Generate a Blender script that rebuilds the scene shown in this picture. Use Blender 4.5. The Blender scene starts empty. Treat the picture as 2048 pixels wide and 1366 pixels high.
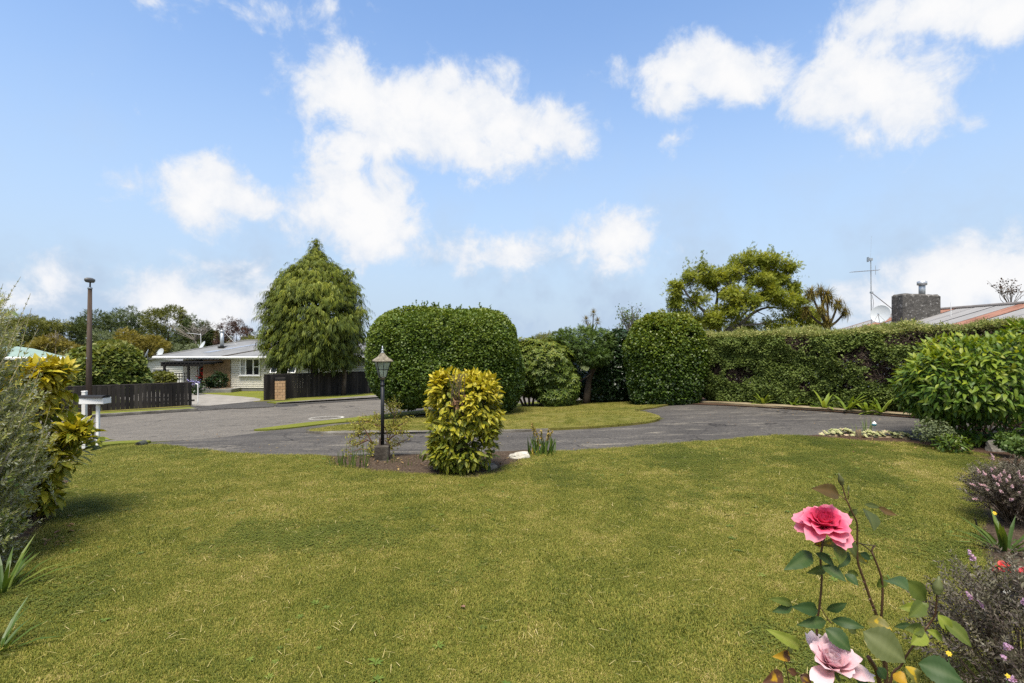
import bpy, bmesh, math, random
import numpy as np
from mathutils import Vector, Matrix
rng = np.random.default_rng(11); random.seed(11)
S = bpy.context.scene; COL = S.collection
# ------------------------------------------------------------------ camera
F = 1024.0; CZ = 2.0
cam_d = bpy.data.cameras.new('camera'); cam_d.lens = 18.0; cam_d.sensor_width = 36.0
cam_d.clip_start = 0.05; cam_d.clip_end = 3000
cam = bpy.data.objects.new('camera', cam_d); COL.objects.link(cam)
cam.location = (0, 0, CZ); cam.rotation_euler = (math.radians(90), 0, 0); S.camera = cam
# ------------------------------------------------------------------ light
SUN = Vector((-0.08, -0.36, 0.92)).normalized()
sun_d = bpy.data.lights.new('sun', 'SUN'); sun_d.energy = 3.4; sun_d.angle = math.radians(24); sun_d.color = (1, .93, .82)
sun = bpy.data.objects.new('sun', sun_d); COL.objects.link(sun)
sun.rotation_euler = SUN.to_track_quat('Z', 'Y').to_euler()
S.view_settings.view_transform = 'Standard'; S.view_settings.look = 'None'
S.view_settings.gamma = 1; S.view_settings.use_curve_mapping = False; S.view_settings.exposure = 0.95
cy = S.cycles; cy.max_bounces = 6; cy.diffuse_bounces = 3; cy.glossy_bounces = 2; cy.transmission_bounces = 4; cy.transparent_max_bounces = 8
cy.caustics_reflective = False; cy.caustics_refractive = False; cy.sample_clamp_indirect = 4; cy.use_denoising = False

W = bpy.data.worlds.new('World'); S.world = W; W.use_nodes = True
wt = W.node_tree; wt.nodes.clear()
def wn(t, **k):
    n = wt.nodes.new(t)
    for a, b in k.items(): setattr(n, a, b)
    return n
def wset(n, i, v):
    if isinstance(v, bpy.types.NodeSocket): wt.links.new(v, n.inputs[i])
    else: n.inputs[i].default_value = v
def wm(op, a, b=0.0, c=0.0, clamp=False):
    n = wn('ShaderNodeMath', operation=op, use_clamp=clamp); wset(n, 0, a); wset(n, 1, b)
    if op in ('MULTIPLY_ADD', 'SMOOTH_MAX', 'SMOOTH_MIN'): wset(n, 2, c)
    return n.outputs[0]
def wv(op, a, b):
    n = wn('ShaderNodeVectorMath', operation=op); wset(n, 0, a); wset(n, 1, b)
    return n.outputs['Value'] if op in ('LENGTH', 'DOT_PRODUCT') else n.outputs[0]
def wsmooth(x, lo, hi):
    n = wn('ShaderNodeMapRange', interpolation_type='SMOOTHSTEP'); wset(n, 0, x); wset(n, 1, lo); wset(n, 2, hi); return n.outputs[0]
def wmix(f, a, b):
    n = wn('ShaderNodeMix', data_type='RGBA'); wset(n, 0, f); wset(n, 6, a); wset(n, 7, b); return n.outputs[2]
sky = wn('ShaderNodeTexSky', sky_type='NISHITA', sun_disc=False)
sky.sun_elevation = math.asin(SUN.z); sky.sun_rotation = math.atan2(SUN.x, SUN.y)
sky.air_density = 1.0; sky.dust_density = 0.4; sky.ozone_density = 1.9; sky.altitude = 50
D = wn('ShaderNodeTexCoord').outputs['Generated']
sep = wn('ShaderNodeSeparateXYZ'); wt.links.new(D, sep.inputs[0])
dx, dy, dz = sep.outputs
def wnoise(scale, detail, rough=.55, vec=None, dist=0.0):
    n = wn('ShaderNodeTexNoise'); wset(n, 'Vector', vec or D); n.inputs['Scale'].default_value = scale
    n.inputs['Detail'].default_value = detail; n.inputs['Roughness'].default_value = rough; n.inputs['Distortion'].default_value = dist
    return n
warp = wnoise(7, 3)
w1 = wv('SUBTRACT', warp.outputs['Color'], (.5, .5, .5)); w1 = wv('MULTIPLY', w1, (.07, .07, .055))
DW = wv('ADD', D, w1)
def pdir(u, v):
    return np.array([(u-1024)/F, 1.0, (683-v)/F])/np.sqrt(((u-1024)/F)**2+1+((683-v)/F)**2)
# cumulus puffs: centre and half axes as bearings, strength
CL = [(690,190,95,70,1),(800,230,140,85,1),(920,235,120,95,1),(1040,265,125,60,.95),(990,310,120,45,.7),(890,165,55,40,.8),(730,290,80,60,.85),
 (700,395,95,85,1),(740,440,100,80,1),(650,420,90,60,.9),(700,330,75,45,.8),(740,500,100,45,.55),
 (415,380,90,65,1),(385,415,80,50,.9),(480,395,105,40,.8),(262,382,60,34,.5),(430,435,85,30,.5),
 (1370,140,75,62,1),(1345,190,70,45,.9),(1450,155,120,52,.95),(1550,160,70,30,.55),(1235,135,65,34,.45),
 (1725,165,110,95,1),(1800,210,105,85,1),(1675,200,85,60,.9),(1765,105,85,55,.85),(1800,275,100,45,.65),(1920,245,75,40,.45),
 (1850,15,190,60,.95),(1730,45,70,65,.7),(2010,15,120,60,.9),(470,5,230,40,.5),(290,10,60,34,.5),(660,20,80,40,.42),
 (1240,482,95,48,.85),(1165,518,50,22,.42),(990,512,92,42,.78),(950,485,60,34,.6),
 (1940,570,190,75,.95),(1800,610,180,60,.75),(2030,545,110,60,.9),
 (360,610,120,62,.95),(450,620,120,70,.9),(515,585,55,50,.75),(115,550,75,50,.8),(80,590,100,55,.65),
 (340,510,70,28,.42),(1340,285,62,26,.45),(545,182,34,16,.36),(850,480,70,35,.35)]
acc = None
for (u, v, ru, rv, st) in CL:
    c = pdir(u, v); rx = np.linalg.norm(pdir(u+ru, v)-c); rz = np.linalg.norm(pdir(u, v-rv)-c)
    q = wv('MULTIPLY', wv('SUBTRACT', DW, tuple(c)), (.9/rx, .9/rx, .9/rz))
    b = wm('MULTIPLY_ADD', wv('LENGTH', q, (0, 0, 0)), -0.58*st, st*1.03)
    acc = b if acc is None else wm('SMOOTH_MAX', acc, b, .10)
# the sky goes on the same way behind and overhead
far = wnoise(2.6, 6, .55)
away = wsmooth(dy, .45, .15)
oth = wm('MULTIPLY', away, wm('MULTIPLY_ADD', far.outputs['Fac'], 3.4, -1.25))
acc = wm('MAXIMUM', acc, oth)
n1 = wnoise(13, 8, .62, None, .3); n2 = wnoise(42, 5, .6)
nn = wm('ADD', wm('MULTIPLY_ADD', n1.outputs['Fac'], 1.35, -.675), wm('MULTIPLY_ADD', n2.outputs['Fac'], .3, -.15))
den = wm('ADD', acc, nn)
mask = wsmooth(den, .25, .68)
core = wsmooth(wm('ADD', den, wm('MULTIPLY_ADD', wnoise(20, 6, .6).outputs['Fac'], .9, -.45)), .18, 1.05)
veil = wsmooth(wnoise(4.5, 5, .6).outputs['Fac'], .42, .8)
low = wsmooth(dz, .60, -.02)
SKYK = 0.136
sat = wn('ShaderNodeHueSaturation'); wt.links.new(sky.outputs[0], sat.inputs['Color']); sat.inputs['Saturation'].default_value = 1.05
hs = wn('ShaderNodeVectorMath', operation='SCALE'); wt.links.new(sat.outputs[0], hs.inputs[0]); hs.inputs['Scale'].default_value = SKYK
skyc = hs.outputs[0]
pale = wm('MULTIPLY_ADD', low, .97, .0)
pale = wm('ADD', pale, wm('MULTIPLY', veil, wm('MULTIPLY_ADD', low, .30, .03)), clamp=True)
skyc = wmix(pale, skyc, (.264, .330, .418, 1))
cl = wmix(core, (.39, .42, .47, 1), (.505, .505, .508, 1))
skyc = wmix(mask, skyc, cl)
bg = wn('ShaderNodeBackground'); wt.links.new(skyc, bg.inputs[0]); bg.inputs[1].default_value = 1.0
wo = wn('ShaderNodeOutputWorld'); wt.links.new(bg.outputs[0], wo.inputs[0])
# ------------------------------------------------------------------ terrain height
_s = np.array([-400, -50, 0, 5, 9.6, 13.5, 17, 20, 25, 34, 42, 60, 100, 400, 2000.])
_g = np.array([0, 0, 0, -.01, -.10, -.25, -.50, -.68, -.92, -1.25, -1.52, -2.0, -2.4, -3, -4.])
_d = np.gradient(_g, _s)
def G(x, y):
    xr_ = np.maximum(np.asarray(x, float), 0); s = np.asarray(y, float)-.35*np.asarray(x, float)-.38*xr_*xr_/(xr_+1.0)
    s = np.clip(s, -399, 1999)
    i = np.clip(np.searchsorted(_s, s)-1, 0, len(_s)-2)
    h = _s[i+1]-_s[i]; t = (s-_s[i])/h
    return (2*t**3-3*t**2+1)*_g[i]+(t**3-2*t**2+t)*h*_d[i]+(-2*t**3+3*t**2)*_g[i+1]+(t**3-t**2)*h*_d[i+1]
def P(u, v, Y):          # a point seen along the bearing (u, v) at depth Y
    return np.array([(u-1024)/F*Y, Y, CZ-(v-683)/F*Y])
def gp(u, v):            # where that bearing meets the ground
    a, b = .6, 400.
    f = lambda Y: CZ-(v-683)/F*Y-float(G((u-1024)/F*Y, Y))
    for _ in range(50):
        m = (a+b)/2
        if f(m) > 0: a = m
        else: b = m
    return np.array([(u-1024)/F*a, a, float(G((u-1024)/F*a, a))])
def onG(x, y, dz=0): return np.array([x, y, float(G(x, y))+dz])
# ------------------------------------------------------------------ object helpers
ORG = {}
def tag(o, label=None, cat=None, group=None, kind=None):
    if label: o['label'] = label
    if cat: o['category'] = cat
    if group: o['group'] = group
    if kind: o['kind'] = kind
    return o
def thing(name, label, cat, loc=(0, 0, 0), group=None):
    o = bpy.data.objects.new(name, None); COL.objects.link(o); o.empty_display_size = .1
    o.location = tuple(float(a) for a in loc); ORG[o] = np.array(loc, float)
    return tag(o, label, cat, group)
def newmesh(name, v, faces, mat=None, tint=None, smooth=False):
    me = bpy.data.meshes.new(name); v = np.asarray(v, np.float32)
    if isinstance(faces, np.ndarray):
        k = faces.shape[1]; nf = len(faces)
        me.vertices.add(len(v)); me.vertices.foreach_set('co', v.ravel())
        me.loops.add(nf*k); me.loops.foreach_set('vertex_index', faces.astype(np.int32).ravel())
        me.polygons.add(nf); me.polygons.foreach_set('loop_start', np.arange(0, nf*k, k, dtype=np.int32))
        me.update(calc_edges=True)
    else:
        me.from_pydata([tuple(float(c) for c in a) for a in v], [], [tuple(int(i) for i in f) for f in faces]); me.update()
    if tint is not None:
        a = me.attributes.new('tint', 'FLOAT', 'POINT'); a.data.foreach_set('value', np.asarray(tint, np.float32))
    if smooth: me.polygons.foreach_set('use_smooth', np.ones(len(me.polygons), bool))
    if mat: me.materials.append(mat)
    return me
def part(name, v, faces, mat, parent=None, tint=None, smooth=False, kind=None, label=None):
    """geometry in world coordinates -> one object (child when parent is given)"""
    v = np.asarray(v, float)
    org = ORG[parent] if parent is not None else np.zeros(3)
    me = newmesh(name, v-org, faces, mat, tint, smooth)
    o = bpy.data.objects.new(name, me); COL.objects.link(o)
    if parent is not None: o.parent = parent
    ORG[o] = org
    if kind: o['kind'] = kind
    if label: o['label'] = label
    return o
def inst(name, me, parent, loc, R=None, s=1.0):
    o = bpy.data.objects.new(name, me); COL.objects.link(o)
    org = ORG[parent] if parent is not None else np.zeros(3)
    if parent is not None: o.parent = parent
    L = np.asarray(loc, float)-org
    m = np.eye(4); m[:3, :3] = (np.eye(3) if R is None else R)*s; m[:3, 3] = L
    o.matrix_basis = Matrix(m.tolist())
    ORG[o] = np.asarray(loc, float)
    return o
class MB:                # collects shapes for ONE mesh
    def __init__(s): s.v = []; s.f = []
    def add(s, v, f):
        n = sum(len(a) for a in s.v); s.v.append(np.asarray(v, float)); s.f += [tuple(i+n for i in q) for q in f]; return s
    def box(s, c, d, yaw=0, bev=0.0, R=None):
        v, f = boxvf(d, bev)
        if R is None:
            cz, sz = math.cos(yaw), math.sin(yaw); R = np.array([[cz, -sz, 0], [sz, cz, 0], [0, 0, 1]])
        return s.add(v@R.T+np.asarray(c, float), f)
    def tube(s, pts, r, n=8, cap=True): return s.add(*tubevf(pts, r, n, cap))
    def lathe(s, c, prof, n=16): return s.add(*lathevf(c, prof, n))
    def out(s, name, mat, parent=None, smooth=False, **k): return part(name, np.concatenate(s.v), s.f, mat, parent, smooth=smooth, **k)
def boxvf(d, bev=0.0):
    x, y, z = [a/2 for a in d]
    if not bev:
        v = np.array([(sx*x, sy*y, sz*z) for sz in (-1, 1) for sx, sy in ((-1, -1), (1, -1), (1, 1), (-1, 1))])
        return v, [(3, 2, 1, 0), (4, 5, 6, 7), (0, 1, 5, 4), (1, 2, 6, 5), (2, 3, 7, 6), (3, 0, 4, 7)]
    b = bev
    ring = lambda z, i: [(-x+b, -y+i, z), (x-b, -y+i, z), (x-i, -y+b, z), (x-i, y-b, z), (x-b, y-i, z), (-x+b, y-i, z), (-x+i, y-b, z), (-x+i, -y+b, z)]
    v = []; 
    for zz, i in ((-z, b), (-z+b, 0), (z-b, 0), (z, b)): v += ring(zz, i) if i == 0 else [(px*(1-b/x), py*(1-b/y), pz) for px, py, pz in ring(zz, 0)]
    f = [tuple(range(7, -1, -1)), tuple(range(24, 32))]
    for k in range(3):
        for j in range(8): f.append((k*8+j, k*8+(j+1) % 8, k*8+8+(j+1) % 8, k*8+8+j))
    return np.array(v), f
def smoothpath(pts, n=4):
    p = np.asarray(pts, float)
    if len(p) < 3: return p
    q = np.vstack([2*p[0]-p[1], p, 2*p[-1]-p[-2]]); out = []
    for i in range(1, len(q)-2):
        for t in np.arange(n)/n:
            a, b, c, d = q[i-1:i+3]
            out.append(.5*(2*b+(c-a)*t+(2*a-5*b+4*c-d)*t*t+(3*b-a-3*c+d)*t**3))
    out.append(p[-1]); return np.array(out)
def tubevf(pts, r, n=8, cap=True):
    p = np.asarray(pts, float); m = len(p); r = np.broadcast_to(np.interp(np.linspace(0, 1, m), np.linspace(0, 1, np.size(r)), np.atleast_1d(r)), (m,))
    t = np.gradient(p, axis=0); t /= np.linalg.norm(t, axis=1)[:, None]+1e-9
    ref = np.array([1., 0, 0]) if abs(t[0][0]) < .7 else np.array([0, 1., 0])
    v = []
    for i in range(m):
        a = ref-t[i]*ref.dot(t[i]); a /= np.linalg.norm(a)+1e-9; ref = a; b = np.cross(t[i], a)
        th = np.arange(n)*2*math.pi/n
        v.append(p[i]+r[i]*(np.cos(th)[:, None]*a+np.sin(th)[:, None]*b))
    f = [(i*n+j, i*n+(j+1) % n, (i+1)*n+(j+1) % n, (i+1)*n+j) for i in range(m-1) for j in range(n)]
    if cap: f += [tuple(range(n-1, -1, -1)), tuple(range((m-1)*n, m*n))]
    return np.concatenate(v), f
def lathevf(c, prof, n=16):
    v = []; 
    for r, z in prof:
        th = np.arange(n)*2*math.pi/n; v.append(np.stack([c[0]+r*np.cos(th), c[1]+r*np.sin(th), np.full(n, c[2]+z)], 1))
    m = len(prof); f = [(i*n+j, i*n+(j+1) % n, (i+1)*n+(j+1) % n, (i+1)*n+j) for i in range(m-1) for j in range(n)]
    f += [tuple(range(n-1, -1, -1)), tuple(range((m-1)*n, m*n))]
    return np.concatenate(v), f
# ------------------------------------------------------------------ noise
def _hash(i, j, k, seed):
    n = (i*374761393+j*668265263+k*2147483647+seed*1274126177) & 0xffffffff
    n = ((n ^ (n >> 13))*1274126177) & 0xffffffff
    return ((n ^ (n >> 16)) & 0xffff)/65535.
def vnoise(p, seed=0):
    p = np.asarray(p, float)+1000.37; i = np.floor(p).astype(np.int64); f = p-i; f = f*f*(3-2*f); o = 0
    for a in (0, 1):
        for b in (0, 1):
            for c in (0, 1):
                w = (f[:, 0] if a else 1-f[:, 0])*(f[:, 1] if b else 1-f[:, 1])*(f[:, 2] if c else 1-f[:, 2])
                o = o+w*_hash(i[:, 0]+a, i[:, 1]+b, i[:, 2]+c, seed)
    return o
# ------------------------------------------------------------------ materials
def nt(name):
    m = bpy.data.materials.new(name); m.use_nodes = True; t = m.node_tree; t.nodes.clear()
    o = t.nodes.new('ShaderNodeOutputMaterial'); return m, t, o
def nd(t, typ, ins={}, **k):
    n = t.nodes.new(typ)
    for a, b in k.items(): setattr(n, a, b)
    for a, b in ins.items():
        if isinstance(b, bpy.types.NodeSocket): t.links.new(b, n.inputs[a])
        else: n.inputs[a].default_value = b
    return n
def c4(c): return (c[0], c[1], c[2], 1)
def ramp(t, fac, stops):
    n = nd(t, 'ShaderNodeValToRGB', {0: fac}); e = n.color_ramp.elements
    while len(e) < len(stops): e.new(.5)
    for q, (p, c) in zip(e, stops): q.position = p; q.color = c4(c) if len(c) == 3 else c
    return n.outputs[0]
def noise(t, vec, scale, detail=4, rough=.55, dist=0):
    return nd(t, 'ShaderNodeTexNoise', {'Vector': vec, 'Scale': scale, 'Detail': detail, 'Roughness': rough, 'Distortion': dist}).outputs['Fac']
def mixc(t, f, a, b, bt='MIX'):
    n = nd(t, 'ShaderNodeMix', {0: f, 6: a, 7: b}, data_type='RGBA', blend_type=bt); return n.outputs[2]
def mth(t, op, a, b=0., clamp=False): return nd(t, 'ShaderNodeMath', {0: a, 1: b}, operation=op, use_clamp=clamp).outputs[0]
def mrange(t, x, a, b, c=0., d=1.): return nd(t, 'ShaderNodeMapRange', {0: x, 1: a, 2: b, 3: c, 4: d}).outputs[0]
def pos(t): return nd(t, 'ShaderNodeNewGeometry').outputs['Position']
def surf(name, stops, scale=3, detail=6, rough=.85, spec=.25, bump=0, bscale=30, metal=0, speck=None, stretch=None, streak=None):
    """rough natural surface: colour from fractal noise in world space"""
    m, t, o = nt(name); v = pos(t)
    if stretch: v = nd(t, 'ShaderNodeVectorMath', {0: v, 1: stretch}, operation='MULTIPLY').outputs[0]
    f = noise(t, v, scale, detail, .6)
    f = mrange(t, f, .28, .72)
    c = ramp(t, f, [(i/max(1, len(stops)-1), s) for i, s in enumerate(stops)])
    if speck:
        col, sc, thr = speck; n2 = noise(t, pos(t), sc, 2, .5); c = mixc(t, mrange(t, n2, thr, thr+.08), c, c4(col))
    p = nd(t, 'ShaderNodeBsdfPrincipled', {'Base Color': c, 'Roughness': rough, 'Specular IOR Level': spec, 'Metallic': metal})
    if bump:
        b = nd(t, 'ShaderNodeBump', {'Strength': bump, 'Distance': .02, 'Height': noise(t, v, bscale, 5, .65)}); t.links.new(b.outputs[0], p.inputs['Normal'])
    t.links.new(p.outputs[0], o.inputs[0]); return m
def leafmat(name, cols, rough=.5, spec=.35, trans=.25, spots=None, backc=None, tw=.6):
    """leaf: colour from tint (leaf age, plus lit crown tops and sides put into colour) and a random value per leaf"""
    m, t, o = nt(name)
    g = nd(t, 'ShaderNodeNewGeometry'); a = nd(t, 'ShaderNodeAttribute', attribute_name='tint').outputs['Fac']
    r = mth(t, 'FRACT', mth(t, 'ADD', g.outputs['Random Per Island'], nd(t, 'ShaderNodeObjectInfo').outputs['Random']))
    f = mth(t, 'ADD', mth(t, 'MULTIPLY', a, tw), mth(t, 'MULTIPLY', r, 1-tw), True)
    cols = [tuple(min(.85, q*(1.12 if max(s) < .5 else 1)) for q in s) for s in cols]
    c = ramp(t, f, [(i/max(1, len(cols)-1), s) for i, s in enumerate(cols)])
    if spots:
        col, sc, base, byage = spots
        n = noise(t, g.outputs['Position'], sc, 3, .6)
        n = mth(t, 'ADD', n, mth(t, 'MULTIPLY', a, byage))
        c = mixc(t, mrange(t, n, base, base+.07), c, c4(col))
    if backc: c = mixc(t, mth(t, 'MULTIPLY', g.outputs['Backfacing'], .8), c, c4(backc))
    p = nd(t, 'ShaderNodeBsdfPrincipled', {'Base Color': c, 'Roughness': rough, 'Specular IOR Level': spec})
    if trans:
        tc = mixc(t, 1., c, (1.3, 1.25, .55, 1), 'MULTIPLY')
        q = nd(t, 'ShaderNodeBsdfTranslucent', {'Color': tc}); mx = nd(t, 'ShaderNodeMixShader', {0: trans, 1: p.outputs[0], 2: q.outputs[0]})
        t.links.new(mx.outputs[0], o.inputs[0])
    else: t.links.new(p.outputs[0], o.inputs[0])
    return m
# ------------------------------------------------------------------ setting: ground, road, drive, lawns
def outline(px, sub=4, closed=True):
    p = np.array([gp(u, v)[:2] if len(q) == 2 else (u, v) for q in px for u, v in [q[:2]]])
    if sub <= 1: return p
    q = np.vstack([p[-1], p, p[0], p[1]]); out = []
    for i in range(1, len(q)-2):
        a, b, c, d = q[i-1:i+3]
        for t in np.arange(sub)/sub: out.append(.5*(2*b+(c-a)*t+(2*a-5*b+4*c-d)*t*t+(3*b-a-3*c+d)*t**3))
    return np.array(out)
def sheet(name, poly, dz, mat, skirt=0.05, cell=.5, kind='structure', rough=0.0, parent=None):
    bm = bmesh.new(); vs = [bm.verts.new((x, y, 0)) for x, y in poly]; bm.faces.new(vs)
    bmesh.ops.triangulate(bm, faces=bm.faces[:], ngon_method='EAR_CLIP')
    lo = poly.min(0); hi = poly.max(0)
    for ax in (0, 1):
        no = (1, 0, 0) if ax == 0 else (0, 1, 0)
        for k in range(int(math.floor(lo[ax]/cell)), int(math.ceil(hi[ax]/cell))+1):
            co = [0, 0, 0]; co[ax] = k*cell
            bmesh.ops.bisect_plane(bm, geom=bm.verts[:]+bm.edges[:]+bm.faces[:], dist=1e-5, plane_co=co, plane_no=no)
    bmesh.ops.recalc_face_normals(bm, faces=bm.faces[:])
    if sum(f.normal.z for f in bm.faces) < 0: bmesh.ops.reverse_faces(bm, faces=bm.faces[:])
    for v in bm.verts: v.co.z = float(G(v.co.x, v.co.y))+dz
    if rough:
        co = np.array([v.co[:] for v in bm.verts]); n = (vnoise(co*4, 3)-.3)*rough
        for v, a in zip(bm.verts, n):
            if not v.is_boundary: v.co.z += max(a, 0)
    if skirt:
        be = [e for e in bm.edges if e.is_boundary]
        r = bmesh.ops.extrude_edge_only(bm, edges=be)
        for v in r['geom']:
            if isinstance(v, bmesh.types.BMVert): v.co.z -= skirt
        bmesh.ops.recalc_face_normals(bm, faces=bm.faces[:])
    me = bpy.data.meshes.new(name); bm.to_mesh(me); bm.free(); me.materials.append(mat)
    o = bpy.data.objects.new(name, me); COL.objects.link(o); ORG[o] = np.zeros(3)
    if parent is not None: o.parent = parent
    if kind: o['kind'] = kind
    return o
def turfmat(name, a, b, c, d, bump=.5):
    m, t, o = nt(name); v = pos(t)
    big = noise(t, v, .55, 3, .6); mid = noise(t, v, 2.6, 4, .65); fine = noise(t, v, 45, 3, .7)
    col = mixc(t, mrange(t, big, .35, .65), c4(a), c4(b))
    col = mixc(t, mth(t, 'MULTIPLY', mrange(t, mid, .47, .72), .75), col, c4(c))
    col = mixc(t, mth(t, 'MULTIPLY', mrange(t, fine, .42, .7), .8), col, c4(d))
    p = nd(t, 'ShaderNodeBsdfPrincipled', {'Base Color': col, 'Roughness': .95, 'Specular IOR Level': .1})
    h = mth(t, 'ADD', noise(t, v, 60, 3, .7), noise(t, v, 9, 3, .6))
    bn = nd(t, 'ShaderNodeBump', {'Strength': bump, 'Distance': .03, 'Height': h}); t.links.new(bn.outputs[0], p.inputs['Normal'])
    t.links.new(p.outputs[0], o.inputs[0]); return m
m_field = turfmat('rough_field', (.06, .075, .02), (.09, .10, .03), (.12, .11, .04), (.035, .045, .014))
m_lawn = turfmat('lawn_turf', (.085, .105, .014), (.115, .125, .02), (.15, .125, .04), (.035, .042, .009))
m_verge = turfmat('verge_turf', (.15, .17, .025), (.19, .20, .03), (.20, .18, .05), (.07, .085, .015))
m_isl = turfmat('dry_turf', (.15, .145, .030), (.19, .165, .042), (.23, .18, .065), (.075, .078, .02))
m_soil = surf('garden_soil', [(.030, .021, .014), (.065, .045, .030), (.11, .078, .052)], 26, 6, .95, .1, .9, 40, speck=((.24, .19, .14), 60, .62))
m_bark = surf('red_mulch', [(.028, .017, .011), (.065, .039, .026), (.11, .068, .043)], 30, 6, .95, .1, 1.0, 40, speck=((.22, .13, .08), 70, .66))
def asphalt(name, a, b, patch, crack=True, stretch=None, pale=.10, pthr=.6):
    m, t, o = nt(name); v = pos(t)
    vs = nd(t, 'ShaderNodeVectorMath', {0: v, 1: stretch or (1, 1, 1)}, operation='MULTIPLY').outputs[0]
    c = mixc(t, mrange(t, noise(t, vs, .8, 6, .65), .35, .68), c4(a), c4(b))
    c = mixc(t, mth(t, 'MULTIPLY', mrange(t, noise(t, vs, 1.7, 7, .68, .4), pthr, pthr+.12), .75), c, c4(patch))
    c = mixc(t, mth(t, 'MULTIPLY', mrange(t, noise(t, v, 3.1, 7, .72, .8), .54, .64), .55), c, c4(tuple(q*.55 for q in a)))
    c = mixc(t, mrange(t, noise(t, v, 17, 4, .7), .35, .7), mixc(t, .35, c, (.02, .02, .02, 1)), c)
    wv_ = nd(t, 'ShaderNodeVectorMath', {0: v, 1: nd(t, 'ShaderNodeVectorMath', {0: nd(t, 'ShaderNodeTexNoise', {'Vector': v, 'Scale': 1.3, 'Detail': 5.0}).outputs['Color'], 1: (.9, .9, .9)}, operation='MULTIPLY').outputs[0]}, operation='ADD').outputs[0]
    ck = nd(t, 'ShaderNodeTexVoronoi', {'Vector': wv_, 'Scale': .42}, feature='DISTANCE_TO_EDGE').outputs['Distance']
    c = mixc(t, mth(t, 'MULTIPLY', mrange(t, ck, .011, .004), mrange(t, noise(t, v, .5, 2), .45, .6)), c, (.025, .022, .02, 1))
    g = nd(t, 'ShaderNodeTexVoronoi', {'Vector': v, 'Scale': 48.0}); 
    c = mixc(t, .55, c, ramp(t, g.outputs['Color'], [(0, (.3, .3, .3)), (.6, (.9, .9, .9)), (1, (2.1, 2.05, 1.9))]), 'MULTIPLY')
    p = nd(t, 'ShaderNodeBsdfPrincipled', {'Base Color': c, 'Roughness': .88, 'Specular IOR Level': .25})
    bn = nd(t, 'ShaderNodeBump', {'Strength': .5, 'Distance': .01, 'Height': g.outputs['Distance']}); t.links.new(bn.outputs[0], p.inputs['Normal'])
    t.links.new(p.outputs[0], o.inputs[0]); return m
m_road = asphalt('chip_seal', (.150, .134, .112), (.20, .178, .148), (.12, .108, .092), pthr=.62)
m_drive = asphalt('drive_asphalt', (.068, .061, .054), (.125, .113, .098), (.27, .24, .19), stretch=(.45, 1.6, 1), pthr=.545)
m_path = asphalt('path_asphalt', (.062, .057, .051), (.095, .088, .078), (.13, .12, .10))
m_conc = surf('pale_concrete', [(.19, .175, .15), (.26, .24, .21), (.31, .29, .25)], 1.6, 6, .9, .2, .25, 40)
m_kerb = surf('weathered_kerb', [(.07, .062, .05), (.16, .145, .12), (.27, .25, .21)], 2.2, 7, .9, .2, .5, 25)
m_edge = surf('sandy_edging', [(.16, .125, .075), (.25, .20, .12), (.33, .28, .19)], 2, 6, .9, .15, .5, 25)

# big ground
gx = np.concatenate([[-1500, -700, -350, -180, -110, -75, -55, -42], np.arange(-32, 32.1, .5), [42, 55, 75, 110, 180, 350, 700, 1500]])
gy = np.concatenate([[-300, -100, -40, -15, -6], np.arange(-2, 48.1, .5), [54, 62, 75, 95, 130, 190, 300, 600, 1500]])
X, Y = np.meshgrid(gx, gy); Zg = G(X, Y)
gv = np.stack([X.ravel(), Y.ravel(), Zg.ravel()], 1); nx = len(gx)
ii, jj = np.meshgrid(np.arange(nx-1), np.arange(len(gy)-1)); b0 = (jj*nx+ii).ravel()
part('ground', gv, np.stack([b0, b0+1, b0+nx+1, b0+nx], 1), m_field, smooth=True, kind='structure')

# road between the two kerb lines (smooth plan curves)
near_px = [(-500, 905), (-200, 893), (40, 889), (200, 887), (300, 884), (430, 877), (520, 864), (600, 850), (700, 839), (850, 823), (1010, 812)]
far_px = [(-500, 876), (-250, 862), (0, 847), (180, 836), (300, 827), (410, 818), (548, 815), (600, 806), (700, 797), (760, 793)]
near = np.array([gp(u, v)[:2] for u, v in near_px]+[(5, 24.5), (14, 30), (26, 38)])
fp = np.array([gp(u, v)[:2] for u, v in far_px]); fc = np.polyfit(fp[:, 0], fp[:, 1], 2, w=[.3, .5, 1, 1, 1, 1, 1, 1, 1, 1])   # one smooth kerb line
farl = np.array([(x, np.polyval(fc, x)) for x in np.linspace(-22, -7.6, 11)]+[(-4.2, 33.2), (1.5, 37.5), (10, 43), (18, 48)])
near = smoothpath(near, 5); farl = smoothpath(farl, 5)
def offset(line, d):
    t = np.gradient(line, axis=0); t /= np.linalg.norm(t, axis=1)[:, None]
    return line+np.stack([-t[:, 1], t[:, 0]], 1)*d
def strip(a, b): return np.vstack([a, b[::-1]])
sheet('road', strip(near, farl), .012, m_road, .03, 1.0)
def upart(line, lo, hi):      # the run of a plan line between two bearings u = lo..hi
    u = 1024+F*line[:, 0]/line[:, 1]; return (u >= lo) & (u <= hi)
for nm, lo, hi in (('left', -2000, 408), ('right', 549, 4000)):
    k = upart(farl, lo, hi)
    sheet('kerb', strip(farl[k], offset(farl, .16)[k]), .105, m_kerb, .13, 1.0)
    sheet('grass_verge', strip(offset(farl, .16)[k], offset(farl, 1.15)[k]), .10, m_verge, .1, 1.0)
sheet('footpath', strip(offset(farl, .0), offset(farl, 2.5)), .03, m_path, .04, 1.0)
# fence line sits behind a thin strip of rough grass
for lo, hi in ((-2000, 430), (545, 4000)):
    k = upart(farl, lo, hi)
    sheet('grass_verge', strip(offset(farl, 2.45)[k], offset(farl, 3.6)[k]), .05, m_isl, .06, 1.0)
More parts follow.
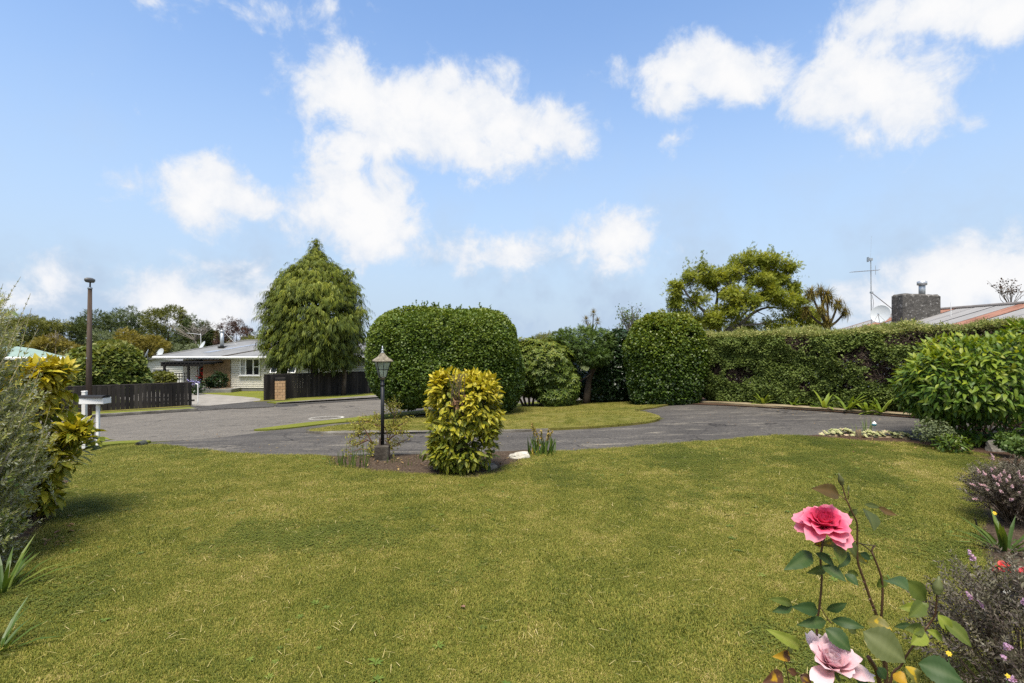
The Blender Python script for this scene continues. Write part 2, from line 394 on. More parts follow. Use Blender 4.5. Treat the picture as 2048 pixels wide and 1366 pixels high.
# driveway of this house with its flared crossing
drive = outline([(276, 897), (300, 889), (360, 883), (430, 878), (520, 866), (610, 851), (720, 840), (850, 827), (1010, 816), (1090, 811), (1250, 806), (1400, 809), (1600, 821), (1790, 834), (1950, 846), (2150, 866),
                 (2300, 900), (2150, 925), (1990, 905), (1900, 900), (1830, 897), (1640, 886), (1400, 896), (1200, 912), (1080, 920), (980, 930), (860, 935), (700, 930), (640, 922), (520, 920), (420, 913), (340, 905)], 3)
sheet('driveway', drive, .024, m_drive, .04)
sheet('grass_verge', outline([(508, 863), (540, 858), (600, 850), (700, 839), (850, 823), (1010, 812), (1080, 805), (1085, 808), (1010, 819), (850, 831), (740, 842), (650, 851), (600, 857), (550, 862)], 3), .06, m_verge, .06)
sheet('grass_verge', outline([(60, 893), (180, 890), (260, 886), (300, 886), (290, 889), (240, 892), (180, 898), (60, 903)], 3), .06, m_verge, .06)
island = outline([(618, 867), (650, 860), (720, 851), (840, 839), (1000, 824), (1080, 813), (1160, 804), (1250, 801), (1330, 805), (1352, 809), (1310, 818), (1268, 825), (1300, 831), (1321, 840), (1295, 849), (1200, 858), (1100, 863), (1000, 865), (840, 867), (690, 867), (640, 869)], 3)
sheet('island_lawn', island, .085, m_isl, .07)
# rough concrete edge at the point of the island
e = outline([(612, 868), (640, 870), (690, 872), (760, 870), (840, 869), (1000, 867), (1100, 864)], 1)
e = smoothpath(e, 4)
sheet('concrete_edging', strip(e, offset(e, .13)), .075, m_kerb, .08, .25)
# near lawn
lawn_px = [(145, 935), (165, 910), (215, 900), (285, 895), (340, 899), (420, 910), (520, 917), (640, 919), (655, 928), (668, 939), (720, 948), (800, 954), (900, 959), (985, 954), (1040, 932), (1085, 913), (1200, 906), (1400, 890), (1560, 877), (1640, 881), (1750, 889), (1830, 894), (1900, 904), (1965, 914), (1990, 930), (1972, 960), (1960, 1000), (1942, 1060), (1950, 1110), (2030, 1200), (2150, 1366)]
lawn = outline(lawn_px, 1)
lawn = np.vstack([lawn, [(2.6, 2.2), (2.2, 1.2), (1.2, .3), (-3.6, .3), (-5.2, 1.5)], outline([(-200, 1250), (-40, 1150), (30, 1112), (105, 1045), (128, 985)], 1)])
lawn = np.vstack([smoothpath(np.vstack([lawn, lawn[:1]]), 3)[:-1]])
o_lawn = sheet('lawn', lawn, .055, m_lawn, .06)
sheet('lamp_bed', outline([(630, 920), (700, 917), (760, 915), (900, 913), (1040, 907), (1110, 906), (1085, 917), (1045, 936), (990, 958), (900, 963), (800, 958), (700, 951), (655, 942)], 3), .045, m_soil, .05, .25, rough=.05)
sheet('flower_bed', outline([(1570, 877), (1640, 875), (1700, 874), (1760, 879), (1840, 886), (1930, 880), (2040, 880), (2200, 900), (2300, 960), (2100, 960), (1960, 925), (1900, 908), (1830, 898), (1750, 892), (1640, 884)], 3), .045, m_bark, .05, .25, rough=.06)
sheet('flower_bed', np.vstack([outline([(2300, 955), (2080, 930), (1985, 925), (1962, 1000), (1938, 1060), (1945, 1115), (2020, 1200), (2140, 1366)], 1), [(2.5, 2.2), (2.2, 1.0), (6, .8), (12, 5)]]), .04, m_soil, .05, .25, rough=.05)
sheet('flower_bed', np.vstack([outline([(215, 898), (168, 908), (150, 935), (132, 985), (110, 1046), (40, 1113), (-40, 1150)], 1), [(-5.3, 1.5), (-9, 1.0), (-12, 9)]]), .045, m_soil, .05, .25, rough=.05)
sheet('hedge_bed', np.vstack([outline([(1130, 806), (1240, 801), (1340, 805), (1400, 806), (1500, 812), (1600, 818), (1790, 831), (1950, 843), (2150, 862), (2400, 890)], 1), [(24, 14), (16, 22), (4, 25)]]), .04, m_bark, .06, .5, rough=.04)
e = smoothpath(outline([(1395, 808), (1500, 815), (1600, 821), (1790, 834), (1950, 846), (2150, 865)], 1), 4)
sheet('concrete_edging', strip(e, offset(e, .17)), .10, m_edge, .12, .5)
# neighbour's concrete drive, lawn and the bay in front of the garage
cross = outline([(405, 818), (548, 815), (530, 800), (510, 795), (440, 793), (405, 795), (395, 806)], 2)
sheet('vehicle_crossing', cross, .045, m_path, .03)
sheet('concrete_drive', outline([(388, 813), (440, 811), (520, 803), (508, 797), (460, 793), (420, 790), (360, 787), (250, 785), (240, 800)], 2), .055, m_conc, .03)
sheet('front_lawn', outline([(425, 791), (470, 794), (510, 799), (530, 802), (760, 795), (800, 776), (520, 781), (430, 782), (390, 784)], 2), .05, m_verge, .04)
m_paint = surf('road_paint', [(.38, .36, .31), (.62, .60, .54)], 5, 6, .8, .2)
# painted hydrant ring and its cover on the road
c = gp(652, 836.5); mb = MB()
for k in range(20):
    a0, a1 = 2*math.pi*k/20-2.6, 2*math.pi*(k+1)/20-2.6
    if k >= 18: continue
    q = [(r*math.cos(a)*.62+c[0], r*math.sin(a)*.62+c[1]) for r, a in ((.84, a0), (1, a0), (1, a1), (.84, a1))]
    mb.add([onG(x, y, .018) for x, y in q], [(0, 1, 2, 3)])
o = mb.out('road_marking', m_paint, kind='structure')
m_iron = surf('cast_iron', [(.03, .028, .026), (.06, .055, .05)], 12, 4, .6, .4, .3)
c = gp(574, 813); mb = MB(); mb.lathe(onG(c[0], c[1], .0), [(.50, 0), (.5, .022), (.40, .026)], 20); mb.out('manhole_cover', m_iron, kind='structure')

# ------------------------------------------------------------------ mown grass: tufts instanced over the near lawn (nobody could count it)
def inside(poly, p):
    x, y = p[:, 0], p[:, 1]; r = np.zeros(len(p), bool); a = poly; b = np.roll(poly, -1, 0)
    for (x0, y0), (x1, y1) in zip(a, b):
        c = (y0 > y) != (y1 > y)
        if y0 != y1: r ^= c & (x < (x1-x0)*(y-y0)/(y1-y0)+x0)
    return r
def blademat(name, pal):
    m, t, o = nt(name); g = nd(t, 'ShaderNodeNewGeometry'); v = g.outputs['Position']
    r = mth(t, 'FRACT', mth(t, 'ADD', g.outputs['Random Per Island'], nd(t, 'ShaderNodeObjectInfo').outputs['Random']))
    big = mrange(t, noise(t, v, .55, 3, .6), .38, .66); mid = mrange(t, noise(t, v, 2.4, 7, .8), .42, .70)
    f = mth(t, 'ADD', mth(t, 'MULTIPLY', r, .56), mth(t, 'ADD', mth(t, 'MULTIPLY', big, .20), mth(t, 'MULTIPLY', mid, .34)), True)
    c = ramp(t, f, pal)
    p = nd(t, 'ShaderNodeBsdfPrincipled', {'Base Color': c, 'Roughness': .6, 'Specular IOR Level': .25})
    q = nd(t, 'ShaderNodeBsdfTranslucent', {'Color': c}); mx = nd(t, 'ShaderNodeMixShader', {0: .25, 1: p.outputs[0], 2: q.outputs[0]})
    t.links.new(mx.outputs[0], o.inputs[0]); return m
m_blade = blademat('grass_blade', [(.0, (.044, .062, .012)), (.20, (.112, .136, .018)), (.44, (.203, .212, .030)), (.66, (.31, .278, .053)), (.84, (.47, .37, .13)), (1, (.70, .55, .30))])
tuftcol = bpy.data.collections.new('grass_sources')
def tuft(n, rad, lmin, lmax, w):
    V = []; Fc = []
    for i in range(n):
        a = random.uniform(0, 6.283); rr = rad*math.sqrt(random.random())*random.choice((1, 1, .8)); x, y = rr*math.cos(a), rr*math.sin(a)
        L = random.uniform(lmin, lmax); b = random.uniform(0, 6.283); lean = random.uniform(.4, 1.5); ww = w*random.uniform(.6, 1.2)
        ux, uy = math.cos(b), math.sin(b); px, py = -uy*ww, ux*ww
        h1 = L*.55*math.cos(lean*.6); d1 = L*.55*math.sin(lean*.6); h2 = h1+L*.45*math.cos(lean*1.25); d2 = d1+L*.45*math.sin(lean*1.25)
        k = len(V); V += [(x-px, y-py, -.004), (x+px, y+py, -.004), (x+ux*d1+px*.8, y+uy*d1+py*.8, h1), (x+ux*d1-px*.8, y+uy*d1-py*.8, h1), (x+ux*d2, y+uy*d2, max(h2, .003))]
        Fc += [(k, k+1, k+2, k+3), (k+3, k+2, k+4)]
    me = newmesh('grass_tuft', V, Fc, m_blade); o = bpy.data.objects.new('grass_tuft', me); tuftcol.objects.link(o)
def clover(n, rad):
    V = []; Fc = []
    for i in range(n):
        a = random.uniform(0, 6.283); rr = rad*math.sqrt(random.random()); x, y = rr*math.cos(a), rr*math.sin(a); h = random.uniform(.008, .022); a0 = random.uniform(0, 6.283)
        for j in range(3):
            b = a0+j*2.094; r = random.uniform(.006, .010); k = len(V); c, s = math.cos(b), math.sin(b)
            V += [(x, y, h), (x+c*r*.6-s*r*.5, y+s*r*.6+c*r*.5, h+.003), (x+c*r*1.2, y+s*r*1.2, h), (x+c*r*.6+s*r*.5, y+s*r*.6-c*r*.5, h+.003)]; Fc += [(k, k+3, k+2, k+1)]
    me = newmesh('grass_tuft', V, Fc, m_clover); o = bpy.data.objects.new('grass_tuft', me); tuftcol.objects.link(o)
m_clover = blademat('clover_leaf', [(0, (.06, .085, .014)), (.5, (.13, .155, .02)), (1, (.22, .225, .04))])
for k in range(7): tuft(300, .17, .010, .026, .0019)
for k in range(2): tuft(170, .13, .018, .042, .0024)
for k in range(2): clover(90, .13)
def grassfield(name, pts, rot, scl, idx):
    me = bpy.data.meshes.new(name); me.vertices.add(len(pts)); me.vertices.foreach_set('co', np.asarray(pts, np.float32).ravel())
    for nm, ty, val in (('rot', 'FLOAT', rot), ('scl', 'FLOAT', scl), ('idx', 'INT', idx)):
        a = me.attributes.new(nm, ty, 'POINT'); a.data.foreach_set('value', np.asarray(val, np.int32 if ty == 'INT' else np.float32))
    me.update(); o = bpy.data.objects.new(name, me); COL.objects.link(o); ORG[o] = np.zeros(3)
    g = bpy.data.node_groups.new(name, 'GeometryNodeTree')
    g.interface.new_socket('Geometry', in_out='INPUT', socket_type='NodeSocketGeometry'); g.interface.new_socket('Geometry', in_out='OUTPUT', socket_type='NodeSocketGeometry')
    gi = g.nodes.new('NodeGroupInput'); go = g.nodes.new('NodeGroupOutput'); ip = g.nodes.new('GeometryNodeInstanceOnPoints'); ci = g.nodes.new('GeometryNodeCollectionInfo')
    ci.inputs[0].default_value = tuftcol; ci.inputs['Separate Children'].default_value = True; ci.inputs['Reset Children'].default_value = True
    def at(nm, ty):
        n = g.nodes.new('GeometryNodeInputNamedAttribute'); n.data_type = ty; n.inputs[0].default_value = nm; return n.outputs[0]
    cx = g.nodes.new('ShaderNodeCombineXYZ'); L = g.links.new
    L(gi.outputs[0], ip.inputs['Points']); L(ci.outputs[0], ip.inputs['Instance']); ip.inputs['Pick Instance'].default_value = True
    L(at('idx', 'INT'), ip.inputs['Instance Index']); L(at('rot', 'FLOAT'), cx.inputs[2]); L(cx.outputs[0], ip.inputs['Rotation']); L(at('scl', 'FLOAT'), ip.inputs['Scale'])
    L(ip.outputs[0], go.inputs[0]); md = o.modifiers.new('grass', 'NODES'); md.node_group = g; o['kind'] = 'stuff'
    return o
def rnd_in(poly, n):
    lo = poly.min(0); hi = poly.max(0); p = rng.uniform(lo, hi, (n, 2)); return p[inside(poly, p)]
pl = rnd_in(lawn, 30000)
vis = (np.abs(pl[:, 0]) < pl[:, 1]*1.06+.6) & (pl[:, 1] > 1.9)
pl = pl[vis]; keep = rng.random(len(pl)) < np.clip(7.5/pl[:, 1], .3, 1); pl = pl[keep]
zz = G(pl[:, 0], pl[:, 1])+.054
weed = vnoise(np.stack([pl[:, 0]*.9, pl[:, 1]*.9, zz*0+9], 1), 15)+rng.normal(0, .08, len(pl)) > .72
idx = np.where(vnoise(np.stack([pl[:, 0]*1.3, pl[:, 1]*1.3, zz*0], 1), 5)+rng.normal(0, .1, len(pl)) > .74, rng.integers(7, 9, len(pl)), rng.integers(0, 7, len(pl)))
idx = np.where(weed & (rng.random(len(pl)) < .6), rng.integers(9, 11, len(pl)), idx)
ed = np.repeat(lawn, 6, 0); ed = ed[:-6]+(ed[6:]-ed[:-6])*rng.random((len(ed)-6, 1))+rng.normal(0, .035, (len(ed)-6, 2)); ed = ed[ed[:, 1] > 2]
pl = np.vstack([pl, ed]); zz = np.append(zz, G(ed[:, 0], ed[:, 1])+.03); idx = np.append(idx, rng.integers(0, 9, len(ed)))
grassfield('grass', np.column_stack([pl, zz]), rng.uniform(0, 6.28, len(pl)), rng.uniform(.75, 1.25, len(pl))*np.where(pl[:, 1] > 8, 1.1, 1), idx)
pi = rnd_in(island, 2200); zi = G(pi[:, 0], pi[:, 1])+.084
grassfield('grass', np.column_stack([pi, zi]), rng.uniform(0, 6.28, len(pi)), rng.uniform(.9, 1.4, len(pi)), rng.integers(0, 7, len(pi)))
# ------------------------------------------------------------------ foliage machinery
DIA = (np.array([(0, 0, 0), (-.5, .45, .10), (0, 1, -.06), (.5, .45, .10)], float), np.array([(0, 2, 1), (0, 3, 2)]))
def leaf_template(w=.4, fold=.12, droop=.18, nseg=4, wave=0.0, base=.25, point=.9):
    """broad leaf along +y, unit length: folded along its rib and drooping to the tip"""
    ys = np.linspace(0, 1, nseg+1); V = []; Fc = []
    for i, y in enumerate(ys):
        half = w*.5*math.sin(math.pi*min(1, y**.8*1.0))**point if 0 < i < nseg else 0
        half = w*.5*(math.sin(math.pi*(y**.85)))**point if 0 < i < nseg else 0
        zc = -droop*y*y; wv_ = wave*math.sin(y*9)
        V += [(0, y, zc), (-half, y-.01, zc+fold*half*2+wv_*half), (half, y-.01, zc+fold*half*2-wv_*half)]
    for i in range(nseg):
        a, b = 3*i, 3*i+3
        if i == 0: Fc += [(a, b, b+1), (a, b+2, b)]
        elif i == nseg-1: Fc += [(a, b, a+1), (a, a+2, b)]
        else: Fc += [(a, b, b+1), (a, b+1, a+1), (a, a+2, b+2), (a, b+2, b)]
    return np.array(V, float), np.array(Fc)
def whorl_template(n=8, w=.28, droop=.35, out=.8):
    V = []; Fc = []
    for k in range(n):
        a = 2*math.pi*k/n+random.uniform(-.2, .2); L = random.uniform(.75, 1.05); d = np.array([math.cos(a), math.sin(a), 0]); s = np.array([-math.sin(a), math.cos(a), 0])
        up = random.uniform(.15, .55); b = len(V)
        m = d*.5*L*out+np.array([0, 0, up*.5]); tip = d*L*out+np.array([0, 0, up*.55-droop*.3])
        V += [np.zeros(3), m+s*w*.5*L, tip, m-s*w*.5*L, m-np.array([0, 0, .03])]
        Fc += [(b, b+1, b+4), (b, b+4, b+3), (b+4, b+1, b+2), (b+3, b+4, b+2)]
    V = np.array(V); return V[:, [0, 2, 1]]*np.array([1, 1, -1]), np.array(Fc)  # axis along +y
def spray_template(n=5, L=1.0):
    """small twig with alternate leaves along +y"""
    V = []; Fc = []
    for i in range(n*2):
        y = (i//2+.6)/(n+.4); s = -1 if i % 2 else 1; a = random.uniform(.5, 1.0); l = random.uniform(.28, .42); w = l*.30
        d = np.array([s*math.sin(a), math.cos(a), random.uniform(-.3, .3)]); q = np.array([math.cos(a), -s*math.sin(a), 0])
        o = np.array([0, y*.8, 0]); b = len(V)
        V += [o, o+d*l*.5+q*w, o+d*l, o+d*l*.5-q*w]; Fc += [(b, b+1, b+2), (b, b+2, b+3)]
    b = len(V); V += [np.array([0, .78, 0]), np.array([-.05, .9, .03]), np.array([0, 1.1, 0]), np.array([.05, .9, .03])]; Fc += [(b, b+3, b+2), (b, b+2, b+1)]
    return np.array(V), np.array(Fc)
def frames(d, up):
    y = d/(np.linalg.norm(d, axis=1)[:, None]+1e-9); z = up-(up*y).sum(1)[:, None]*y; z /= np.linalg.norm(z, axis=1)[:, None]+1e-9
    return np.stack([np.cross(y, z), y, z], 2)
def expand(tpl, p, R, s):
    tv, tf = tpl; k = len(tv); n = len(p)
    v = np.einsum('nij,kj->nki', R, tv)*np.asarray(s).reshape(-1, 1, 1)+p[:, None]
    f = (tf[None]+(np.arange(n)*k)[:, None, None]).reshape(-1, tf.shape[1])
    return v.reshape(-1, 3), f
def rotz(a): c, s = math.cos(a), math.sin(a); return np.array([[c, -s, 0], [s, c, 0], [0, 0, 1]])
CAMP = np.array([0, 0, CZ])
def crown(lobes, n, bump=.12, bs=1.2, depth=.12, gap=None, back=.45, inner=.93, zmin=None, cam=CAMP, seed=0):
    """points + outward normals on the joint skin of lobes (cx,cy,cz,rx,ry,rz,exponent[,yaw]), knocked in and out by noise"""
    L = [tuple(l)+((2,) if len(l) < 7 else ())+((0,) if len(l) < 8 else ()) for l in lobes]
    A = np.array([(l[3]*l[4]+l[4]*l[5]+l[3]*l[5]) for l in L]); A = A/A.sum(); P_, N_, I_, L_ = [], [], [], []
    for l, a in zip(L, A):
        want = int(n*a*2.0)+20; c = np.array(l[:3]); r = np.array(l[3:6]); e = l[6]; Rz = rotz(l[7]); got = 0
        for _ in range(40):
            m = max(4000, want); d = rng.normal(size=(m, 3)); d /= np.linalg.norm(d, axis=1)[:, None]
            t = (np.abs(d)**e).sum(1)**(-1/e); q = d*t[:, None]
            g = np.sign(q)*np.abs(q)**(e-1)/r; gl = np.linalg.norm(g, axis=1); nn = g/gl[:, None]; jac = t**3*gl
            if _ == 0: jm = np.quantile(jac, .985)
            keep = rng.random(m) < jac/jm; P_.append((q[keep]*r)@Rz.T+c); N_.append(nn[keep]@Rz.T); I_.append(np.full(keep.sum(), len(L_)))
            got += keep.sum()
            if got >= want: break
        L_.append(l)
    p = np.concatenate(P_); nn = np.concatenate(N_)
    ok = np.ones(len(p), bool); I = np.concatenate(I_)
    for k, l in enumerate(L):
        c = np.array(l[:3]); r = np.array(l[3:6])*inner; q = np.abs(((p-c)@rotz(l[7]))/r); ins = (q**l[6]).sum(1) < 1
        ok &= ~(ins & (I != k))
    if zmin is not None: ok &= p[:, 2] > zmin
    view = cam-p; view /= np.linalg.norm(view, axis=1)[:, None]; fac = (view*nn).sum(1)
    ok &= (fac > -.25) | (rng.random(len(p)) < back)
    p, nn = p[ok], nn[ok]
    w = vnoise(p*bs, seed); w2 = vnoise(p*bs*2.7, seed+1)
    if gap:
        g = vnoise(p*gap[0], seed+9); ok = g > gap[1]; ok |= rng.random(len(p)) < (gap[2] if len(gap) > 2 else .08); p, nn, w, w2 = p[ok], nn[ok], w[ok], w2[ok]
    if len(p) > n: k = rng.permutation(len(p))[:n]; p, nn, w, w2 = p[k], nn[k], w[k], w2[k]
    inn = rng.exponential(depth, len(p)).clip(0, depth*4)
    off = bump*((w-.5)*2+(w2-.5)*.9)-inn
    return p+nn*off[:, None], nn, inn, w
def leafdirs(nn, out=.5, rnd=.7, grav=0., upz=.7):
    k = len(nn); d = nn*out+rng.normal(size=(k, 3))*rnd; d[:, 2] += grav
    up = nn*.7+rng.normal(size=(k, 3))*.35; up[:, 2] += upz
    return frames(d, up)
def cloud(name, tpls, mat, parent, p, R, s, tint, kind=None):
    if not isinstance(tpls, list): tpls = [tpls]
    idx = rng.integers(0, len(tpls), len(p)); V, Fc, T = [], [], []; o = 0
    for k, tp in enumerate(tpls):
        m = idx == k
        if not m.any(): continue
        v, f = expand(tp, p[m], R[m], s[m]); V.append(v); Fc.append(f+o); o += len(v); T.append(np.repeat(tint[m], len(tp[0])))
    return part(name, np.concatenate(V), np.concatenate(Fc), mat, parent, tint=np.concatenate(T), kind=kind)
def pick_leaves(tpls, mat, parent, p, R, s, tint, nn, inn, want=300, name='leaf', visible=None):
    """the leaves that show largest become objects of their own; the rest stay one mass"""
    view = CAMP-p; dist = np.linalg.norm(view, axis=1); view /= dist[:, None]
    sc = (view*nn).sum(1)*.6+s/dist*12-inn*4+rng.random(len(p))*.3
    u = 1024+F*p[:, 0]/np.maximum(p[:, 1], .1); v = 683-F*(p[:, 2]-CZ)/np.maximum(p[:, 1], .1)
    sc[(u < 0) | (u > 2048) | (v > 1366) | (p[:, 1] < .2)] = -9
    if visible is not None: sc[~visible(u, v)] = -9
    k = np.argsort(-sc)[:want]; bins = [.05, .25, .45, .65, .85]; mesh = {}
    for i in k:
        b = min(4, int(tint[i]*5)); j = i % len(tpls)
        if (b, j) not in mesh: mesh[b, j] = newmesh(name, tpls[j][0], [tuple(q) for q in tpls[j][1]], mat, np.full(len(tpls[j][0]), bins[b]))
        inst(name, mesh[b, j], parent, p[i], R[i], float(s[i]))
    rest = np.ones(len(p), bool); rest[k] = False
    cloud('foliage', tpls, mat, parent, p[rest], R[rest], s[rest], tint[rest], 'stuff')
m_twig = surf('twig_bark', [(.045, .032, .022), (.10, .075, .05), (.17, .135, .10)], 9, 5, .9, .15, .5, 60)
m_trunk = surf('trunk_bark', [(.035, .028, .022), (.085, .066, .05), (.15, .12, .095)], 5, 6, .95, .1, .9, 22, stretch=(1, 1, .3))
m_pale = surf('pale_twig', [(.26, .22, .13), (.38, .33, .21)], 9, 4, .9, .15)
m_grey = surf('grey_twig', [(.16, .14, .12), (.28, .25, .21)], 9, 4, .9, .15)
def stems(name, mat, parent, paths, sides=5, kind=None):
    mb = MB()
    for pts, r in paths: mb.tube(smoothpath(pts, 3), r, sides)
    return mb.out(name, mat, parent, smooth=True, kind=kind)
def trunk_limbs(th, base, tips, r0, name='trunk', split=.35, mat=None):
    """tapered trunk that divides into limbs reaching towards the given points"""
    base = np.asarray(base, float); tips = np.asarray(tips, float); top = base+(tips.mean(0)-base)*split; top[:2] = base[:2]*.7+top[:2]*.3
    paths = [([base-np.array([0, 0, .1]), (base+top)/2+rng.normal(0, r0*.4, 3)*[1, 1, 0], top], [r0*1.25, r0, r0*.75])]
    for q in tips:
        mid = top+(q-top)*.5+rng.normal(0, .08, 3)*np.linalg.norm(q-top); paths.append(([top-[0, 0, .05], mid, q], [r0*.6, r0*.38, r0*.1]))
    return stems(name, mat or m_trunk, th, paths, 7)

# ------------------------------------------------------------------ leaf materials
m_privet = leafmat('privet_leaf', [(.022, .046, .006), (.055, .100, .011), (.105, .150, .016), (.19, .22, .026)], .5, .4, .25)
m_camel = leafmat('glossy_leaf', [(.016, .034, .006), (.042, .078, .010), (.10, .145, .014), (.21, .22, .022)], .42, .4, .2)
m_dark = leafmat('dark_leaf', [(.010, .022, .008), (.022, .045, .013), (.045, .075, .022)], .35, .5, .15)
m_feath = leafmat('feathery_leaf', [(.035, .065, .014), (.07, .115, .022), (.13, .17, .035)], .5, .3, .25)
m_rhodo = leafmat('rhododendron_leaf', [(.026, .050, .009), (.064, .100, .014), (.130, .158, .020), (.26, .24, .033)], .5, .25, .2)
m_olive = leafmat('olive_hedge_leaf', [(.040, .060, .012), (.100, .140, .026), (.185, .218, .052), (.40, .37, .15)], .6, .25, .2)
m_dead = leafmat('dead_twig', [(.035, .024, .020), (.065, .046, .036), (.12, .09, .07)], .9, .1, 0)
m_conif = leafmat('cypress_spray', [(.016, .028, .004), (.055, .078, .008), (.125, .150, .013), (.23, .235, .024)], .6, .25, .15)
m_willow = leafmat('wattle_leaf', [(.085, .12, .013), (.165, .20, .020), (.27, .28, .032), (.35, .32, .05)], .6, .25, .38)
m_cab = leafmat('cabbage_blade', [(.07, .075, .015), (.16, .13, .022), (.26, .17, .03)], .55, .3, .2)
m_silver = leafmat('silver_leaf', [(.10, .130, .024), (.19, .225, .048), (.31, .33, .10), (.44, .44, .21)], .6, .3, .25, backc=(.36, .37, .30))
m_aucuba = leafmat('spotted_leaf', [(.045, .075, .009), (.12, .15, .012), (.31, .29, .018), (.60, .47, .025)], .48, .3, .25, spots=((.50, .40, .04), 55, .62, .16))
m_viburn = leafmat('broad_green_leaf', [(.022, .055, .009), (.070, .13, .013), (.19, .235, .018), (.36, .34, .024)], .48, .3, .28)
m_hebe = leafmat('hebe_leaf', [(.040, .032, .026), (.080, .060, .052), (.13, .12, .075), (.17, .14, .11)], .5, .35, .1)
m_lilac = leafmat('lilac_bloom', [(.40, .22, .42), (.55, .34, .52), (.74, .58, .66)], .7, .2, .25)
m_pinkb = leafmat('pale_pink_bloom', [(.48, .28, .36), (.62, .42, .48), (.78, .64, .64)], .7, .2, .25)
m_fern = leafmat('fern_frond', [(.08, .13, .016), (.15, .21, .025), (.25, .29, .04)], .5, .3, .3)
m_strap = leafmat('strap_leaf', [(.030, .062, .012), (.065, .11, .017), (.15, .18, .03)], .45, .35, .25)
m_straw = leafmat('straw_blade', [(.20, .17, .05), (.36, .27, .07), (.45, .30, .12)], .7, .2, .2)

# ------------------------------------------------------------------ the big clipped evergreen beside the drive
def base_at(u, v): return gp(u, v)
Yb = 18.0
th = thing('clipped_evergreen', 'huge clipped round topped evergreen standing between the lamp post and the street', 'shrub', onG(-2.3, Yb))
lob = [(-2.30, Yb, 1.46, 2.52, 2.2, 1.64, 3.5), (-1.05, Yb+.1, .95, 1.40, 1.9, 1.55, 2.8), (-3.35, Yb, 1.05, 1.42, 1.8, 1.35, 2.5)]
p, nn, inn, w = crown(lob, 100000, .11, 1.5, .10, gap=(2.6, .2), back=.35, inner=.84, seed=3)
t = np.clip((p[:, 2]-.2)/3.0, 0, 1)*.65+.38*w+.02  # tint rises with height: the bright lit top put into leaf colour
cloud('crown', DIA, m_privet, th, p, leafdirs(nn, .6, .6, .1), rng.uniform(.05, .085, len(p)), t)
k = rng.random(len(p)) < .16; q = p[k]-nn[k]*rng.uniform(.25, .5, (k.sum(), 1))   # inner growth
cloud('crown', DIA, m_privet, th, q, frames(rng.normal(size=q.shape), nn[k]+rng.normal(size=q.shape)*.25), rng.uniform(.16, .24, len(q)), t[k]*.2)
sp = p[(p[:, 2] > 3.05) & (inn < .05)]; sp = sp[rng.permutation(len(sp))[:60]]
mb = MB(); V = []
for a in sp:
    h = rng.uniform(.08, .24); b = a+[rng.normal(0, .04), rng.normal(0, .04), h]; mb.tube([a-[0, 0, .1], b], [.006, .003], 3); V += [a+(b-a)*f for f in np.linspace(.3, 1, 7)]
mb.out('shoot', m_twig, th, kind='stuff'); V = np.array(V); cloud('crown', DIA, m_privet, th, V, leafdirs(np.tile([0, 0, 1.], (len(V), 1)), .7, .6), rng.uniform(.05, .08, len(V)), np.full(len(V), .7))
trunk_limbs(th, onG(-1.6, Yb), [(-3, Yb-.3, .9), (-1.2, Yb+.2, 1.2), (-2.2, Yb, 1.5), (-.6, Yb, .8)], .16)

# ------------------------------------------------------------------ rhododendron with whorled leaves
b = gp(1052, 816); th = thing('rhododendron', 'rhododendron with whorls of yellow green leaves and bare dark stems beside the clipped evergreen', 'shrub', b)
Y0 = b[1]-.2
lob = [(P(1095, 740, Y0)[0], Y0, P(1095, 736, Y0)[2], 1.12, 1.1, 1.10, 2.5), (P(1060, 715, Y0)[0], Y0+.1, P(1060, 712, Y0)[2], .85, .9, .72, 2), (P(1128, 760, Y0)[0], Y0, P(1128, 765, Y0)[2], .62, .8, .65, 2), (P(1112, 782, Y0)[0], Y0-.15, P(1112, 784, Y0)[2], .85, .8, .48, 2.2), (P(1062, 770, Y0)[0], Y0+.2, P(1062, 768, Y0)[2], .5, .6, .45, 2)]
p, nn, inn, w = crown(lob, 3400, .16, 1.6, .16, gap=(2.0, .2), back=.4, seed=5)
cloud('crown', [whorl_template() for _ in range(4)], m_rhodo, th, p, frames(nn*.8+rng.normal(size=p.shape)*.25+[0, 0, .55], rng.normal(size=p.shape)), rng.uniform(.17, .27, len(p)), np.clip((p[:, 2]-.1)/1.9, 0, 1)*.55+w*.4-inn)
for du in (-14, -5, 6, 16, 40, 62): stems('stem', m_trunk, th, [([gp(1056+du*.5, 816), P(1052+du*1.2, 785, Y0+rng.normal(0, .1)), P(1062+du*2, 745, Y0)], [.055, .04, .02])], 6)

# ------------------------------------------------------------------ pale feathery shrub and the dark evergreen beside it
Y0 = 21.0; b = onG(P(1172, 700, Y0)[0], Y0); th = thing('feathery_shrub', 'light feathery green small tree with a leaning brown trunk behind the rhododendron', 'tree', b)
lob = [(P(u, v, Y0)[0], Y0+dy, P(u, v, Y0)[2], r, r, r2, 2) for u, v, r, r2, dy in ((1160, 690, .9, .62, 0), (1195, 680, .8, .5, .3), (1135, 680, .7, .35, .2), (1185, 712, .7, .5, -.3), (1210, 700, .6, .6, .4))]
p, nn, inn, w = crown(lob, 6200, .16, 1.7, .18, gap=(2.2, .3), back=.5, seed=6)
cloud('crown', [spray_template(3) for _ in range(4)], m_feath, th, p, leafdirs(nn, .7, .6, -.2), rng.uniform(.12, .2, len(p)), np.clip((p[:, 2]-.9)/1.6, 0, 1)*.6+w*.35-inn*.6)
stems('trunk', m_trunk, th, [([onG(P(1172, 0, Y0)[0], Y0), P(1178, 760, Y0), P(1184, 735, Y0), P(1165, 700, Y0)], [.17, .13, .09, .04]), ([P(1180, 752, Y0), P(1196, 730, Y0), P(1200, 700, Y0)], [.06, .05, .02])], 7)
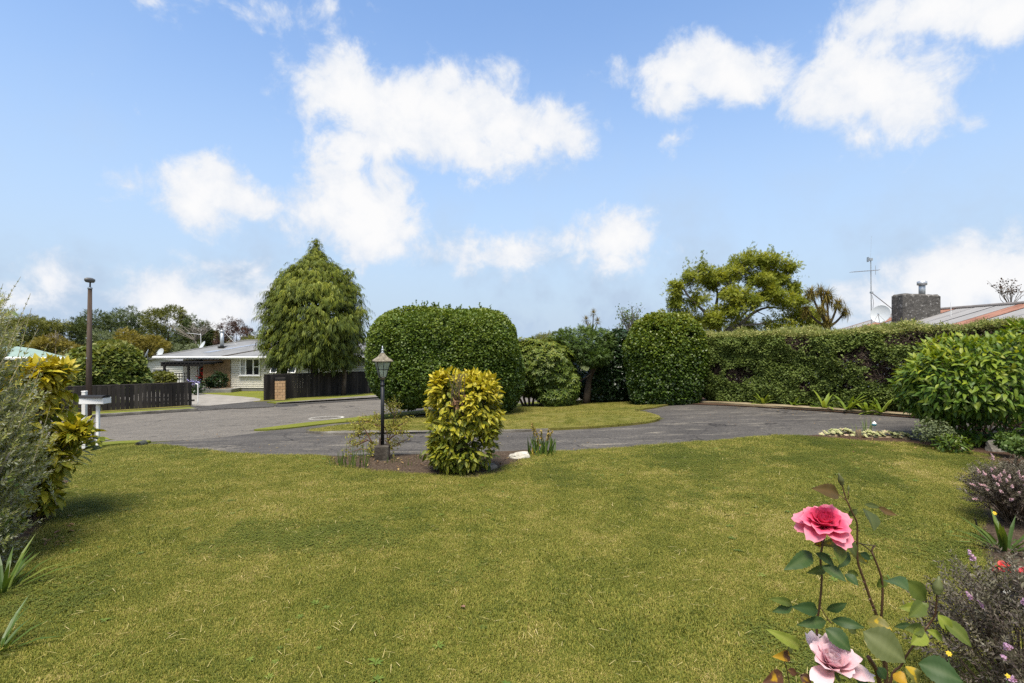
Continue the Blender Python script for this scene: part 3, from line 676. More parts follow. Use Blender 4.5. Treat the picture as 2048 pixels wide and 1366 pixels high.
Y0 = 21.6; b = onG(P(1235, 0, Y0)[0], Y0); th = thing('dark_evergreen', 'dark glossy evergreen shrub behind the stone urn in the shaded corner', 'shrub', b)
lob = [(P(u, v, Y0)[0], Y0+dy, P(u, v, Y0)[2], rx, .9, rz, 2.3) for u, v, rx, rz, dy in ((1228, 735, 1.0, 1.45, 0), (1205, 765, .7, .75, .2), (1255, 745, .6, 1.1, 0), (1180, 772, .5, .6, .4), (1245, 690, .5, .6, .3), (1160, 770, .5, .6, .9), (1140, 750, .5, .7, 1.2))]
p, nn, inn, w = crown(lob, 15000, .14, 1.7, .15, gap=(2.4, .16), back=.5, seed=7)
k = rng.random(len(p)) < .2; cloud('crown', DIA, m_dark, th, p[k]-nn[k]*.25, frames(rng.normal(size=nn[k].shape), nn[k]+rng.normal(size=nn[k].shape)*.3), rng.uniform(.2, .3, k.sum()), w[k]*.4)
cloud('crown', DIA, m_dark, th, p, leafdirs(nn, .6, .7, -.1), rng.uniform(.09, .14, len(p)), w*.8)
trunk_limbs(th, b, [P(1215, 740, Y0), P(1245, 720, Y0), P(1230, 690, Y0)], .1)

# ------------------------------------------------------------------ tall clipped shrub at the end of the long hedge
Y0 = 19.3; b = onG(P(1335, 0, Y0)[0], Y0); th = thing('clipped_camellia', 'tall rounded glossy green shrub clipped flush against the near end of the long hedge', 'shrub', b)
cx = P(1328, 0, Y0)[0]
lob = [(cx, Y0, 1.15, 1.40, 1.2, 1.88, 3.2), (cx+.75, Y0+.6, 1.2, .95, 1.1, 1.7, 2.6)]
p, nn, inn, w = crown(lob, 40000, .12, 1.5, .11, gap=(2.5, .2), back=.35, seed=8)
t = np.clip((p[:, 2]-.3)/2.6, 0, 1)*.85+.32*w-.02  # upper leaves get a lighter tint, light on the top painted in
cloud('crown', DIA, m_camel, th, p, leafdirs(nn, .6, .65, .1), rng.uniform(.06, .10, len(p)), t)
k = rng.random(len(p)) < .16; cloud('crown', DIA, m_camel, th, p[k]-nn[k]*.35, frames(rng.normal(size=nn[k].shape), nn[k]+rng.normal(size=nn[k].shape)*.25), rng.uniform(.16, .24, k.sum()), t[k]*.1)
trunk_limbs(th, b, [(cx-.5, Y0, 1), (cx+.5, Y0, 1.2), (cx, Y0, 1.6)], .1)

# ------------------------------------------------------------------ long clipped hedge with bare dead patches
A = np.array([P(1402, 0, 18.9)[0], 18.9]); B = np.array([13.9, 11.0]); Lh = np.linalg.norm(B-A); yaw = math.atan2(*(B-A)[::-1]); M = (A+B)/2
nrm = np.array([math.sin(yaw), -math.cos(yaw)]); nrm = nrm*np.sign(-(nrm@M)); th = thing('long_hedge', 'long olive green clipped hedge with brown dead patches along the far side of the driveway', 'hedge', onG(*A))
ctr = M-nrm*.82
lob = [(ctr[0], ctr[1], 1.00, Lh/2+.55, .78, 1.27, 9, yaw)]
p, nn, inn, w = crown(lob, 190000, bump=.17, bs=1.9, depth=.09, back=.25, seed=12)
hole = vnoise(p*[3.6, 3.6, 4.2], 77)+.5*(vnoise(p*.9, 78)-.5)
al = (p[:, :2]-A)@(B-A)/Lh; hz = p[:, 2]
px_u = 1024+F*p[:, 0]/p[:, 1]; px_v = 683-F*(hz-CZ)/p[:, 1]
patch = vnoise(np.stack([al*1.5, hz*1.7, al*0], 1), 21)+.35*(vnoise(np.stack([al*4, hz*4, al*0], 1), 22)-.5)
p[:, 2] += np.clip(al/Lh-.35, 0, 1)*.42*np.clip(p[:, 2]-1, 0, 1)
front = (nn[:, :2]@nrm) > .4
# bare places sit at fixed distances along the hedge: (metres along, height, half length, half height)
bare = np.zeros(len(p))
def along(u):
    k = (u-1024)/F; d = B-A; tt = (k*A[1]-A[0])/(d[0]-k*d[1]); return tt*Lh
for u, z, hl, hh in ((1592, 2.18, .38, .36), (1905, 2.20, 1.0, .22), (1840, 2.1, .7, .22), (1765, 1.05, .55, .35), (1470, .82, .4, .3), (1430, 1.0, .25, .3), (2000, 2.2, .8, .2), (1700, 1.55, .35, .2), (1610, .55, .2, .2)):
    a0 = along(u); bare = np.maximum(bare, 1.25-np.hypot((al-a0)/hl, (hz-z)/hh)+(patch-.5)*1.2)
dead = front & ((bare > .25) | (patch < .20))
dead |= front & (hole < .21)
keep = ~dead | (rng.random(len(p)) < .05)
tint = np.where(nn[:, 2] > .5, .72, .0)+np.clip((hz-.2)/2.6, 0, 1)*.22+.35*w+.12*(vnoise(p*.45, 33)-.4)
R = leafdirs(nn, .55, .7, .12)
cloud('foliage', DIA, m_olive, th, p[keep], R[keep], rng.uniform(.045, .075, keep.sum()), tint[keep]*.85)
q = np.where(dead)[0]; q = q[rng.random(len(q)) < .55]; qq = p[q]-np.column_stack([nrm[None]*rng.uniform(.06, .30, (len(q), 1)), np.zeros(len(q))])
tw = (np.array([(-.03, 0, 0), (.03, 0, 0), (.0, 1, 0.06)]), np.array([(0, 1, 2)]))
cloud('dead_twigs', tw, m_dead, th, qq, leafdirs(nn[q], .6, .8, .1), rng.uniform(.12, .28, len(q)), w[q], 'stuff')
k = rng.random(len(p)) < .07; cloud('foliage', DIA, m_dead, th, p[k]-nn[k]*.40, leafdirs(nn[k], .3, .9), rng.uniform(.12, .22, k.sum()), w[k]*.3, 'stuff')
# fresh pale shoots along the top
k = np.where((nn[:, 2] > .6))[0]; k = k[rng.permutation(len(k))[:9500]]
d = rng.normal(0, .28, (len(k), 3)); d[:, 2] = 1
cloud('shoots', [spray_template(2) for _ in range(3)], m_olive, th, p[k]-[0, 0, .02], frames(d, rng.normal(size=d.shape)), rng.uniform(.10, .22, len(k)), rng.uniform(.9, 1.0, len(k)), 'stuff')
mb = MB()
for f in np.linspace(.03, .97, 24):
    c = A+(B-A)*f-nrm*.75; b0 = onG(*c); mb.tube([b0-[0, 0, .1], b0+[rng.normal(0, .1), rng.normal(0, .1), .9], b0+[rng.normal(0, .2), rng.normal(0, .2), 2.0]], [.05, .04, .015], 5)
mb.out('stems', m_twig, th, kind='stuff')

# ------------------------------------------------------------------ weeping cypress over the street
Y0 = 31.0; b = onG(P(628, 0, Y0)[0], Y0); th = thing('weeping_cypress', 'tall conical weeping conifer with drooping green gold sprays above the black fence', 'tree', b)
pr = [(-.1, .4), (.12, 1.9), (.76, 2.5), (1.58, 2.72), (2.36, 2.92), (3.97, 2.75), (4.9, 2.35), (5.57, 2.0), (6.3, 1.45), (6.85, .95), (7.3, .40), (8.15, .04)]
pz = np.array([a for a, _ in pr]); prr = np.array([r for _, r in pr]); cx = P(633, 0, Y0)[0]
ncl = 660; zs = .55+rng.beta(1.05, 1.25, ncl)*7.1; zs = np.concatenate([zs, np.linspace(6.7, 8.15, 24)]); ncl = len(zs)
ang = np.arange(ncl)*2.39996+rng.normal(0, .3, ncl); lobn = .97+.07*np.sin(3*ang+zs*1.1)+rng.normal(0, .06, ncl)+.42*(vnoise(np.column_stack([np.cos(ang)*2.2, np.sin(ang)*2.2, zs*.9]), 91)-.5)
rad = np.interp(zs, pz, prr)*lobn*.86; cc = np.column_stack([cx+rad*np.cos(ang)-.09*(7.4-zs)*.25, Y0+rad*np.sin(ang), zs]); ou = np.column_stack([np.cos(ang), np.sin(ang), ang*0])
# leaders that break the outline
for u_, v_ in ((574, 552), (690, 552), (704, 580), (556, 604), (536, 636), (716, 628)):
    s_ = np.clip(rng.normal(0, 1, (5, 3)), -1.2, 1.2)*[.10, .15, .22]+P(u_, v_, Y0-.3); cc = np.vstack([cc, s_]); ou = np.vstack([ou, np.tile([.2*np.sign(u_-633), -.5, 0], (5, 1))]); zs = np.append(zs, np.full(5, 6.6))
# a side leader on the left
sl = np.clip(rng.normal(0, 1, (26, 3)), -1.3, 1.3)*[.25, .25, .5]+[P(580, 0, Y0)[0], Y0, 5.1]; cc = np.vstack([cc, sl]); ou = np.vstack([ou, np.tile([-.8, -.4, 0], (26, 1))]); zs = np.append(zs, sl[:, 2])
def weep_template():
    V = []; Fc = []
    for s in range(9):
        f = s/8; y0 = .08+.62*f**.8; z0 = .10*math.sin(f*2.2)-.55*f*f; sd = -1 if s % 2 else 1; x0 = sd*random.uniform(.02, .16)*(1-f*.7); L = random.uniform(.35, .75)*(1-.35*f); w = random.uniform(.03, .055); b = len(V); sx = x0+sd*random.uniform(.0, .14); o = random.uniform(.02, .16)
        V += [(x0*.3-w*.6, y0, z0), (x0*.3+w*.6, y0, z0), (sx-w, y0+o, z0-.4*L), (sx+w, y0+o, z0-.4*L), (sx*1.15, y0+o*.9, z0-L)]
        Fc += [(b, b+1, b+3), (b, b+3, b+2), (b+2, b+3, b+4)]
    return np.array(V), np.array(Fc)
ns = 24; ci = np.repeat(np.arange(len(cc)), ns); sm = np.clip((8.2-zs[ci])/2.5, .35, 1)
o3 = rng.normal(size=(len(ci), 3))*np.array([.30, .30, .17])*sm[:, None]
p = cc[ci]+o3-ou[ci]*rng.uniform(0, .35, (len(ci), 1)); d = ou[ci]*.9+rng.normal(size=p.shape)*.55; d[:, 2] = rng.uniform(-.1, .3, len(p))
vis = (((CAMP-p)*ou[ci]).sum(1) > -8) | (rng.random(len(p)) < .5); 
R = frames(d, np.tile([0, 0, 1.], (len(p), 1))); tc = rng.random(len(cc))
tint = np.clip(.30+.5*(o3[:, 2]/.2*.45+.3)+.45*(tc[ci]-.5)+.05*(zs[ci]-3), 0, 1)
cloud('crown', [weep_template() for _ in range(5)], m_conif, th, p[vis], R[vis], (rng.uniform(.28, .62, len(p))*np.maximum(sm, .5))[vis], tint[vis])
stems('trunk', m_trunk, th, [([b-[0, 0, .1], [b[0]+.05, Y0, 1.5], [cx, Y0, 6.8]], [.26, .2, .03])], 8)
stems('trunk', m_trunk, th, [([onG(P(690, 0, Y0)[0], Y0-.3), P(688, 735, Y0-.3), P(670, 690, Y0)], [.14, .11, .05])], 7)
stems('branch', m_trunk, th, [([[cx, Y0, z], [cx+r*.6*math.cos(a), Y0+r*.6*math.sin(a), z+.25], [cx+r*math.cos(a), Y0+r*math.sin(a), z+.1]], [.06, .04, .015]) for z, a in zip(np.linspace(0, 5.6, 40), np.arange(40)*2.4) for r in [float(np.interp(z, pz, prr))*.9]], 5, kind='stuff')

# ------------------------------------------------------------------ spreading feathery tree beyond the hedge
Y0 = 30.0; b = onG(P(1462, 0, Y0)[0], Y0); th = thing('spreading_tree', 'wide spreading tree with airy yellow green foliage and arching bare limbs behind the hedge', 'tree', b)
Q = lambda u, v, dy=0: P(u, v, Y0+dy)
limbs = [([Q(1455, 670), Q(1480, 650), Q(1505, 627), Q(1535, 615), Q(1570, 618)], [.14, .11, .09, .06, .03]), ([Q(1450, 665), Q(1475, 640), Q(1478, 610), Q(1500, 575), Q(1540, 545)], [.13, .10, .08, .06, .03]),
         ([Q(1440, 665, .5), Q(1432, 620, .5), Q(1435, 585, .6), Q(1420, 555, .8)], [.13, .1, .07, .03]), ([Q(1435, 660), Q(1405, 620), Q(1375, 590, -.3), Q(1365, 560, -.3), Q(1400, 540, -.4)], [.1, .08, .06, .04, .02]),
         ([Q(1435, 590, .5), Q(1455, 570), Q(1490, 530), Q(1500, 510)], [.07, .06, .04, .02]), ([Q(1480, 650, -.3), Q(1520, 648, -.5), Q(1560, 640, -.5), Q(1600, 640, -.4)], [.09, .06, .05, .02]),
         ([Q(1478, 640, .4), Q(1500, 620, .8), Q(1530, 630, 1)], [.06, .04, .02]), ([Q(1535, 545), Q(1560, 530), Q(1590, 535)], [.03, .025, .012]), ([Q(1500, 512), Q(1508, 500), Q(1516, 484)], [.018, .012, .005])]
stems('limb', m_trunk, th, [([b-[0, 0, .1], b+[0, 0, .6], Q(1452, 668)], [.3, .24, .17])], 8)
for lb in limbs: stems('limb', m_grey, th, [lb], 6)
lob = [(Q(u, v)[0], Y0+dy, Q(u, v)[2], rx, ry, rz, 2) for u, v, rx, rz, ry, dy in (
 (1375, 555, .55, .32, .7, -.3), (1350, 575, .42, .5, .6, -.2), (1352, 605, .5, .45, .7, 0), (1400, 540, .5, .2, .6, -.4), (1392, 600, .7, .42, .9, 0), (1430, 560, .9, .50, 1.2, .5), (1470, 545, 1.0, .48, 1.3, .3),
 (1500, 522, 1.0, .42, 1.2, 0), (1540, 525, .85, .42, 1.1, 0), (1580, 535, .45, .32, .8, 0), (1510, 560, .8, .4, 1.0, -.6), (1555, 560, .75, .42, 1.0, .2), (1455, 590, .75, .45, 1.0, -.7), (1480, 605, .8, .28, 1.0, -1.0),
 (1450, 622, .75, .5, 1.0, -.9), (1420, 640, .7, .55, 1.0, -.5), (1530, 590, .7, .32, 1.1, -.8), (1570, 605, 1.0, .40, 1.1, -.6), (1600, 630, .95, .45, 1.0, -.5), (1560, 650, 1.2, .45, 1.1, -.3), (1620, 650, .6, .4, .9, -.4), (1500, 655, 1.0, .4, 1.0, .8), (1375, 640, 1.0, .55, 1.0, .4), (1590, 575, .4, .3, .6, .2), (1340, 640, .6, .5, .9, .4))]
p, nn, inn, w = crown(lob, 40000, .28, 2.6, .34, gap=(3.0, .46, .12), back=.8, inner=.35, seed=31)
cloud('crown', [spray_template(3) for _ in range(6)], m_willow, th, p, leafdirs(nn, .6, .6, -.15), rng.uniform(.12, .24, len(p)), .62*w+np.clip(nn[:, 2], -.3, 1)*.22+.1)

# ------------------------------------------------------------------ cabbage trees
def cabbage(name, label, Y0, heads, root, n, L, drop=0):
    b = onG(P(root[0], 0, Y0)[0], Y0); th = thing(name, label, 'tree', b); j = P(root[0], root[1], Y0); paths = [([b-[0, 0, .1], (b+j)/2, j], [.16*L, .13*L, .11*L])]
    tv = (np.array([(-.022, 0, 0), (.022, 0, 0), (-.028, .5, .02), (.028, .5, .02), (0, 1, -.12)]), np.array([(0, 1, 3), (0, 3, 2), (2, 3, 4)]))
    for k, (u, v, r, dy) in enumerate(heads):
        c = P(u, v, Y0+dy); paths.append(([j, (j+c)/2+[0, 0, -.12], c-[0, 0, .05]], [.09*L, .07*L, .055*L]))
        d = rng.normal(size=(n, 3)); d /= np.linalg.norm(d, axis=1)[:, None]; d[:, 2] = d[:, 2]*.8+.15-drop*rng.random(n)
        R = frames(d, np.tile([0, 0, 1.], (n, 1)))
        cloud('leaf_head', tv, m_cab, th, np.tile(c, (n, 1))+d*.06, R, rng.uniform(.75, 1.1, n)*r, np.clip(.5+.4*d[:, 2], 0, 1))
        if drop:
            m = n//2; dd = rng.normal(size=(m, 3))*.3; dd[:, 2] = -1; cloud('leaf_head', tv, m_cab, th, np.tile(c, (m, 1))+rng.normal(0, .10, (m, 3)), frames(dd, rng.normal(size=dd.shape)), rng.uniform(.6, 1.3, m)*r, rng.uniform(.4, 1, m))
    stems('trunk', m_trunk, th, paths, 7)
cabbage('cabbage_tree', 'cabbage tree with several drooping golden heads beside the spreading tree', 26.5, [(1622, 585, .50, 0), (1655, 590, .55, .2), (1676, 606, .45, -.2), (1643, 618, .42, -.4), (1690, 622, .36, 0), (1655, 645, .45, -.2), (1612, 620, .42, .3), (1640, 580, .40, .5)], (1656, 655), 190, .8, .5)
cabbage('cabbage_tree', 'small distant cabbage tree with three spiky heads above the feathery shrub', 31, [(1187, 627, .34, 0), (1172, 640, .36, .2), (1195, 643, .34, 0), (1180, 655, .38, 0)], (1184, 668), 130, .45)

# ------------------------------------------------------------------ thin bare growth against the sky
def twiggy(name, label, Y0, u0, v0, spread, height, n, mat, leaf=None, seed=0, r=.02):
    b = onG(P(u0, 0, Y0)[0], Y0); th = thing(name, label, 'tree', b); base = P(u0, v0, Y0); paths = [([b-[0, 0, .1], base], [r*2.2, r*1.3])]; tips = []
    for k in range(n):
        tip = base+np.array([rng.normal(0, spread), rng.normal(0, spread*.6), height*rng.uniform(.45, 1)]); mid = base+(tip-base)*.5+rng.normal(0, .06, 3); paths.append(([base-[0, 0, .1], mid, tip], [r, r*.6, r*.25])); tips.append(tip)
        for _ in range(4):
            q = base+(tip-base)*rng.uniform(.4, .95)+rng.normal(0, .02, 3); e = q+np.array([rng.normal(0, spread*.35), rng.normal(0, .1), height*rng.uniform(.08, .25)]); paths.append(([q, e], [r*.4, r*.2])); tips.append(e)
    stems('branches', mat, th, paths, 4, kind='stuff')
    if leaf:
        m, cnt, s = leaf; t = np.array(tips)[rng.integers(0, len(tips), cnt)]+rng.normal(0, .07, (cnt, 3)); cloud('crown', DIA, m, th, t, leafdirs(rng.normal(size=t.shape)), rng.uniform(s*.7, s*1.2, cnt), rng.random(cnt))
twiggy('bare_shrub', 'thin grey nearly bare shrub poking up behind the tall clipped shrub', 22.5, 1262, 672, .42, 1.25, 26, m_grey, (m_feath, 500, .07))
twiggy('bare_shrub', 'sparse grey twigs showing between the dark evergreen and the tall clipped shrub', 23.5, 1246, 676, .35, .75, 16, m_grey, (m_feath, 160, .06))
twiggy('bare_tree', 'small bare dark tree showing above the rusty corrugated roof', 26, 2022, 612, .45, 1.45, 15, m_twig, (m_dead, 160, .09), r=.022)
# ------------------------------------------------------------------ materials for built things
def plain(name, c, rough=.6, spec=.4, metal=0, var=.18, scale=6, bump=0, dirt=None):
    m, t, o = nt(name); v = pos(t); n = mrange(t, noise(t, v, scale, 6, .62), .3, .7)
    c0 = tuple(a*(1-var) for a in c); c1 = tuple(a*(1+var) for a in c); col = mixc(t, n, c4(c0), c4(c1))
    if dirt:
        dc, sc, thr = dirt; col = mixc(t, mth(t, 'MULTIPLY', mrange(t, noise(t, v, sc, 7, .7), thr, thr+.14), .85), col, c4(dc))
    p = nd(t, 'ShaderNodeBsdfPrincipled', {'Base Color': col, 'Roughness': rough, 'Specular IOR Level': spec, 'Metallic': metal})
    if bump:
        b = nd(t, 'ShaderNodeBump', {'Strength': bump, 'Distance': .01, 'Height': noise(t, v, scale*6, 4, .6)}); t.links.new(b.outputs[0], p.inputs['Normal'])
    t.links.new(p.outputs[0], o.inputs[0]); return m
def perobj(name, stops, rough=.85, scale=8, stretch=(1, 1, .15), spec=.2, bump=.4, grain=.5):
    """one material whose shade differs a little from piece to piece, with grain running along it"""
    m, t, o = nt(name); v = nd(t, 'ShaderNodeVectorMath', {0: pos(t), 1: stretch}, operation='MULTIPLY').outputs[0]
    r = nd(t, 'ShaderNodeObjectInfo').outputs['Random']; n = noise(t, v, scale, 7, .65)
    f = mth(t, 'ADD', mth(t, 'MULTIPLY', r, 1-grain), mth(t, 'MULTIPLY', mrange(t, n, .3, .7), grain), True)
    c = ramp(t, f, [(i/(len(stops)-1), s) for i, s in enumerate(stops)])
    p = nd(t, 'ShaderNodeBsdfPrincipled', {'Base Color': c, 'Roughness': rough, 'Specular IOR Level': spec})
    b = nd(t, 'ShaderNodeBump', {'Strength': bump, 'Distance': .008, 'Height': n}); t.links.new(b.outputs[0], p.inputs['Normal'])
    t.links.new(p.outputs[0], o.inputs[0]); return m
m_paling = perobj('black_stained_timber', [(.008, .0075, .007), (.017, .015, .014), (.032, .028, .025), (.07, .062, .052)], .85, 7, (1, 1, .12))
m_board = perobj('cream_weatherboard', [(.62, .59, .50), (.68, .65, .56), (.72, .69, .60)], .55, .6, (.3, .3, 1), .35, 0, .2)
m_white = plain('white_paint', (.78, .78, .76), .45, .45, 0, .04, 3)
m_whited = plain('weathered_white_paint', (.70, .69, .65), .55, .4, 0, .08, 5, dirt=((.35, .33, .28), 9, .62))
m_glass, t, o_ = nt('dark_window_glass'); p_ = nd(t, 'ShaderNodeBsdfPrincipled', {'Base Color': (.02, .022, .024, 1), 'Roughness': .06, 'Specular IOR Level': .8}); t.links.new(p_.outputs[0], o_.inputs[0])
m_curt = plain('pale_curtain', (.42, .42, .40), .8, .1, 0, .25, 14)
m_brick = perobj('tan_brick', [(.28, .18, .095), (.36, .235, .125), (.43, .29, .165)], .85, 20, (1, 1, 1), .2, .4, .4)
m_mortar = plain('mortar', (.23, .19, .14), .95, .1, 0, .2, 20)
m_pillarbrick = perobj('warm_letterbox_brick', [(.34, .21, .11), (.42, .27, .145), (.48, .33, .19)], .8, 20, (1, 1, 1), .25, .3, .4)
m_roof = surf('grey_metal_roof', [(.15, .15, .147), (.195, .195, .19), (.235, .232, .225)], .9, 5, .6, .35, .1, 30)
m_ftn = plain('foundation_concrete', (.20, .195, .18), .9, .2, 0, .25, 4)
m_black = plain('black_stained_beam', (.012, .011, .010), .7, .3, 0, .3, 10)
m_galv = plain('galvanised_steel', (.42, .45, .47), .42, .5, .6, .12, 10)
m_alu = plain('aluminium', (.50, .51, .52), .4, .5, .7, .1, 20)
m_stucco = surf('mossy_roughcast', [(.055, .052, .048), (.10, .094, .086), (.145, .137, .125)], 7, 8, .97, .1, 1.0, 18, speck=((.27, .26, .245), 10, .585), stretch=(1, 1, 1.8))
m_pole = perobj('old_timber_pole', [(.05, .036, .028), (.085, .062, .048), (.13, .10, .08)], .9, 6, (1, 1, .06), .15, .5, 1.0)
m_post = plain('black_lamp_paint', (.012, .013, .016), .5, .4, 0, .3, 12, dirt=((.10, .085, .07), 22, .66))
m_block = surf('stained_concrete_block', [(.028, .023, .018), (.062, .053, .043), (.11, .097, .08)], 6, 7, .95, .15, .7, 25)
m_lampglass, t, o_ = nt('grimy_lantern_glass'); gcol = mixc(t, mrange(t, noise(t, pos(t), 14, 5, .6), .35, .7), (.66, .74, .62, 1), (.42, .47, .37, 1))
p_ = nd(t, 'ShaderNodeBsdfPrincipled', {'Base Color': gcol, 'Roughness': .25, 'Specular IOR Level': .6}); q_ = nd(t, 'ShaderNodeBsdfTranslucent', {'Color': gcol}); r_ = nd(t, 'ShaderNodeMixShader', {0: .45, 1: p_.outputs[0], 2: q_.outputs[0]}); t.links.new(r_.outputs[0], o_.inputs[0])
m_lichen = surf('lichened_copper', [(.06, .055, .045), (.20, .175, .13), (.36, .32, .25)], 18, 7, .9, .2, .5, 60)
m_red = plain('red_flowers', (.50, .015, .012), .6, .3)

# ------------------------------------------------------------------ lamp post in its bed
b = gp(765, 926); th = thing('lamp_post', 'old black garden lamp post with glass lantern and lichened cap on a concrete block', 'lamp post', b)
Y0 = b[1]; k = Y0/F; zt = lambda v: CZ-(v-683)*k
mb = MB(); mb.box(b+[0, 0, .02], (.27, .27, .10), .1, .01); mb.out('footing', m_block, th)
hb = zt(893)-b[2]; mb = MB(); mb.box(b+[0, 0, .07+hb/2-.03], (.235, .225, hb-.02), .1, .018); mb.out('concrete_block', m_block, th)
mb = MB(); mb.tube([b+[0, 0, hb], [b[0], b[1], zt(760)]], .031, 12); mb.tube([[b[0], b[1], zt(772)], [b[0], b[1], zt(768)]], .036, 12); mb.out('post', m_post, th, smooth=True)
mb = MB(); mb.box([b[0]-.035, b[1]-.02, zt(884)], (.03, .05, .15), 0, .004); mb.out('bracket', m_pole, th)
mb = MB(); mb.tube(smoothpath([b+[.05, -.02, hb+.12], b+[.1, -.02, hb+.03], b+[.13, -.02, hb-.15], b+[.12, 0, .05]], 4), .012, 6); mb.out('cable_pipe', m_pole, th, smooth=True)
zb, zr, za = zt(754), zt(723), zt(708); wb, wt2, we = .052*1.0, .115, .150; yaw = .45
cr = lambda w, z: [np.array([b[0], b[1], z])+rotz(yaw)@np.array([sx*w, sy*w, 0]) for sx, sy in ((-1, -1), (1, -1), (1, 1), (-1, 1))]
lo, hi = cr(wb, zb), cr(wt2, zr)
for i in range(4):
    j = (i+1) % 4; part('pane', [lo[i], lo[j], hi[j], hi[i]]+[q*.985+np.array([b[0], b[1], (zb+zr)/2])*.015 for q in (lo[i], lo[j], hi[j], hi[i])], [(0, 1, 2, 3), (7, 6, 5, 4)], m_lampglass, th)
mb = MB()
for i in range(4):
    j = (i+1) % 4; mb.tube([lo[i], hi[i]], .0075, 5); mb.tube([(lo[i]+lo[j])/2, (hi[i]+hi[j])/2], .005, 4); mb.tube([lo[i]*.5+hi[i]*.5, lo[j]*.5+hi[j]*.5], .005, 4); mb.tube([lo[i], lo[j]], .008, 4); mb.tube([hi[i], hi[j]], .009, 4)
mb.out('lantern_frame', m_post, th)
mb = MB(); c0, c1, c2, c3 = cr(we, zr+.002), cr(we, zr+.016), cr(.07, zr+.085), cr(.022, za+.02)
vv = c0+c1+c2+c3; mb.add(vv, [(a+i, a+(i+1) % 4, a+4+(i+1) % 4, a+4+i) for a in (0, 4, 8) for i in range(4)]+[(3, 2, 1, 0), (12, 13, 14, 15)])
mb.out('lantern_cap', m_lichen, th)
mb = MB(); mb.lathe([b[0], b[1], za+.02], [(.028, 0), (.030, .012), (.012, .02), (.012, .03), (.026, .042), (.026, .052), (.010, .062), (.016, .075), (.010, .09), (.003, .125)], 12); mb.out('finial', m_galv, th, smooth=True)
mb = MB(); mb.lathe([b[0], b[1], zb-.03], [(.036, -.02), (.040, 0), (.062, .02), (.066, .03)], 12); mb.out('lantern_base', m_lichen, th, smooth=True)

# ------------------------------------------------------------------ mailbox on a white post
b = gp(196, 902); th = thing('mailbox', 'white mailbox on a slim square white post at the edge of the lawn', 'mailbox', b); k = b[1]/F; zt = lambda v: CZ-(v-683)*k
mb = MB(); mb.box([b[0], b[1], (b[2]+zt(808))/2-.03], (.055, .055, zt(808)-b[2]+.06), .1, .004); mb.out('post', m_white, th)
bw = 46*k; c = np.array([b[0]-.06, b[1], zt(801)]); mb = MB(); mb.box(c, (bw, .24, .125), .08, .006); mb.out('box', m_white, th)
mb = MB()
for i in range(7):
    a0 = math.pi*i/6; mb.v.append(np.array([c+[x, -.02-.125*math.cos(a0), .064+.05*math.sin(a0)] for x in (-bw/2-.01, bw/2+.01)])); 
mb.f = [(2*i, 2*i+2, 2*i+3, 2*i+1) for i in range(6)]+[tuple(range(0, 14, 2)), tuple(range(13, 0, -2))]; mb.out('lid', m_black, th)
p2 = gp(169, 899); mb = MB(); th2 = thing('marker_post', 'short white post behind the mailbox', 'post', p2); mb.box([p2[0], p2[1], (p2[2]+P(0, 784, p2[1])[2])/2], (.075, .075, P(0, 784, p2[1])[2]-p2[2]), .1, .005); mb.out('post', m_whited, th2)
mb = MB(); mb.box([p2[0], p2[1], P(0, 784, p2[1])[2]+.012], (.085, .085, .022), .1, .005); mb.out('cap', m_whited, th2)
b = gp(282, 896); th = thing('drain_pipe', 'short round greenish drain pipe end beside the driveway', 'pipe', b); mb = MB(); mb.tube([b+[0, .1, .075], b+[0, -.08, .07]], .075, 14); mb.out('pipe', plain('mossy_pipe', (.05, .055, .04), .8), th); mb = MB(); mb.lathe([0, 0, 0], [(.055, 0), (.056, .012)], 14)
v = np.concatenate(mb.v)[:, [0, 2, 1]]*[1, -1, 1]+b+[0, -.082, .07]; part('pipe_mouth', v, mb.f, m_black, th)

# ------------------------------------------------------------------ tall street pole
b = gp(177, 838); Y0 = 19.2; b = onG(P(177, 0, Y0)[0], Y0); th = thing('street_lamp_pole', 'tall dark weathered timber pole with a small lamp head on top', 'street lamp', b)
mb = MB(); mb.tube([b-[0, 0, .2], P(178.5, 700, Y0), P(180, 578, Y0)], [.105, .088, .066], 14); mb.out('pole', m_pole, th, smooth=True)
mb = MB(); mb.lathe(P(180, 577, Y0), [(.078, -.02), (.078, .03), (.04, .06)], 12); mb.out('pole_cap', m_galv, th, smooth=True)
mb = MB(); mb.tube([P(180, 577, Y0), P(180.5, 563, Y0)], .025, 8); mb.out('lamp_stem', m_black, th)
mb = MB(); v, f = lathevf((0, 0, 0), [(.05, -.08), (.09, -.07), (.118, 0), (.112, .06), (.06, .10)], 14); mb.add(v*[1, 1.9, 1]+P(179.5, 561, Y0), f); mb.out('lamp_head', plain('grey_lamp_housing', (.10, .10, .095), .5), th, smooth=True)
mb = MB()
for v_ in (640, 676, 716): mb.box(P(179, v_, Y0)+[0, -.14, 0], (.04, .02, .04), 0)
mb.out('tag_plate', m_galv, th, kind='stuff')

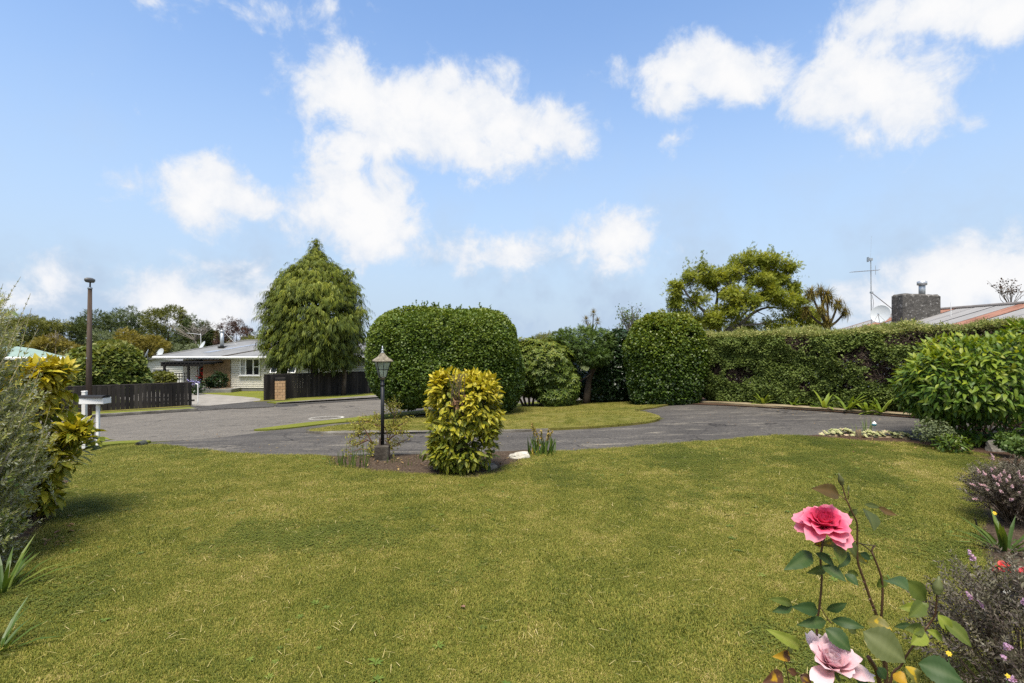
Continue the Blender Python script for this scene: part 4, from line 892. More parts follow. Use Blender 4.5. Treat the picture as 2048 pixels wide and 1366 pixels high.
# ------------------------------------------------------------------ paling fences
def fence(name, label, line, h, pitch, gap, seed):
    r = random.Random(seed); th = thing(name, label, 'fence', onG(*line[0]))
    seg = np.linalg.norm(np.diff(line, axis=0), axis=1); S_ = np.concatenate([[0], np.cumsum(seg)]); at = lambda s: np.array([np.interp(s, S_, line[:, 0]), np.interp(s, S_, line[:, 1])])
    n = int(S_[-1]/pitch); me = []
    for q in range(4):
        w = pitch-gap*[.5, 1, .7, 1.4][q]; v, f = boxvf((w, .02, h)); v[v[:, 2] > 0, 2] += v[v[:, 2] > 0, 0]*[.02, -.03, .05, 0][q]; me.append(newmesh('paling', v, f, m_paling))
    for i in range(n):
        s = (i+.5)*pitch; c = at(s); d = at(min(s+.1, S_[-1]))-at(max(s-.1, 0)); yaw = math.atan2(d[1], d[0]); nn_ = np.array([math.sin(yaw), -math.cos(yaw)])
        o = inst('paling', me[r.randrange(4)], th, [*(c+nn_*.035), float(G(*c))+.06+h/2+r.uniform(-.015, .012)], rotz(yaw)@np.array([[1, 0, r.uniform(-.006, .006)], [0, 1, r.uniform(-.01, .01)], [0, 0, 1]]))
    for hh in (.22, h-.18):
        mb = MB()
        for s in np.arange(0, S_[-1]-.01, 1.2): a, c = at(s), at(min(s+1.2, S_[-1])); mb.tube([[*a, float(G(*a))+.06+hh], [*c, float(G(*c))+.06+hh]], .04, 4)
        mb.out('rail', m_paling, th)
    mb = MB()
    for s in np.arange(0, S_[-1]-.01, 1.2):
        a, c = at(s), at(min(s+1.2, S_[-1])); mb.tube([[*a, float(G(*a))+.075+h], [*c, float(G(*c))+.075+h]], .035, 4)
    mb.out('capping', m_paling, th)
    for s in np.arange(.05, S_[-1], 2.4):
        a = at(s); q = MB(); q.box([*a, float(G(*a))+h/2], (.1, .1, h)); q.out('post', m_paling, th)
    return th
fl = offset(farl, 2.95); u_ = 1024+F*fl[:, 0]/fl[:, 1]
def run(u0, u1):
    uu = np.linspace(u0, u1, 24); return np.column_stack([np.interp(uu, u_, fl[:, 0]), np.interp(uu, u_, fl[:, 1])])
L1 = run(60, 389); hL = (815-765)*L1[-1][1]/F
fence('paling_fence', 'black stained paling fence left of the neighbour\'s concrete drive', L1, 1.06, .162, .012, 1)
fence('paling_fence', 'black stained paling fence under the weeping cypress behind the brick letterbox', run(528, 960), 1.32, .155, .010, 2)
gpst = L1[-1]+[.15, .02]; th = thing('gate_post', 'slim white steel post at the end of the black fence', 'post', onG(*gpst)); mb = MB(); mb.tube(smoothpath([onG(*gpst), onG(*gpst, .95), onG(gpst[0]-.03, gpst[1], 1.05), onG(gpst[0]-.12, gpst[1], 1.08)], 4), .022, 8); mb.out('tube', m_white, th, smooth=True)
# brick letterbox pillar
c = run(563, 565)[0]+np.array([.1, -.35]); b = onG(*c); k = c[1]/F; th = thing('letterbox_pillar', 'tan brick letterbox pillar in front of the black paling fence', 'letterbox', b)
Wd, Hd = 18.5*k, 40*k; yaw = .35; R_ = rotz(yaw); mb = MB(); mb.box(b+[0, 0, Hd/2], (Wd-.02, Wd-.02, Hd), yaw); mb.out('mortar_core', m_mortar, th)
nc = 7; ch = Hd/nc; Wc = Wd
for r_i in range(nc):
    for side in range(4):
        Rs = rotz(yaw+side*math.pi/2); cuts = [-.5, 0.0, .5] if r_i % 2 == 0 else [-.5, -.25, .25, .5]
        for a0, a1 in zip(cuts[:-1], cuts[1:]):
            w = (a1-a0)*Wc-.014; me = newmesh('brick', *boxvf((w, .05, ch-.016), .004), m_pillarbrick); inst('brick', me, th, b+Rs@np.array([(a0+a1)/2*Wc, -Wc/2+.02, (r_i+.5)*ch]), Rs)
mb = MB(); mb.box(b+[0, 0, Hd+.02], (Wd+.02, Wd+.02, .035), yaw, .005); mb.box(b+R_@np.array([0, -Wd/2+.05, 0])+[0, 0, Hd+.06], (Wd*.95, .1, .06), yaw); mb.out('letter_slot', m_black, th)
mb = MB(); mb.box(b+[0, 0, Hd+.13], (Wd*.98, .3, .03), yaw, .004)
for sx in (-1, 1): mb.box(b+R_@np.array([sx*Wd*.45, 0, 0])+[0, 0, Hd+.075], (.03, .28, .08), yaw)
mb.out('lid', plain('brown_lid', (.035, .03, .026), .6), th)

# ------------------------------------------------------------------ house over the road
Y0 = 36.0; k = Y0/F; X0 = lambda u, dy=0: (u-1024)/F*(Y0+dy); ZZ = lambda v, dy=0: CZ-(v-683)/F*(Y0+dy)
hb = onG(X0(560), Y0); th = house = thing('bungalow', 'cream weatherboard bungalow with brick end wall and grey hipped roof across the road', 'house', [X0(560), Y0, ZZ(783)])
zb, ze = ZZ(783), ZZ(715); xL, xR, xB, xM = X0(345), X0(736), X0(408), X0(462)
D2 = 7.4
mb = MB(); mb.box([(xM+xR)/2, Y0+D2/2, zb+.14-.15], (xR-xM, D2, .58), 0); mb.out('foundation', m_ftn, th)
bh = (ze-zb-.26)/15
core = MB(); core.box([(xM+xR)/2, Y0+D2/2+.03, (zb+.28+ze)/2], (xR-xM-.02, D2-.02, ze-zb-.28)); core.out('wall', m_board, th)
me = newmesh('weatherboard', [(0, .018, 0), (1, .018, 0), (1, .018, bh), (0, .018, bh), (0, -.05, 0), (1, -.05, 0), (1, .010, bh), (0, .010, bh)], [(4, 5, 6, 7), (0, 1, 5, 4), (7, 6, 2, 3), (0, 4, 7, 3), (1, 2, 6, 5)], m_board)
for i in range(15):
    o = inst('weatherboard', me, th, [xM, Y0+.012, zb+.27+i*bh], np.diag([xR-xM, 1, 1]))
mb = MB(); mb.box([xR-.03, Y0-.02, (zb+.27+ze)/2], (.09, .05, ze-zb-.28)); mb.out('corner_board', m_board, th)
# brick end wall: mortar with bricks standing proud of it
mb = MB(); mb.box([(xB+xM)/2, Y0+.55, (zb+.1+ze)/2], (xM-xB, 1.3, ze-zb+.1)); bw_ = mb.out('brick_wall', m_mortar, th)
V, Fb = [], []; bm_ = MB(); chh = .086; nr = int((ze-zb)/chh)
for r_i in range(nr):
    x = xB-(.115 if r_i % 2 else 0)
    while x < xM-.02:
        x0_, x1_ = max(x, xB)+.006, min(x+.23, xM)-.006
        if x1_-x0_ > .03: bm_.box([(x0_+x1_)/2, Y0-.105+rng.normal(0, .002), zb+.02+(r_i+.5)*chh], (x1_-x0_, .03, chh-.013))
        x += .235
    for yy in np.arange(Y0-.1, Y0+1.1, .235): bm_.box([xB-.004, yy+.11+(.11 if r_i % 2 else 0), zb+.02+(r_i+.5)*chh], (.03, .222, chh-.013))
m_wallbrick = leafmat('wall_brick', [(.25, .165, .088), (.33, .22, .12), (.40, .275, .16)], .85, .2, 0)
bm_.out('bricks', m_wallbrick, bw_, kind='stuff')
def window(x0_, x1_, z0, z1, yy, parent, cols=(0, .28, .68, 1), transom=(.5,), open_sides=False):
    fr = MB(); w, h = x1_-x0_, z1-z0; T = .075
    for f in cols: fr.box([x0_+f*w, yy-.045, (z0+z1)/2], (T, .08, h+T))
    for zc in (z0, z1): fr.box([(x0_+x1_)/2, yy-.047, zc], (w+T, .09, T))
    f_ = fr.out('window', m_white, parent)
    s_ = MB(); s_.box([(x0_+x1_)/2, yy-.09, z0-.055], (w+.2, .16, .04)); s_.out('sill', m_white, f_)
    for i in range(len(cols)-1):
        a, c = x0_+cols[i]*w+.04, x0_+cols[i+1]*w-.04; side = i in (0, len(cols)-2)
        if side:
            q = MB(); 
            for tr in transom: q.box([(a+c)/2, yy-.04, z0+h*tr+.02], (c-a, .05, .05))
            if transom: q.out('transom', m_white, f_)
        g = MB()
        if side and open_sides:
            tilt = .55; R_ = np.array([[1, 0, 0], [0, math.cos(tilt), -math.sin(tilt)], [0, math.sin(tilt), math.cos(tilt)]]); R_ = np.array([[1, 0, 0], [0, math.cos(tilt), math.sin(tilt)], [0, -math.sin(tilt), math.cos(tilt)]])
            hh = h*.95; ctr = np.array([(a+c)/2, yy-.05, z1])-R_@np.array([0, 0, hh/2])*[1, 1, 1]
            sa = MB()
            for sx in (-1, 1): sa.box(ctr+[sx*(c-a)/2, 0, 0], (.06, .04, hh), R=R_)
            for sz in (-1, 1): sa.box(ctr+R_@np.array([0, 0, sz*hh/2]), (c-a, .041, .06), R=R_)
            sa.out('open_sash', m_white, f_); g.box(ctr, (c-a, .01, hh), R=R_); g.out('pane', m_glass, f_)
        else: g.box([(a+c)/2, yy-.012, (z0+z1)/2], (c-a, .012, h)); g.out('pane', m_glass, f_)
        if i == 0 and not open_sides:
            q = MB()
            for j in range(5): q.tube([[a+.05+(c-a-.1)*j/4, yy-.022, z0+.05], [a+.05+(c-a-.1)*j/4, yy-.022, z1-.05]], .03, 5)
            q.out('curtain', m_curt, f_)
    return f_
yy = Y0-.03
window(X0(482), X0(520), ZZ(750), ZZ(718), yy, th)
window(X0(547), X0(598), ZZ(750), ZZ(720), yy, th, open_sides=True)
window(X0(722), X0(731), ZZ(726), ZZ(716), yy, th, cols=(0, 1), transom=())
# hip roof
ov = .55; xa, xb_ = X0(318), xR+ov; y0_, y1_ = Y0-ov, Y0+D2+ov; zee = ze+.06; rise = 1.15; rl = (y1_-y0_)/2; ym = (y0_+y1_)/2; zr = zee+rise
Vr = [(xa, y0_, zee), (xb_, y0_, zee), (xb_, y1_, zee), (xa, y1_, zee), (xa+rl*1.0, ym, zr), (xb_-rl*.9, ym, zr)]
Vr += [(x, y, z-.02) for x, y, z in Vr[:4]]
rf = part('roof', Vr, [(0, 1, 5, 4), (1, 2, 5), (2, 3, 4, 5), (3, 0, 4), (9, 8, 7, 6), (0, 6, 7, 1), (1, 7, 8, 2), (2, 8, 9, 3), (3, 9, 6, 0)], m_roof, th)
# a lower front hip that joins it in a valley
hx0, hx1 = X0(452), xb_+.02; pk = np.array([hx0+4.2, y0_+3.0, zee+.98])
part('roof', [(hx0, y0_-.04, zee+.012), (hx1, y0_-.04, zee+.012), (hx1, y0_+3, zee+.99), pk], [(0, 1, 2, 3)], m_roof, th)
mb = MB(); mb.tube([(hx0, y0_-.05, zee+.03), pk+[0, 0, .02]], .045, 6); mb.out('valley_flashing', plain('dark_flashing', (.06, .05, .042), .7), th)
mb = MB(); mb.box([(xa+xb_)/2, y0_-.03, zee-.07], (xb_-xa, .045, .15)); mb.box([xa-.02, ym, zee-.07], (.045, y1_-y0_, .15)); mb.out('fascia', m_white, th)
mb = MB(); mb.tube([(xa, y0_-.11, zee-.03), (xb_, y0_-.11, zee-.03)], .06, 8); mb.out('gutter', m_white, th)
mb = MB(); mb.box([(xa+xb_)/2, Y0-ov/2, ze-.03], (xb_-xa-.1, ov, .02)); mb.out('soffit', m_white, th)
mb = MB()
for a, c in (((xa, y0_, zee), Vr[4]), ((xa, y1_, zee), Vr[4]), (Vr[4], Vr[5])): mb.tube([np.array(a)+[0, 0, .02], np.array(c)+[0, 0, .02]], .05, 6)
mb.out('ridge_cap', m_roof, th)
# flue with stay and apron flashing
rz = lambda y: zee+rise*(y-y0_)/rl
fx, fy = X0(444, 1.7), Y0+1.7; mb = MB(); mb.tube([[fx, fy, rz(fy)-.1], [fx, fy, CZ-(664-683)/F*fy]], .125, 14); fo = mb.out('flue', m_galv, th, smooth=True)
mb = MB(); mb.lathe([fx, fy, CZ-(664-683)/F*fy], [(.12, 0), (.17, .03), (.17, .10), (.10, .12)], 14); mb.out('cowl', m_alu, fo, smooth=True)
mb = MB(); mb.box([fx, fy, rz(fy)+.05], (.42, .42, .12)); mb.out('flashing_boot', m_black, fo)
mb = MB(); mb.tube([[fx+.08, fy, rz(fy)+1.25], [fx+.85, fy+.5, rz(fy+.5)+.02]], .016, 5); mb.out('stay', m_white, fo)
sl = math.atan2(rise, rl); mb = MB(); Rr = np.array([[1, 0, 0], [0, math.cos(sl), -math.sin(sl)], [0, math.sin(sl), math.cos(sl)]])
q0 = np.array([fx-.7, y0_+1.0, rz(y0_+1.0)+.025]); q1 = np.array([fx+2.9, ym-.35, rz(ym-.35)+.025]); mb.add([q0, q0+[.55, 0, 0], q1+[.3, 0, 0], q1, q0-[0, 0, .02], q0+[.55, 0, -.02], q1+[.3, 0, -.02], q1-[0, 0, .02]], [(0, 1, 2, 3), (0, 4, 5, 1), (3, 2, 6, 7), (0, 3, 7, 4), (1, 5, 6, 2)]); mb.out('apron_flashing', m_alu, fo)
# glazed entry set back beside the brick wall
ye = Y0+1.25; mb = MB(); mb.box([(xL+xB)/2, ye+.06, (zb+ze)/2], (xB-xL, .1, ze-zb)); mb.out('entry_wall', m_black, th)
for f0, f1 in ((.50, .66), (.67, .83), (.84, .99)):
    a, c = xL+(xB-xL)*f0, xL+(xB-xL)*f1; q = MB()
    for xx in (a, c): q.box([xx, ye-.02, (zb+.2+ze-.25)/2], (.05, .06, ze-zb-.45))
    for zz_ in (zb+.2, ze-.35, ze-.12): q.box([(a+c)/2, ye-.021, zz_], (c-a, .062, .05))
    d_ = q.out('door', m_alu if f0 < .6 else m_black, th); q = MB(); q.box([(a+c)/2, ye-.005, (zb+ze)/2-.1], (c-a-.05, .012, ze-zb-.5)); q.out('pane', m_glass, d_)
mb = MB(); mb.box([xL+(xB-xL)*.24, ye-.03, (zb+ze)/2], ((xB-xL)*.48, .06, ze-zb)); mb.out('side_wall', m_board, th)
for i in range(15): inst('weatherboard', me, th, [xL, ye-.07, zb+.27+i*bh], np.diag([(xB-xL)*.47, 1, 1]))
mb = MB(); mb.lathe([X0(428), Y0-.26, ZZ(726)], [(.02, .10), (.06, .08), (.15, -.04), (.16, -.08)], 12); mb.box([X0(428), Y0-.16, ZZ(725)], (.05, .22, .05)); mb.out('wall_lamp', m_black, th)
mb = MB(); mb.box([X0(436), Y0-.75, zb+.12], (3.4, 1.3, .36), 0, .02); mb.out('porch_step', m_ftn, th)
# pergola
pb = onG(X0(365), Y0-1.2); tp = thing('pergola', 'flat black timber pergola over the entry of the cream bungalow', 'pergola', [X0(365), Y0-1.2, zb])
ypf, ypb = Y0-2.0, Y0+1.0; zp = ZZ(727); px_ = lambda u, y: (u-1024)/F*y
for u, y in ((329, ypf), (377, ypf), (404, ypb)): q = MB(); q.box([px_(u, y), y, (zb+zp)/2-.1], (.12, .12, zp-zb+.2)); q.out('post', m_black, tp)
for y in (ypf, ypb): q = MB(); q.box([px_(364, y), y, zp-.02], ((406-322)/F*y, .06, .17)); q.out('beam', m_black, tp)
for u in np.linspace(323, 405, 12): q = MB(); q.box([px_(u, ypf)+.3, (ypf+ypb)/2, zp+.10], (.05, ypb-ypf+.8, .12)); q.out('rafter', m_black, tp)
q = MB()
for y in np.linspace(ypf-.3, ypb+.3, 14): q.box([px_(364, ypf)+.3, y, zp+.18], ((406-322)/F*ypf+.4, .04, .03))
q.out('batten', m_black, tp, kind='stuff')
tl = thing('trellis', 'black square grid trellis panel below the pergola', 'trellis', [px_(353, ypf), ypf, zb])
x0_, x1_ = px_(331, ypf), px_(375, ypf); z0_, z1_ = ZZ(767), ZZ(743)
for xx in np.linspace(x0_, x1_, 9): q = MB(); q.box([xx, ypf, (z0_+z1_)/2-.3], (.035, .03, z1_-z0_+.6)); q.out('upright', m_black, tl)
for z in np.linspace(z0_, z1_, 5): q = MB(); q.box([(x0_+x1_)/2, ypf-.032, z], (x1_-x0_, .03, .035)); q.out('rail', m_black, tl)
# planter, pots and plants by the entry
pl_c = np.array([X0(456), Y0-.75, zb+.14]); th = thing('brick_planter', 'low tan brick planter box against the brick wall of the bungalow', 'planter', pl_c-[0, 0, .2])
mb = MB(); mb.box(pl_c, (1.15, .7, .40), -.15); mb.out('core', m_mortar, th); bm_ = MB()
for r_i in range(5):
    for i in range(5):
        x = -.58+i*.24+(.12 if r_i % 2 else 0)
        if x < .5: bm_.box(pl_c+rotz(-.15)@np.array([x+.11, -.35, -.2+(r_i+.5)*.08]), (.215, .03, .068), -.15)
    for i in range(3): bm_.box(pl_c+rotz(-.15)@np.array([.575, -.25+i*.24, -.2+(r_i+.5)*.08]), (.03, .215, .068), -.15)
bm_.out('bricks', m_wallbrick, th, kind='stuff')
def bush(name, label, cat, lobes, n, mat, size, tpl=DIA, gap=None, base=None, bump=.1, depth=.1, group=None, stem=True, grav=0, tw=(0, 1)):
    lobes = [tuple(l) for l in lobes]; b = base if base is not None else np.array([lobes[0][0], lobes[0][1], float(G(lobes[0][0], lobes[0][1]))]); th = thing(name, label, cat, b, group)
    p, nn, inn, w = crown(lobes, n, bump, 2/max(.3, lobes[0][3]), depth, gap=gap, back=.5, seed=int(abs(lobes[0][0])*100) % 997)
    zlo, zhi = p[:, 2].min(), p[:, 2].max(); t = np.clip((p[:, 2]-zlo)/(zhi-zlo), 0, 1)*.55+.4*w
    cloud('crown', tpl, mat, th, p, leafdirs(nn, .6, .65, grav), rng.uniform(*size, len(p)), t)
    if stem: trunk_limbs(th, b, [np.array(l[:3]) for l in lobes]+[np.array(lobes[0][:3])+[.3*lobes[0][3], 0, .3*lobes[0][5]]], .035*max(.5, lobes[0][3]), 'stem')
    return th
bush('potted_shrub', 'dark leafy shrubs growing in the brick planter', 'shrub', [(X0(452), Y0-.8, ZZ(757), .55, .4, .50, 2), (X0(436), Y0-.75, ZZ(763), .45, .4, .35, 2)], 900, m_dark, (.10, .18), base=pl_c, bump=.15)
def spiky(name, label, b, n, L, mat, w=.05, spread=.7, cat='plant', droop=.25, group=None, nseg=3):
    th = thing(name, label, cat, b, group)
    for i in range(n):
        a = rng.uniform(0, 6.283); e = rng.uniform(.15, spread*1.4); l = L*rng.uniform(.65, 1.1); d = np.array([math.cos(a)*math.sin(e), math.sin(a)*math.sin(e), math.cos(e)]); s = np.array([-math.sin(a), math.cos(a), 0]); V = []
        st = np.asarray(b)+np.array([math.cos(a), math.sin(a), 0])*rng.uniform(0, L*.10)
        for j in range(nseg+1):
            f = j/nseg; q = st+d*l*f+np.array([math.cos(a)*.5*droop, math.sin(a)*.5*droop, -droop*e])*l*f*f*1.2; ww = w*(1-.25*f)*(.7 if j == 0 else 1)
            V += [q-s*ww/2, q+np.array([0, 0, -ww*.12]), q+s*ww/2] if j < nseg else [q]
        Fc = []
        for j in range(nseg):
            a0 = 3*j
            if j < nseg-1: Fc += [(a0, a0+1, a0+4, a0+3), (a0+1, a0+2, a0+5, a0+4)]
            else: Fc += [(a0, a0+1, a0+3), (a0+1, a0+2, a0+3)]
        part('leaf', V, Fc, mat, th, tint=np.full(len(V), rng.random()))
    return th
spiky('yucca', 'spiky yellow green yucca beside the entry step of the bungalow', [X0(413), Y0-1.6, zb+.02], 34, 1.0, m_strap, .07, .95)
spiky('strap_plant', 'low bright strappy plant at the end of the neighbour\'s drive', [X0(398), Y0-2.4, zb], 26, .7, m_strap, .07, 1.0)
th = thing('hanging_basket', 'red flowers hanging in front of the dark glass entry', 'flowers', [X0(400), Y0+.6, ZZ(748)])
q = rng.normal(0, 1, (140, 3))*[.22, .15, .32]+[X0(401), Y0+.4, ZZ(748)]; cloud('bloom', DIA, m_red, th, q, leafdirs(rng.normal(size=q.shape)), rng.uniform(.10, .16, len(q)), rng.random(len(q)), 'stuff')
q = rng.normal(0, 1, (120, 3))*[.2, .15, .3]+[X0(401), Y0+.45, ZZ(758)]; cloud('foliage', DIA, m_dark, th, q, leafdirs(rng.normal(size=q.shape)), rng.uniform(.10, .16, len(q)), rng.random(len(q)), 'stuff')
mb = MB(); mb.tube([[X0(401), Y0+.4, ZZ(728)], [X0(401), Y0+.4, ZZ(752)]], .012, 4); mb.lathe([X0(401), Y0+.4, ZZ(762)], [(.05, 0), (.17, .1), (.2, .25)], 10); mb.out('basket', m_black, th)
m_blue = leafmat('blue_bloom', [(.16, .15, .34), (.26, .24, .45), (.40, .36, .52)], .7, .2, .1)
b = onG(X0(391, -3.5), Y0-3.5); th = thing('hydrangea', 'mauve blue flower heads beside the end of the black fence', 'plant', b)
for u, v in ((384, 764), (393, 766), (390, 771)):
    c = P(u, v, Y0-3.5); q = rng.normal(0, .09, (60, 3))+c; cloud('flower_head', DIA, m_blue, th, q, leafdirs(rng.normal(size=q.shape)), rng.uniform(.07, .1, 60), rng.random(60), 'stuff')
stems('stem', m_strap, th, [([b+[rng.normal(0, .1), 0, 0], P(u, v, Y0-3.5)], [.015, .01]) for u, v in ((384, 764), (393, 766), (390, 771))], 4, kind='stuff')
q = rng.normal(0, 1, (160, 3))*[.3, .2, .2]+(b+[0, 0, .45]); cloud('foliage', DIA, m_dark, th, q, leafdirs(rng.normal(size=q.shape)), rng.uniform(.1, .17, 160), rng.random(160), 'stuff')
# roof aerials and dishes
def yagi(th, top, base, boom, n, L, mat=m_alu, r=.02):
    mb = MB(); mb.tube([base, top], r, 6); mb.out('mast', mat, th)
    a, c = boom; mb = MB(); mb.tube([a, c], r*.7, 5); mb.out('boom', mat, th)
    d = (c-a)/np.linalg.norm(c-a); s = np.cross(d, [0, 0, 1]); s /= np.linalg.norm(s); mb = MB()
    for i in range(n):
        q = a+(c-a)*(i+.3)/n; mb.tube([q-s*L/2, q+s*L/2], r*.45, 4)
    mb.out('element', mat, th, kind='stuff')
yb_ = Y0+3.4; bs_ = P(402, 697, yb_); th = thing('tv_aerial', 'white television aerial on the grey roof of the bungalow', 'aerial', bs_)
yagi(th, P(401.5, 667, yb_), bs_-[0, 0, .25], (P(374, 666, yb_-.3), P(402, 669, yb_)), 9, .45, m_white)
def dish(name, label, c, r, face, base):
    th = thing(name, label, 'satellite dish', base); z = np.array(face, float); z /= np.linalg.norm(z); x = np.cross([0, 0, 1], z); x /= np.linalg.norm(x); y = np.cross(z, x); R_ = np.stack([x, y, z], 1)
    prof = [(r*f, r*.22*f*f) for f in (.02, .3, .55, .78, .95, 1.0)]+[(r*1.0, r*.25), (r*.95, r*.22), (r*.6, r*.10), (.02*r, r*.025)]
    v, f = lathevf((0, 0, 0), prof, 20); v = v*[1, 1.08, 1]; part('dish', v@R_.T+c, f, m_dishm, th, smooth=True)
    lnb = c+R_@np.array([0, -r*.25, r*.95]); mb = MB(); mb.tube([c+R_@np.array([0, -r*1.0, r*.2]), lnb], r*.035, 5); mb.tube([c+R_@np.array([-r*.5, -r*.85, r*.2]), lnb], r*.02, 4); mb.tube([c+R_@np.array([r*.5, -r*.85, r*.2]), lnb], r*.02, 4); mb.out('feed_arm', m_alu, th)
    mb = MB(); mb.tube([lnb-R_@np.array([0, 0, r*.12]), lnb+R_@np.array([0, 0, r*.12])], r*.08, 8); mb.out('receiver', m_galv, th)
    mb = MB(); mb.tube(smoothpath([base-np.array([0, 0, .05]), base+(c-base)*.6, c-z*.02], 3), r*.06, 6); mb.out('bracket', m_alu, th); return th
m_dishm = plain('pale_grey_dish', (.46, .49, .50), .45, .4, 0, .05, 4)
c = P(406, 692, Y0+3); dish('satellite_dish', 'small pale satellite dish beside the aerial on the grey bungalow roof', c, .34, (-.6, -.7, .5), c-[0, -.2, .5])
# white garage behind and the roof beyond it
Yg = 44.0; Pg = lambda u, v, dy=0: P(u, v, Yg+dy); gb = Pg(315, 752); th = thing('garage', 'white weatherboard garage with a low gable behind the pergola', 'garage', gb)
x0_, x1_ = Pg(281, 0)[0], Pg(366, 0)[0]; zg0, zg1 = Pg(0, 765)[2], Pg(0, 718)[2]; xm = Pg(322, 0)[0]; zap = Pg(0, 714)[2]
part('wall', [(x0_, Yg, zg0), (x1_, Yg, zg0), (x1_, Yg, zg1-.2), (xm, Yg, zap-.1), (x0_, Yg, zg1-.2), (x0_, Yg+6, zg0), (x1_, Yg+6, zg0), (x1_, Yg+6, zg1-.2), (xm, Yg+6, zap-.1), (x0_, Yg+6, zg1-.2)], [(0, 1, 2, 3, 4), (9, 8, 7, 6, 5), (0, 4, 9, 5), (1, 6, 7, 2)], m_whited, th)
for i in range(8): inst('weatherboard', newmesh('weatherboard', [(0, 0, 0), (1, 0, 0), (1, .03, .18), (0, .03, .18)], [(0, 1, 2, 3)], m_board), th, [x0_, Yg-.04, zg1-.35-i*.18], np.diag([x1_-x0_, 1, 1]))
part('roof', [(x0_-.4, Yg-.4, zg1-.25), (xm, Yg-.4, zap+.04), (x1_+.3, Yg-.4, zg1-.25), (x0_-.4, Yg+6.3, zg1-.25), (xm, Yg+6.3, zap+.04), (x1_+.3, Yg+6.3, zg1-.25), (x0_-.4, Yg-.4, zg1-.37), (xm, Yg-.4, zap-.09), (x1_+.3, Yg-.4, zg1-.37)], [(0, 1, 4, 3), (1, 2, 5, 4), (0, 6, 7, 1), (1, 7, 8, 2)], m_roof, th)
m_shut = plain('grey_roller_door', (.16, .17, .18), .6)
for u0, u1 in ((288, 297), (308, 338)):
    q = MB(); q.box([(Pg(u0, 0)[0]+Pg(u1, 0)[0])/2, Yg-.06, (Pg(0, 739)[2]+zg0)/2], (Pg(u1, 0)[0]-Pg(u0, 0)[0], .05, Pg(0, 739)[2]-zg0)); d_ = q.out('roller_door', m_shut, th); q = MB()
    for i in range(5): q.box([(Pg(u0, 0)[0]+Pg(u1, 0)[0])/2, Yg-.09, Pg(0, 739)[2]-.05-i*.14], (Pg(u1, 0)[0]-Pg(u0, 0)[0], .015, .11))
    q.out('slats', m_shut, d_, kind='stuff')
Yd = 43.6; c = P(294, 709, Yd); dish('satellite_dish', 'dark mesh satellite dish on the white garage roof', c, .42, (-.75, -.5, .4), c-[0, -.1, .6])
c = P(322, 706, 45.5); dish('satellite_dish', 'round pale blue satellite dish above the ridge of the white garage', c, .38, (-.3, -.85, .35), c-[0, -.1, .7])
Yr = 62.0; Pr = lambda u, v, dy=0: P(u, v, Yr+dy); th = thing('far_house', 'brown tiled roof showing beyond the white garage', 'house', onG(Pr(320, 0)[0], Yr))
part('roof', [Pr(288, 712), Pr(352, 712), Pr(352, 700, 5), Pr(288, 700, 5), Pr(352, 712, 10), Pr(288, 712, 10)], [(0, 1, 2, 3), (3, 2, 4, 5), (0, 3, 5), (1, 4, 2)], plain('dark_tiles', (.05, .042, .036), .8), th)
bx = [(Pr(290, 0)[0], Yr+.5), (Pr(350, 0)[0], Yr+.5), (Pr(350, 0)[0], Yr+9), (Pr(290, 0)[0], Yr+9)]; part('wall', [(x, y, z) for z in (-3.2, Pr(0, 712.5)[2]) for x, y in bx], [(0, 1, 5, 4), (1, 2, 6, 5), (2, 3, 7, 6), (3, 0, 4, 7)], m_whited, th)
# green-roofed house at the far left
Yh = 30.0; Ph = lambda u, v, dy=0: P(u, v, Yh+dy); th = thing('green_roofed_house', 'low house with a pale green metal roof and white gutter behind the yellow spotted shrub', 'house', onG(Ph(60, 0)[0], Yh))
m_groof = surf('pale_green_roof', [(.18, .25, .20), (.23, .31, .25), (.28, .36, .30)], 2, 5, .55, .3)
a0, a1, a2 = Ph(-120, 668, 4), Ph(70, 697, 0), Ph(137, 713, -1)
V = [Ph(-150, 712, -3), Ph(137, 715, -1.0), Ph(66, 697, 3.5), Ph(-150, 668, 5)]; V += [np.array(q)-[0, 0, .08] for q in V]
part('roof', V, [(0, 1, 2, 3), (7, 6, 5, 4), (0, 4, 5, 1), (1, 5, 6, 2)], m_groof, th)
mb = MB(); mb.tube([V[0]-[0, 0, .1], V[1]-[0, 0, .08]], .09, 7); mb.tube([V[1]-[0, 0, .06], V[2]-[0, 0, .06]], .06, 7); mb.out('gutter', m_white, th)
mb = MB(); mb.tube(smoothpath([Ph(128, 719, -.9), Ph(126, 724, -.8), Ph(120, 728, -.4), Ph(120, 790, -.4)], 3), .05, 7); mb.out('downpipe', m_white, th)
mb = MB(); q0, q1 = Ph(-150, 0, .6), Ph(122, 0, .6); mb.box([(q0[0]+q1[0])/2, q0[1]+2, -.4], (q1[0]-q0[0], 3.4, 2.9)); mb.out('wall', plain('grey_brown_wall', (.18, .15, .13), .8), th)

